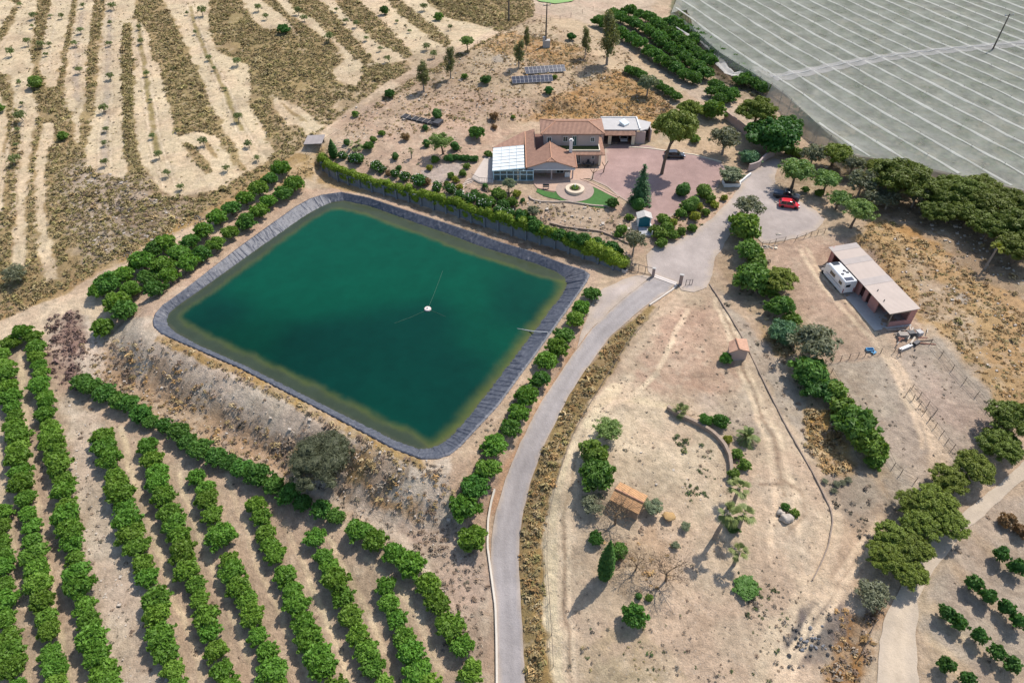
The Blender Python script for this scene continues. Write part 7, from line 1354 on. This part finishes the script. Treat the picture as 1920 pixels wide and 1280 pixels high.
fence('paddock_fence', [(1744,646),(1764,668),(1785,694),(1807,718),(1829,743),(1851,769),(1875,794),(1893,812)], 1.2, 'wire fence along the right side of the lower paddock', lean=.06)
fence('paddock_fence', [(1701,736),(1712,750),(1722,762),(1732,776),(1741,789),(1752,803),(1763,817),(1774,830),(1785,843),(1797,858)], 1.2, 'rail fence down the middle of the lower paddock', lean=.06)
fence('paddock_fence', [(1709,730),(1724,744),(1740,760),(1752,776),(1741,789)], 1.1, 'second rail line forming a narrow pen in the middle paddock', lean=.06)
fence('paddock_fence', [(1546,684),(1558,700),(1572,722),(1588,748),(1606,776),(1626,806),(1646,836),(1660,852),(1674,876),(1688,890),(1714,905)], 1.2, 'wire fence along the bank planting beside the paddock', lean=.07)
fence('roadside_fence', [(1235,580),(1205,610),(1180,640),(1152,684),(1125,728),(1100,770),(1078,810),(1058,860),(1042,912),(1030,965),(1025,1020),(1026,1075),(1030,1130),(1034,1190),(1037,1250)], .75, 'low thin wire fence between dry verge and white track', lean=.03, rr=.018, pr=.035)
fence('boundary_fence', [(575,296),(610,268),(650,240),(690,208),(730,178),(765,155),(800,132),(850,105),(895,84),(935,66)], 1.1, 'thin post fence along the track on the boundary of the hill', lean=.05, rr=.02, pr=.045)
fence('boundary_fence', [(1000,32),(1015,36),(1032,40),(1050,38),(1070,33),(1092,26),(1112,20)], 1.2, 'thin post fence in front of the bright green pond', lean=.05, rr=.02, pr=.05)
fence('plot_fence', [(1648,1150),(1640,1168),(1632,1186),(1622,1208),(1612,1232)], 1.1, 'old leaning rail fence in the brown patch beside dirt road', lean=.1)
# ================================================================ HEAPS, ROCKS, CLUTTER
M_ROCK = mat('pale_rock', (.47,.41,.34), .95, .25, 2, .6, 5); M_ROCKO = mat('ochre_rock', (.42,.27,.12), .95, .2, 2, .5, 5); M_ASH = mat('ash_grey', (.21,.21,.215), .95, .45, 1.5, .7, 5); M_ASHD = mat('charred', (.06,.057,.055), .95, .4, 2, .6, 5)
b = P(1253, 972); bo = empty('stone_table', b, 'flat ochre boulder on a low base right of the brick hut', 'boulder'); part('top', M_ROCKO, bo, lambda mb: mb.rock((0, 0, .62), (.82, .72, .22), 3, 3), smooth=True); part('base', M_STONE, bo, lambda mb: mb.rock((0, 0, .2), (.55, .5, .4), 8, 2))
for i, (u, v, r, lab) in enumerate([(1475,974,(.95,.7,.55),'largest grey boulder in the planted island on the pale track'),(1463,962,(.5,.45,.35),'small boulder left in the planted island on the pale track'),(1484,968,(.5,.45,.35),'small boulder right in the planted island on the pale track'),(1455,380,(.35,.3,.2),'lone small stone on the parking gravel'),(1460,440,(.5,.3,.2),'pale stone lying near the parking edge')]):
    b = P(u, v); mb = MB(); mb.rock((0, 0, r[2]*.4), r, i+20, 3); tag(mb.build('boulder', M_ROCK, smooth=True, loc=b), lab, 'boulder')
plant_px('citrusd', 1473, 950, 17, 'small bush at the back of the boulder island', 'bush', name='island_bush'); plant_px('shrub', 1490, 962, 19, 'spiky light green bush at the right of the boulder island', 'bush', name='island_bush')
def heap(name, px, n, sx, sy, r, m, lab, cat, seed):
    o = P(*px); e = empty(name, o, lab, cat); rg = np.random.default_rng(seed)
    for i in range(n):
        x, y = rg.normal(0, sx), rg.normal(0, sy); q = rg.uniform(r*.5, r*1.3); part('rock', m[i % len(m)], e, lambda mb: mb.rock((x, y, G(o[0]+x, o[1]+y)-o[2]+q*.3), (q, q*rg.uniform(.6, 1), q*rg.uniform(.5, .8)), seed+i, 1))
heap('stone_heap', (1443, 463), 16, 1.2, .3, .3, [M_ROCK, M_CREAMW], 'low heap of white stones beside the short post fence', 'stone heap', 5)
heap('burnt_heap', (1520, 1207), 46, 1.1, .9, .22, [M_ASH, M_ASHD, M_ASH, M_ASHD], 'grey burnt debris heap on dark scorched ground', 'debris heap', 50)
o = P(1715, 636); sc = empty('scrap_pile', o, 'pile of planks, beams and scrap at the end of the stable shed', 'scrap pile'); rg = np.random.default_rng(17)
for i in range(26):
    x, y = rg.uniform(-3.2, 2.6), rg.uniform(-1.5, 2.2); L_ = rg.uniform(1.2, 3.6); a = rg.choice([.6, .75, .9, 0.1])+rg.normal()*.15
    part('plank', [M_WOOD, M_PALLET, M_ROCK, mat('rusty_plank', (.22,.11,.08), .9, .3, 2) if i == 0 else bpy.data.materials['rusty_plank']][i % 4 if i else 3], sc, lambda mb: mb.box((x, y, G(o[0]+x, o[1]+y)-o[2]+.12+.12*(i % 4)), (L_, rg.uniform(.12, .3), .1), M=Matrix.Rotation(a, 3, 'Z') @ Matrix.Rotation(rg.normal()*.08, 3, 'Y')))
for i, (u, v, d, m) in enumerate([(1691,632,(1.5,.9,.8),M_PALLET),(1706,628,(1.1,.8,.7),M_STEELD),(1722,627,(.9,.9,.7),M_ROOFG),(1697,653,(2.6,.5,.4),M_ALU),(1717,645,(1.2,.6,.5),M_STEELD)]):
    q = P(u, v); part('crate', m, sc, lambda mb: mb.box((q[0]-o[0], q[1]-o[1], q[2]-o[2]+d[2]/2), d, rz=.15*i))
b = P(1630, 657); bl = empty('blue_trough', b, 'small bright blue trough lying by the yard fence', 'trough'); M_BLUE = mat('blue_plastic', (.05,.28,.50), .5, .08, 2)
part('basin', M_BLUE, bl, lambda mb: (mb.span((-.6, -.3, 0), (.6, .3, .1)), mb.span((-.6, -.3, .1), (-.52, .3, .4)), mb.span((.52, -.3, .1), (.6, .3, .4)), mb.span((-.52, -.3, .1), (.52, -.22, .4)), mb.span((-.52, .22, .1), (.52, .3, .4)))); part('lid', M_BLUE, bl, lambda mb: mb.box((.5, -.5, .12), (.8, .5, .06), rz=.5))
for i, (u, v, w_) in enumerate([(1547,901,13),(1569,907,16),(1590,899,16),(1564,919,14),(1580,904,14)]): plant_px('greyt', u, v, w_, f'small grey ball shrub, {ORD[i+1]} from left below the bank planting', 'shrub', 'grey ball shrubs', name='grey_shrub', hs=.5)
# porch furniture and white goods
tb = empty('patio_table', (16.3, 133.2, Z0+.13), 'dark patio table in the right porch of the villa', 'table'); part('top', M_STEELD, tb, lambda mb: mb.lathe([(.1, .68), (.6, .7), (.6, .75), (.1, .76)], n=20)); part('leg', M_STEELD, tb, lambda mb: mb.lathe([(.3, 0), (.06, .05), (.05, .69)], n=10))
def chair(x, y, rz, lab, m=M_STEELD):
    r = empty('patio_chair', (x, y, Z0+.13), lab, 'chair', 'patio chairs', rz=rz); part('seat', m, r, lambda mb: mb.box((0, 0, .45), (.5, .5, .06))); part('backrest', m, r, lambda mb: mb.box((0, .25, .75), (.5, .06, .6)))
    for a in (-1, 1):
        for b_ in (-1, 1): part('leg', m, r, lambda mb: mb.box((a*.21, b_*.21, .21), (.05, .05, .42)))
chair(15.4, 133.3, 1.2, 'patio chair left of the dark porch table'); chair(17.2, 133.2, -1.3, 'patio chair right of the dark porch table'); chair(16.4, 134.0, .1, 'patio chair behind the dark porch table, against the wall')
wg = empty('white_cabinet', (11.6, 129.0, Z0+.06), 'white cabinet on the covered porch near the corner column', 'cabinet'); part('carcass', M_WHITE, wg, lambda mb: mb.box((0, 0, .55), (1.1, .6, 1.1))); part('worktop', M_CONC, wg, lambda mb: mb.box((0, -.02, 1.13), (1.2, .7, .06)))
bn = P(*Z10([(775, 782)])[0]); be = empty('garden_bench', (bn[0], bn[1], bn[2]+.13), 'small dark bench on the terracotta terrace beside the lawn', 'bench'); part('seat', M_STEELD, be, lambda mb: mb.box((0, 0, .45), (1.3, .4, .06))); part('backrest', M_STEELD, be, lambda mb: mb.box((0, .2, .75), (1.3, .05, .4)))
for s in (-.55, .55): part('leg', M_STEELD, be, lambda mb, s=s: mb.box((s, 0, .21), (.06, .36, .42)))
# two small bare vines at the terrace corner
for i, (u, v, lab) in enumerate([(1131, 324, 'upper of two leafless pollarded trees at the forecourt corner'), (1110, 337, 'lower of two leafless pollarded trees at the forecourt corner')]):
    b = P(u, v); r = empty('pollard_tree', b, lab, 'tree'); rg = np.random.default_rng(i+3)
    part('trunk', M_BARK, r, lambda mb: mb.tube([(0, 0, -.2), (.1, 0, .8), (.2, .05, 1.5)], [.12, .1, .09], 6))
    for k in range(5): a = 6.28*k/5+rg.normal()*.3; part('branch', M_BARK, r, lambda mb: mb.tube([(.2, .05, 1.45), (.2+.4*math.cos(a), .05+.4*math.sin(a), 1.9), (.2+.8*math.cos(a), .05+.8*math.sin(a), 2.5)], [.07, .05, .03], 5))
# ================================================================ GROUND COVER (countless)
TV = []
for i in range(10):
    rg = np.random.default_rng(900+i); n = 15; d = rg.normal(size=(n, 3)); d[:, 2] = np.abs(d[:, 2])*.8+.2; d /= np.linalg.norm(d, axis=1, keepdims=True)
    nr = np.cross(d, rg.normal(size=(n, 3)))*.6+np.array([0, 0, .7])+d*.6; V_, _ = leaves(d*rg.uniform(.35, .75, (n, 1)), nr, .36, rg, aspect=.36, fold=.3); TV.append(V_)
M_TUFT = attr_mat('dry_plants', var=.2, scale=2, bump=0.0, fine=(9.0, .25))
def scatter(name, zones, seed, m=M_TUFT):
    rg = np.random.default_rng(seed); VV, CC = [], []
    for poly, dens, size, cols, rej, hs, *clump in zones:
        pl = PP2(poly) if not isinstance(poly, np.ndarray) else poly; x0, y0 = pl.min(0); x1, y1 = pl.max(0); n = int((x1-x0)*(y1-y0)*dens)
        x = rg.uniform(x0, x1, n); y = rg.uniform(y0, y1, n); k = sdist(x+rg.normal(0, .3, n), y+rg.normal(0, .3, n), pl) < 0; k &= (y < 325) & (np.abs(x) < .95*y+26) & (y > 20)
        cl = clump[0] if clump else .35; k &= fbm(x, y, clump[1] if len(clump) > 1 else 3.5, 3, seed+7) > cl; x, y = x[k], y[k]
        for r_ in rej:
            d = sdist(x, y, r_); k = d > .25; x, y = x[k], y[k]
        n = len(x); 
        if not n: continue
        s = size*np.exp(rg.normal(0, .38, n)); a = rg.uniform(0, 6.283, n); z = hz(x, y)-.03; C = np.array(cols)[rg.integers(0, len(cols), n)]*rg.uniform(.7, 1.25, (n, 1)); t = rg.integers(0, len(TV), n)
        for v in range(len(TV)):
            q = np.nonzero(t == v)[0]; T = TV[v]; ca, sa = np.cos(a[q])[:, None], np.sin(a[q])[:, None]
            X = (T[None, :, 0]*ca-T[None, :, 1]*sa)*s[q][:, None]+x[q][:, None]; Y = (T[None, :, 0]*sa+T[None, :, 1]*ca)*s[q][:, None]+y[q][:, None]; Z = T[None, :, 2]*s[q][:, None]*hs+z[q][:, None]
            VV.append(np.stack([X, Y, Z], -1).reshape(-1, 3)); CC.append(np.repeat(C[q], T.shape[0], 0))
    V_ = np.vstack(VV); C_ = np.vstack(CC); me = mesh_np(name, V_, np.arange(len(V_)).reshape(-1, 4), C_); print(name, len(V_)//60); return tag(link(name, me, m), kind='stuff')
STRIPMID = [(.9, Z1([(1045,-40),(1060,40),(1090,160),(1160,320),(1200,390),(1250,490),(1300,620),(1350,730),(1440,880)])), (.8, Z1([(765,120),(785,230),(812,400),(832,560),(850,720),(885,870)])), (.7, Z1([(612,0),(608,200),(600,400),(592,600),(580,800),(585,930)])), (.7, Z1([(465,0),(432,250),(427,420),(430,560)])), (.6, Z1([(1120,775),(1170,820),(1220,880)])), (.6, Z1([(310,0),(290,120),(265,250),(250,330)])), (.8, Z1([(110,540),(100,700),(75,860),(55,1000)])), (.7, Z1([(1575,580),(1630,620),(1700,670)]))]
S_W = [PP2(s) for s in STRIPS]; _t = PP2(TRK); TRKW = np.vstack([off(_t, 1.9), off(_t, -1.9)[::-1]]); MP_W = PP2(MIDPALE); LOOP_W = PP2(LOOP)
SCR = [(.37,.295,.14),(.34,.28,.12),(.30,.26,.105),(.40,.32,.165),(.36,.265,.135)]
GLD = [(.45,.345,.18),(.40,.295,.14),(.49,.385,.22),(.34,.255,.125)]; BRN = [(.30,.22,.15),(.37,.28,.20),(.24,.17,.12),(.40,.32,.235)]; GRN = [(.09,.12,.045),(.12,.14,.06),(.075,.11,.04)]; GRY = [(.25,.215,.17),(.20,.165,.13),(.16,.14,.10)]
ORA = [(.46,.29,.125),(.40,.245,.105),(.50,.34,.16),(.34,.22,.105)]
OBST = [RIM+0, PP2(FORE_PX), PP2(DRIVE_PX), PP2(ROAD_PX)]
ULc = [(-160,-170),(900,-170),(960,-60),(1000,-10),(1000,30),(925,75),(860,110),(740,180),(620,255),(540,300),(440,360),(330,425),(220,490),(100,545),(-60,600)]
scatter('dry_scrub', [(ULc, 2.7, .50, SCR, S_W+[MP_W, TRKW], .85, .30, 6)]+[(b_, 3.0, .50, SCR, [], .8, .1) for b_ in BANDS]+[
 (Z1([(690,130),(730,128),(742,360),(745,700),(790,960),(695,870),(680,300)]), 2.2, .6, SCR, [], .8, .1), (Z1([(1015,790),(1060,800),(1150,900),(1185,960),(1160,975),(1080,900)]), 2.2, .5, SCR, [], .8, .1)]+
 [(s, .30, .26, GRY+SCR, [], .8, .40) for s in STRIPS if np.array(s)[:, 1].max() > 0]+[(MIDPALE, .16, .34, GRY+SCR, [], .8, .4)]+[
 ([(140,440),(110,340),(200,330),(330,385),(420,420),(300,470),(180,500)], .9, .42, GRY+BRN, [], .7, .4)], 1)
scatter('dry_grass', [
 ([(1222,574),(1176,640),(1126,720),(1080,790),(1050,860),(1024,950),(1013,1040),(1015,1150),(1029,1290),(988,1290),(978,1150),(976,1050),(982,970),(1004,880),(1045,790),(1095,700),(1155,630)], 7.0, .38, GLD+SCR+ORA, [PP2(ROAD_PX)], 1.0, .34, 1.8),
 ([(300,634),(450,699),(600,779),(740,852),(790,868),(800,880),(740,866),(600,792),(450,710),(296,640)], 3.0, .42, GLD+BRN, [RIM], .9, .3),
 ([(-60,610),(40,566),(120,534),(200,490),(300,434),(380,396),(440,366),(510,319),(590,270),(600,280),(520,332),(440,380),(300,448),(120,548),(-60,632)], 2.4, .5, GLD+SCR, [TRKW], .9, .3),
 ([(150,650),(200,640),(290,650),(420,745),(520,815),(600,850),(600,905),(420,850),(300,790),(180,720)], 1.5, .4, BRN+ORA+GLD, [RIM], .85, .42, 3), ([(640,860),(740,870),(820,870),(860,940),(800,990),(700,930)], 1.5, .4, ORA+BRN+GLD, [RIM], .85, .4, 3), ([(760,1000),(850,970),(905,1020),(905,1290),(860,1290),(860,1180)], 1.3, .36, BRN, [PP2(ROAD_PX)], .8, .42, 3),
 ([(560,290),(610,268),(625,300),(600,312),(560,350),(530,340)], 1.6, .5, GLD, [TRKW], .9, .3),
 ([(990,225),(1030,185),(1100,150),(1160,125),(1240,175),(1275,215),(1240,240),(1130,222)], 3.2, .32, ORA+ORA+GLD, [], .8, .3), ([(900,90),(960,60),(1010,70),(1090,90),(1100,120),(1060,130),(960,120)], 2.6, .34, ORA+GLD+SCR, [], .8, .3),
 ([(610,280),(640,215),(740,165),(860,105),(930,65),(1000,35),(1180,100),(1240,180),(1270,215),(1130,222),(1010,222),(900,235),(860,240),(700,260)], 1.5, .33, BRN+GLD+SCR+ORA, [TRKW], .8, .38),
 ([(1640,400),(1720,440),(1800,500),(1925,590),(1925,770),(1900,770),(1850,720),(1790,650),(1730,590),(1640,480),(1600,450)], 3.2, .34, GLD+ORA+ORA+SCR, [], .8, .34),
 ([(1490,280),(1600,300),(1800,345),(1925,370),(1925,600),(1800,520),(1720,420),(1620,400),(1530,360)], .5, .4, BRN+GLD, [], .8, .35),
 ([(1510,765),(1560,772),(1580,830),(1600,890),(1545,885),(1510,820)], 6, .40, ORA+GLD, [], .9, .2), ([(1428,610),(1462,618),(1492,670),(1452,662)], 5.0, .4, GLD, [], .9, .2),
 ([(1395,420),(1440,500),(1500,600),(1570,720),(1630,820),(1660,900),(1600,880),(1520,780),(1450,650),(1380,540)], .8, .42, GLD+BRN+GRN, [], .9, .4),
 ([(1580,1150),(1650,1140),(1630,1230),(1610,1290),(1540,1290)], 2.6, .45, ORA+BRN, [], .8, .25),
 ([(985,372),(1050,380),(1140,394),(1185,402),(1195,458),(1160,468),(1080,450),(990,420),(950,405)], .75, .42, BRN+GLD+[(.30,.25,.16)], [], .8, .3),
 ([(1130,1000),(1230,985),(1285,1070),(1210,1120),(1130,1085)], 1.1, .36, ORA+BRN, [], .6, .35)], 2)
scatter('low_weeds', [
 ([(290,640),(450,705),(600,785),(740,860),(840,866),(900,1000),(915,1150),(900,1290),(860,1290),(850,1180),(770,1060),(640,950),(420,850),(270,770),(130,690),(190,620)], 1.0, .36, BRN+GRY+[(.42,.34,.27)], [RIM], .7, .42, 2.5),
 ([(480,790),(540,830),(640,850),(760,880),(740,920),(640,900),(520,850)], 1.8, .5, BRN+GLD, [], .8, .35), ([(90,600),(150,580),(160,660),(140,740),(90,690)], 2.2, .5, [(.20,.13,.11),(.25,.17,.14),(.16,.11,.09)], [], .9, .3),
 ([(120,740),(180,770),(215,870),(260,1010),(290,1110),(330,1290),(215,1290),(180,1150),(140,980),(130,850)], .7, .28, GRY+BRN, [], .5, .45, 2), ([(0,650),(300,830),(650,985),(830,1140),(880,1290),(0,1290)], .22, .26, GRY+BRN, [], .6, .45),
 ([(1130,545),(1060,680),(990,760),(930,860),(905,980),(870,960),(850,870),(930,765),(1065,582)], .8, .3, BRN+GRY, [RIM, PP2(ROAD_PX)], .6, .42, 2),
 ([(1280,570),(1350,560),(1500,800),(1560,960),(1520,1090),(1450,1250),(1060,1290),(1040,1100),(1060,880),(1180,660)], 1.1, .15, GRY+BRN, [], .7, .44, 2.5),
 ([(1060,1140),(1280,1110),(1500,1100),(1480,1290),(1060,1290)], .9, .22, GRY+GRN+BRN, [], .7, .44, 3), ([(1230,580),(1280,560),(1330,640),(1290,720),(1180,700)], .35, .22, BRN+GRY, [], .8, .4),
 ([(1260,810),(1290,815),(1292,838),(1262,842)], 3.5, .33, GRN, [], .8, .2), ([(1310,870),(1345,880),(1340,905),(1310,900)], 2.4, .3, GRN, [], .8, .3), ([(1280,905),(1330,915),(1325,940),(1285,930)], 3.2, .33, GRN, [], .8, .25), ([(1285,930),(1310,930),(1305,955),(1285,950)], 1.6, .3, GRN, [], .8, .3), ([(1320,830),(1340,840),(1335,870),(1318,860)], 1.6, .3, GRN+GRY, [], .8, .3), ([(1185,850),(1220,845),(1225,870),(1190,870)], 1.0, .26, GRN+GRY, [], .8, .3), ([(1380,1080),(1430,1070),(1480,1110),(1440,1160),(1380,1150)], 1.6, .34, GRN+GRY, [], .8, .3),
 ([(1090,1200),(1200,1200),(1300,1285),(1090,1285)], 1.2, .27, GRN+SCR, [], .8, .42, 3),
 ([(1565,690),(1750,640),(1890,790),(1800,860),(1690,910),(1600,790)], .6, .26, BRN+GRY, [], .6, .45, 3), ([(1490,450),(1560,445),(1640,480),(1720,640),(1560,670),(1480,540)], .12, .18, GRY, [], .6, .45),
 ([(1340,540),(1400,600),(1500,750),(1660,940),(1600,990),(1480,790),(1350,570)], .7, .32, GRY+BRN, [], .7, .42), ([(1545,880),(1610,890),(1680,950),(1640,1040),(1570,960)], 1.3, .34, GRY+[(.14,.13,.11)], [], .8, .4),
 ([(1720,1060),(1870,930),(1925,900),(1925,1290),(1720,1290),(1710,1150)], .35, .22, GRY+BRN, [], .6, .45), ([(1470,1150),(1600,1130),(1600,1240),(1480,1260)], 1.3, .28, [(.13,.125,.12),(.20,.19,.18),(.09,.085,.08)], [], .8, .35),
 ([(610,285),(700,258),(860,238),(930,300),(890,350),(870,385),(800,368),(690,325)], .35, .26, BRN+GRN+GRY, [], .8, .42), ([(640,300),(720,325),(800,350),(880,372),(960,408),(1060,452),(1160,486),(1160,470),(1060,440),(960,395),(880,355),(790,335),(700,305),(640,285)], 1.6, .34, GRN+BRN+GLD, [], .9, .35), ([(870,345),(960,350),(985,400),(960,415),(880,395)], 1.8, .36, GRN+BRN+GLD, [], .9, .35), ([(1215,420),(1280,395),(1370,360),(1385,362),(1300,440),(1245,460),(1220,462)], 1.3, .34, GRN+GLD+[(.20,.20,.05)], [PP2(DRIVE_PX), PP2(FORE_PX)], .9, .4),
 ([(1180,50),(1240,60),(1330,110),(1420,165),(1420,185),(1370,180),(1300,140),(1220,90)], .8, .4, GRN+SCR, [], .8, .35)], 3)
# scattered stones
def stones():
    rg = np.random.default_rng(5); P_, S_ = [], []
    for poly, dens, size in [([(1640,420),(1800,500),(1925,600),(1925,770),(1850,720),(1730,590),(1640,480)], .22, .17), ([(640,215),(860,110),(1000,60),(1100,120),(1240,200),(1000,222),(860,238),(640,270)], .25, .16), ([(985,372),(1185,402),(1195,458),(990,420)], .6, .2), ([(1490,300),(1800,360),(1925,400),(1925,560),(1720,420)], .35, .2), ([(290,640),(600,785),(840,866),(900,1100),(770,1060),(420,850),(130,690)], .35, .14), ([(120,740),(215,870),(290,1110),(330,1290),(215,1290),(130,850)], .8, .13), ([(1090,780),(1360,780),(1360,960),(1090,960)], .12, .12), ([(150,300),(330,385),(420,420),(180,500)], .5, .2)]:
        pl = PP2(poly); x0, y0 = pl.min(0); x1, y1 = pl.max(0); n = int((x1-x0)*(y1-y0)*dens); x = rg.uniform(x0, x1, n); y = rg.uniform(y0, y1, n); k = sdist(x, y, pl) < 0; k &= sdist(x, y, RIM) > .5; P_.append(np.c_[x[k], y[k]]); S_.append(size*np.exp(rg.normal(0, .4, k.sum())))
    p = np.vstack(P_); s = np.concatenate(S_); n = len(p); T = CSV2*1.0; V = T[None]*s[:, None, None]*rg.uniform(.6, 1.3, (n, 1, 3))*(1+.2*rg.normal(size=(n, len(T), 1))); V[..., 0] += p[:, 0, None]; V[..., 1] += p[:, 1, None]; V[..., 2] = V[..., 2]*.7+hz(p[:, 0], p[:, 1])[:, None]+.03
    Fq = (CSF2[None]+(np.arange(n)*len(T))[:, None, None]).reshape(-1, 4); tag(link('stones', mesh_np('stones', V.reshape(-1, 3), Fq), M_ROCK), kind='stuff')
CSV2, CSF2 = _cubesphere(1); stones()
scene.view_settings.exposure = .26
print('done', time.time()-T0)
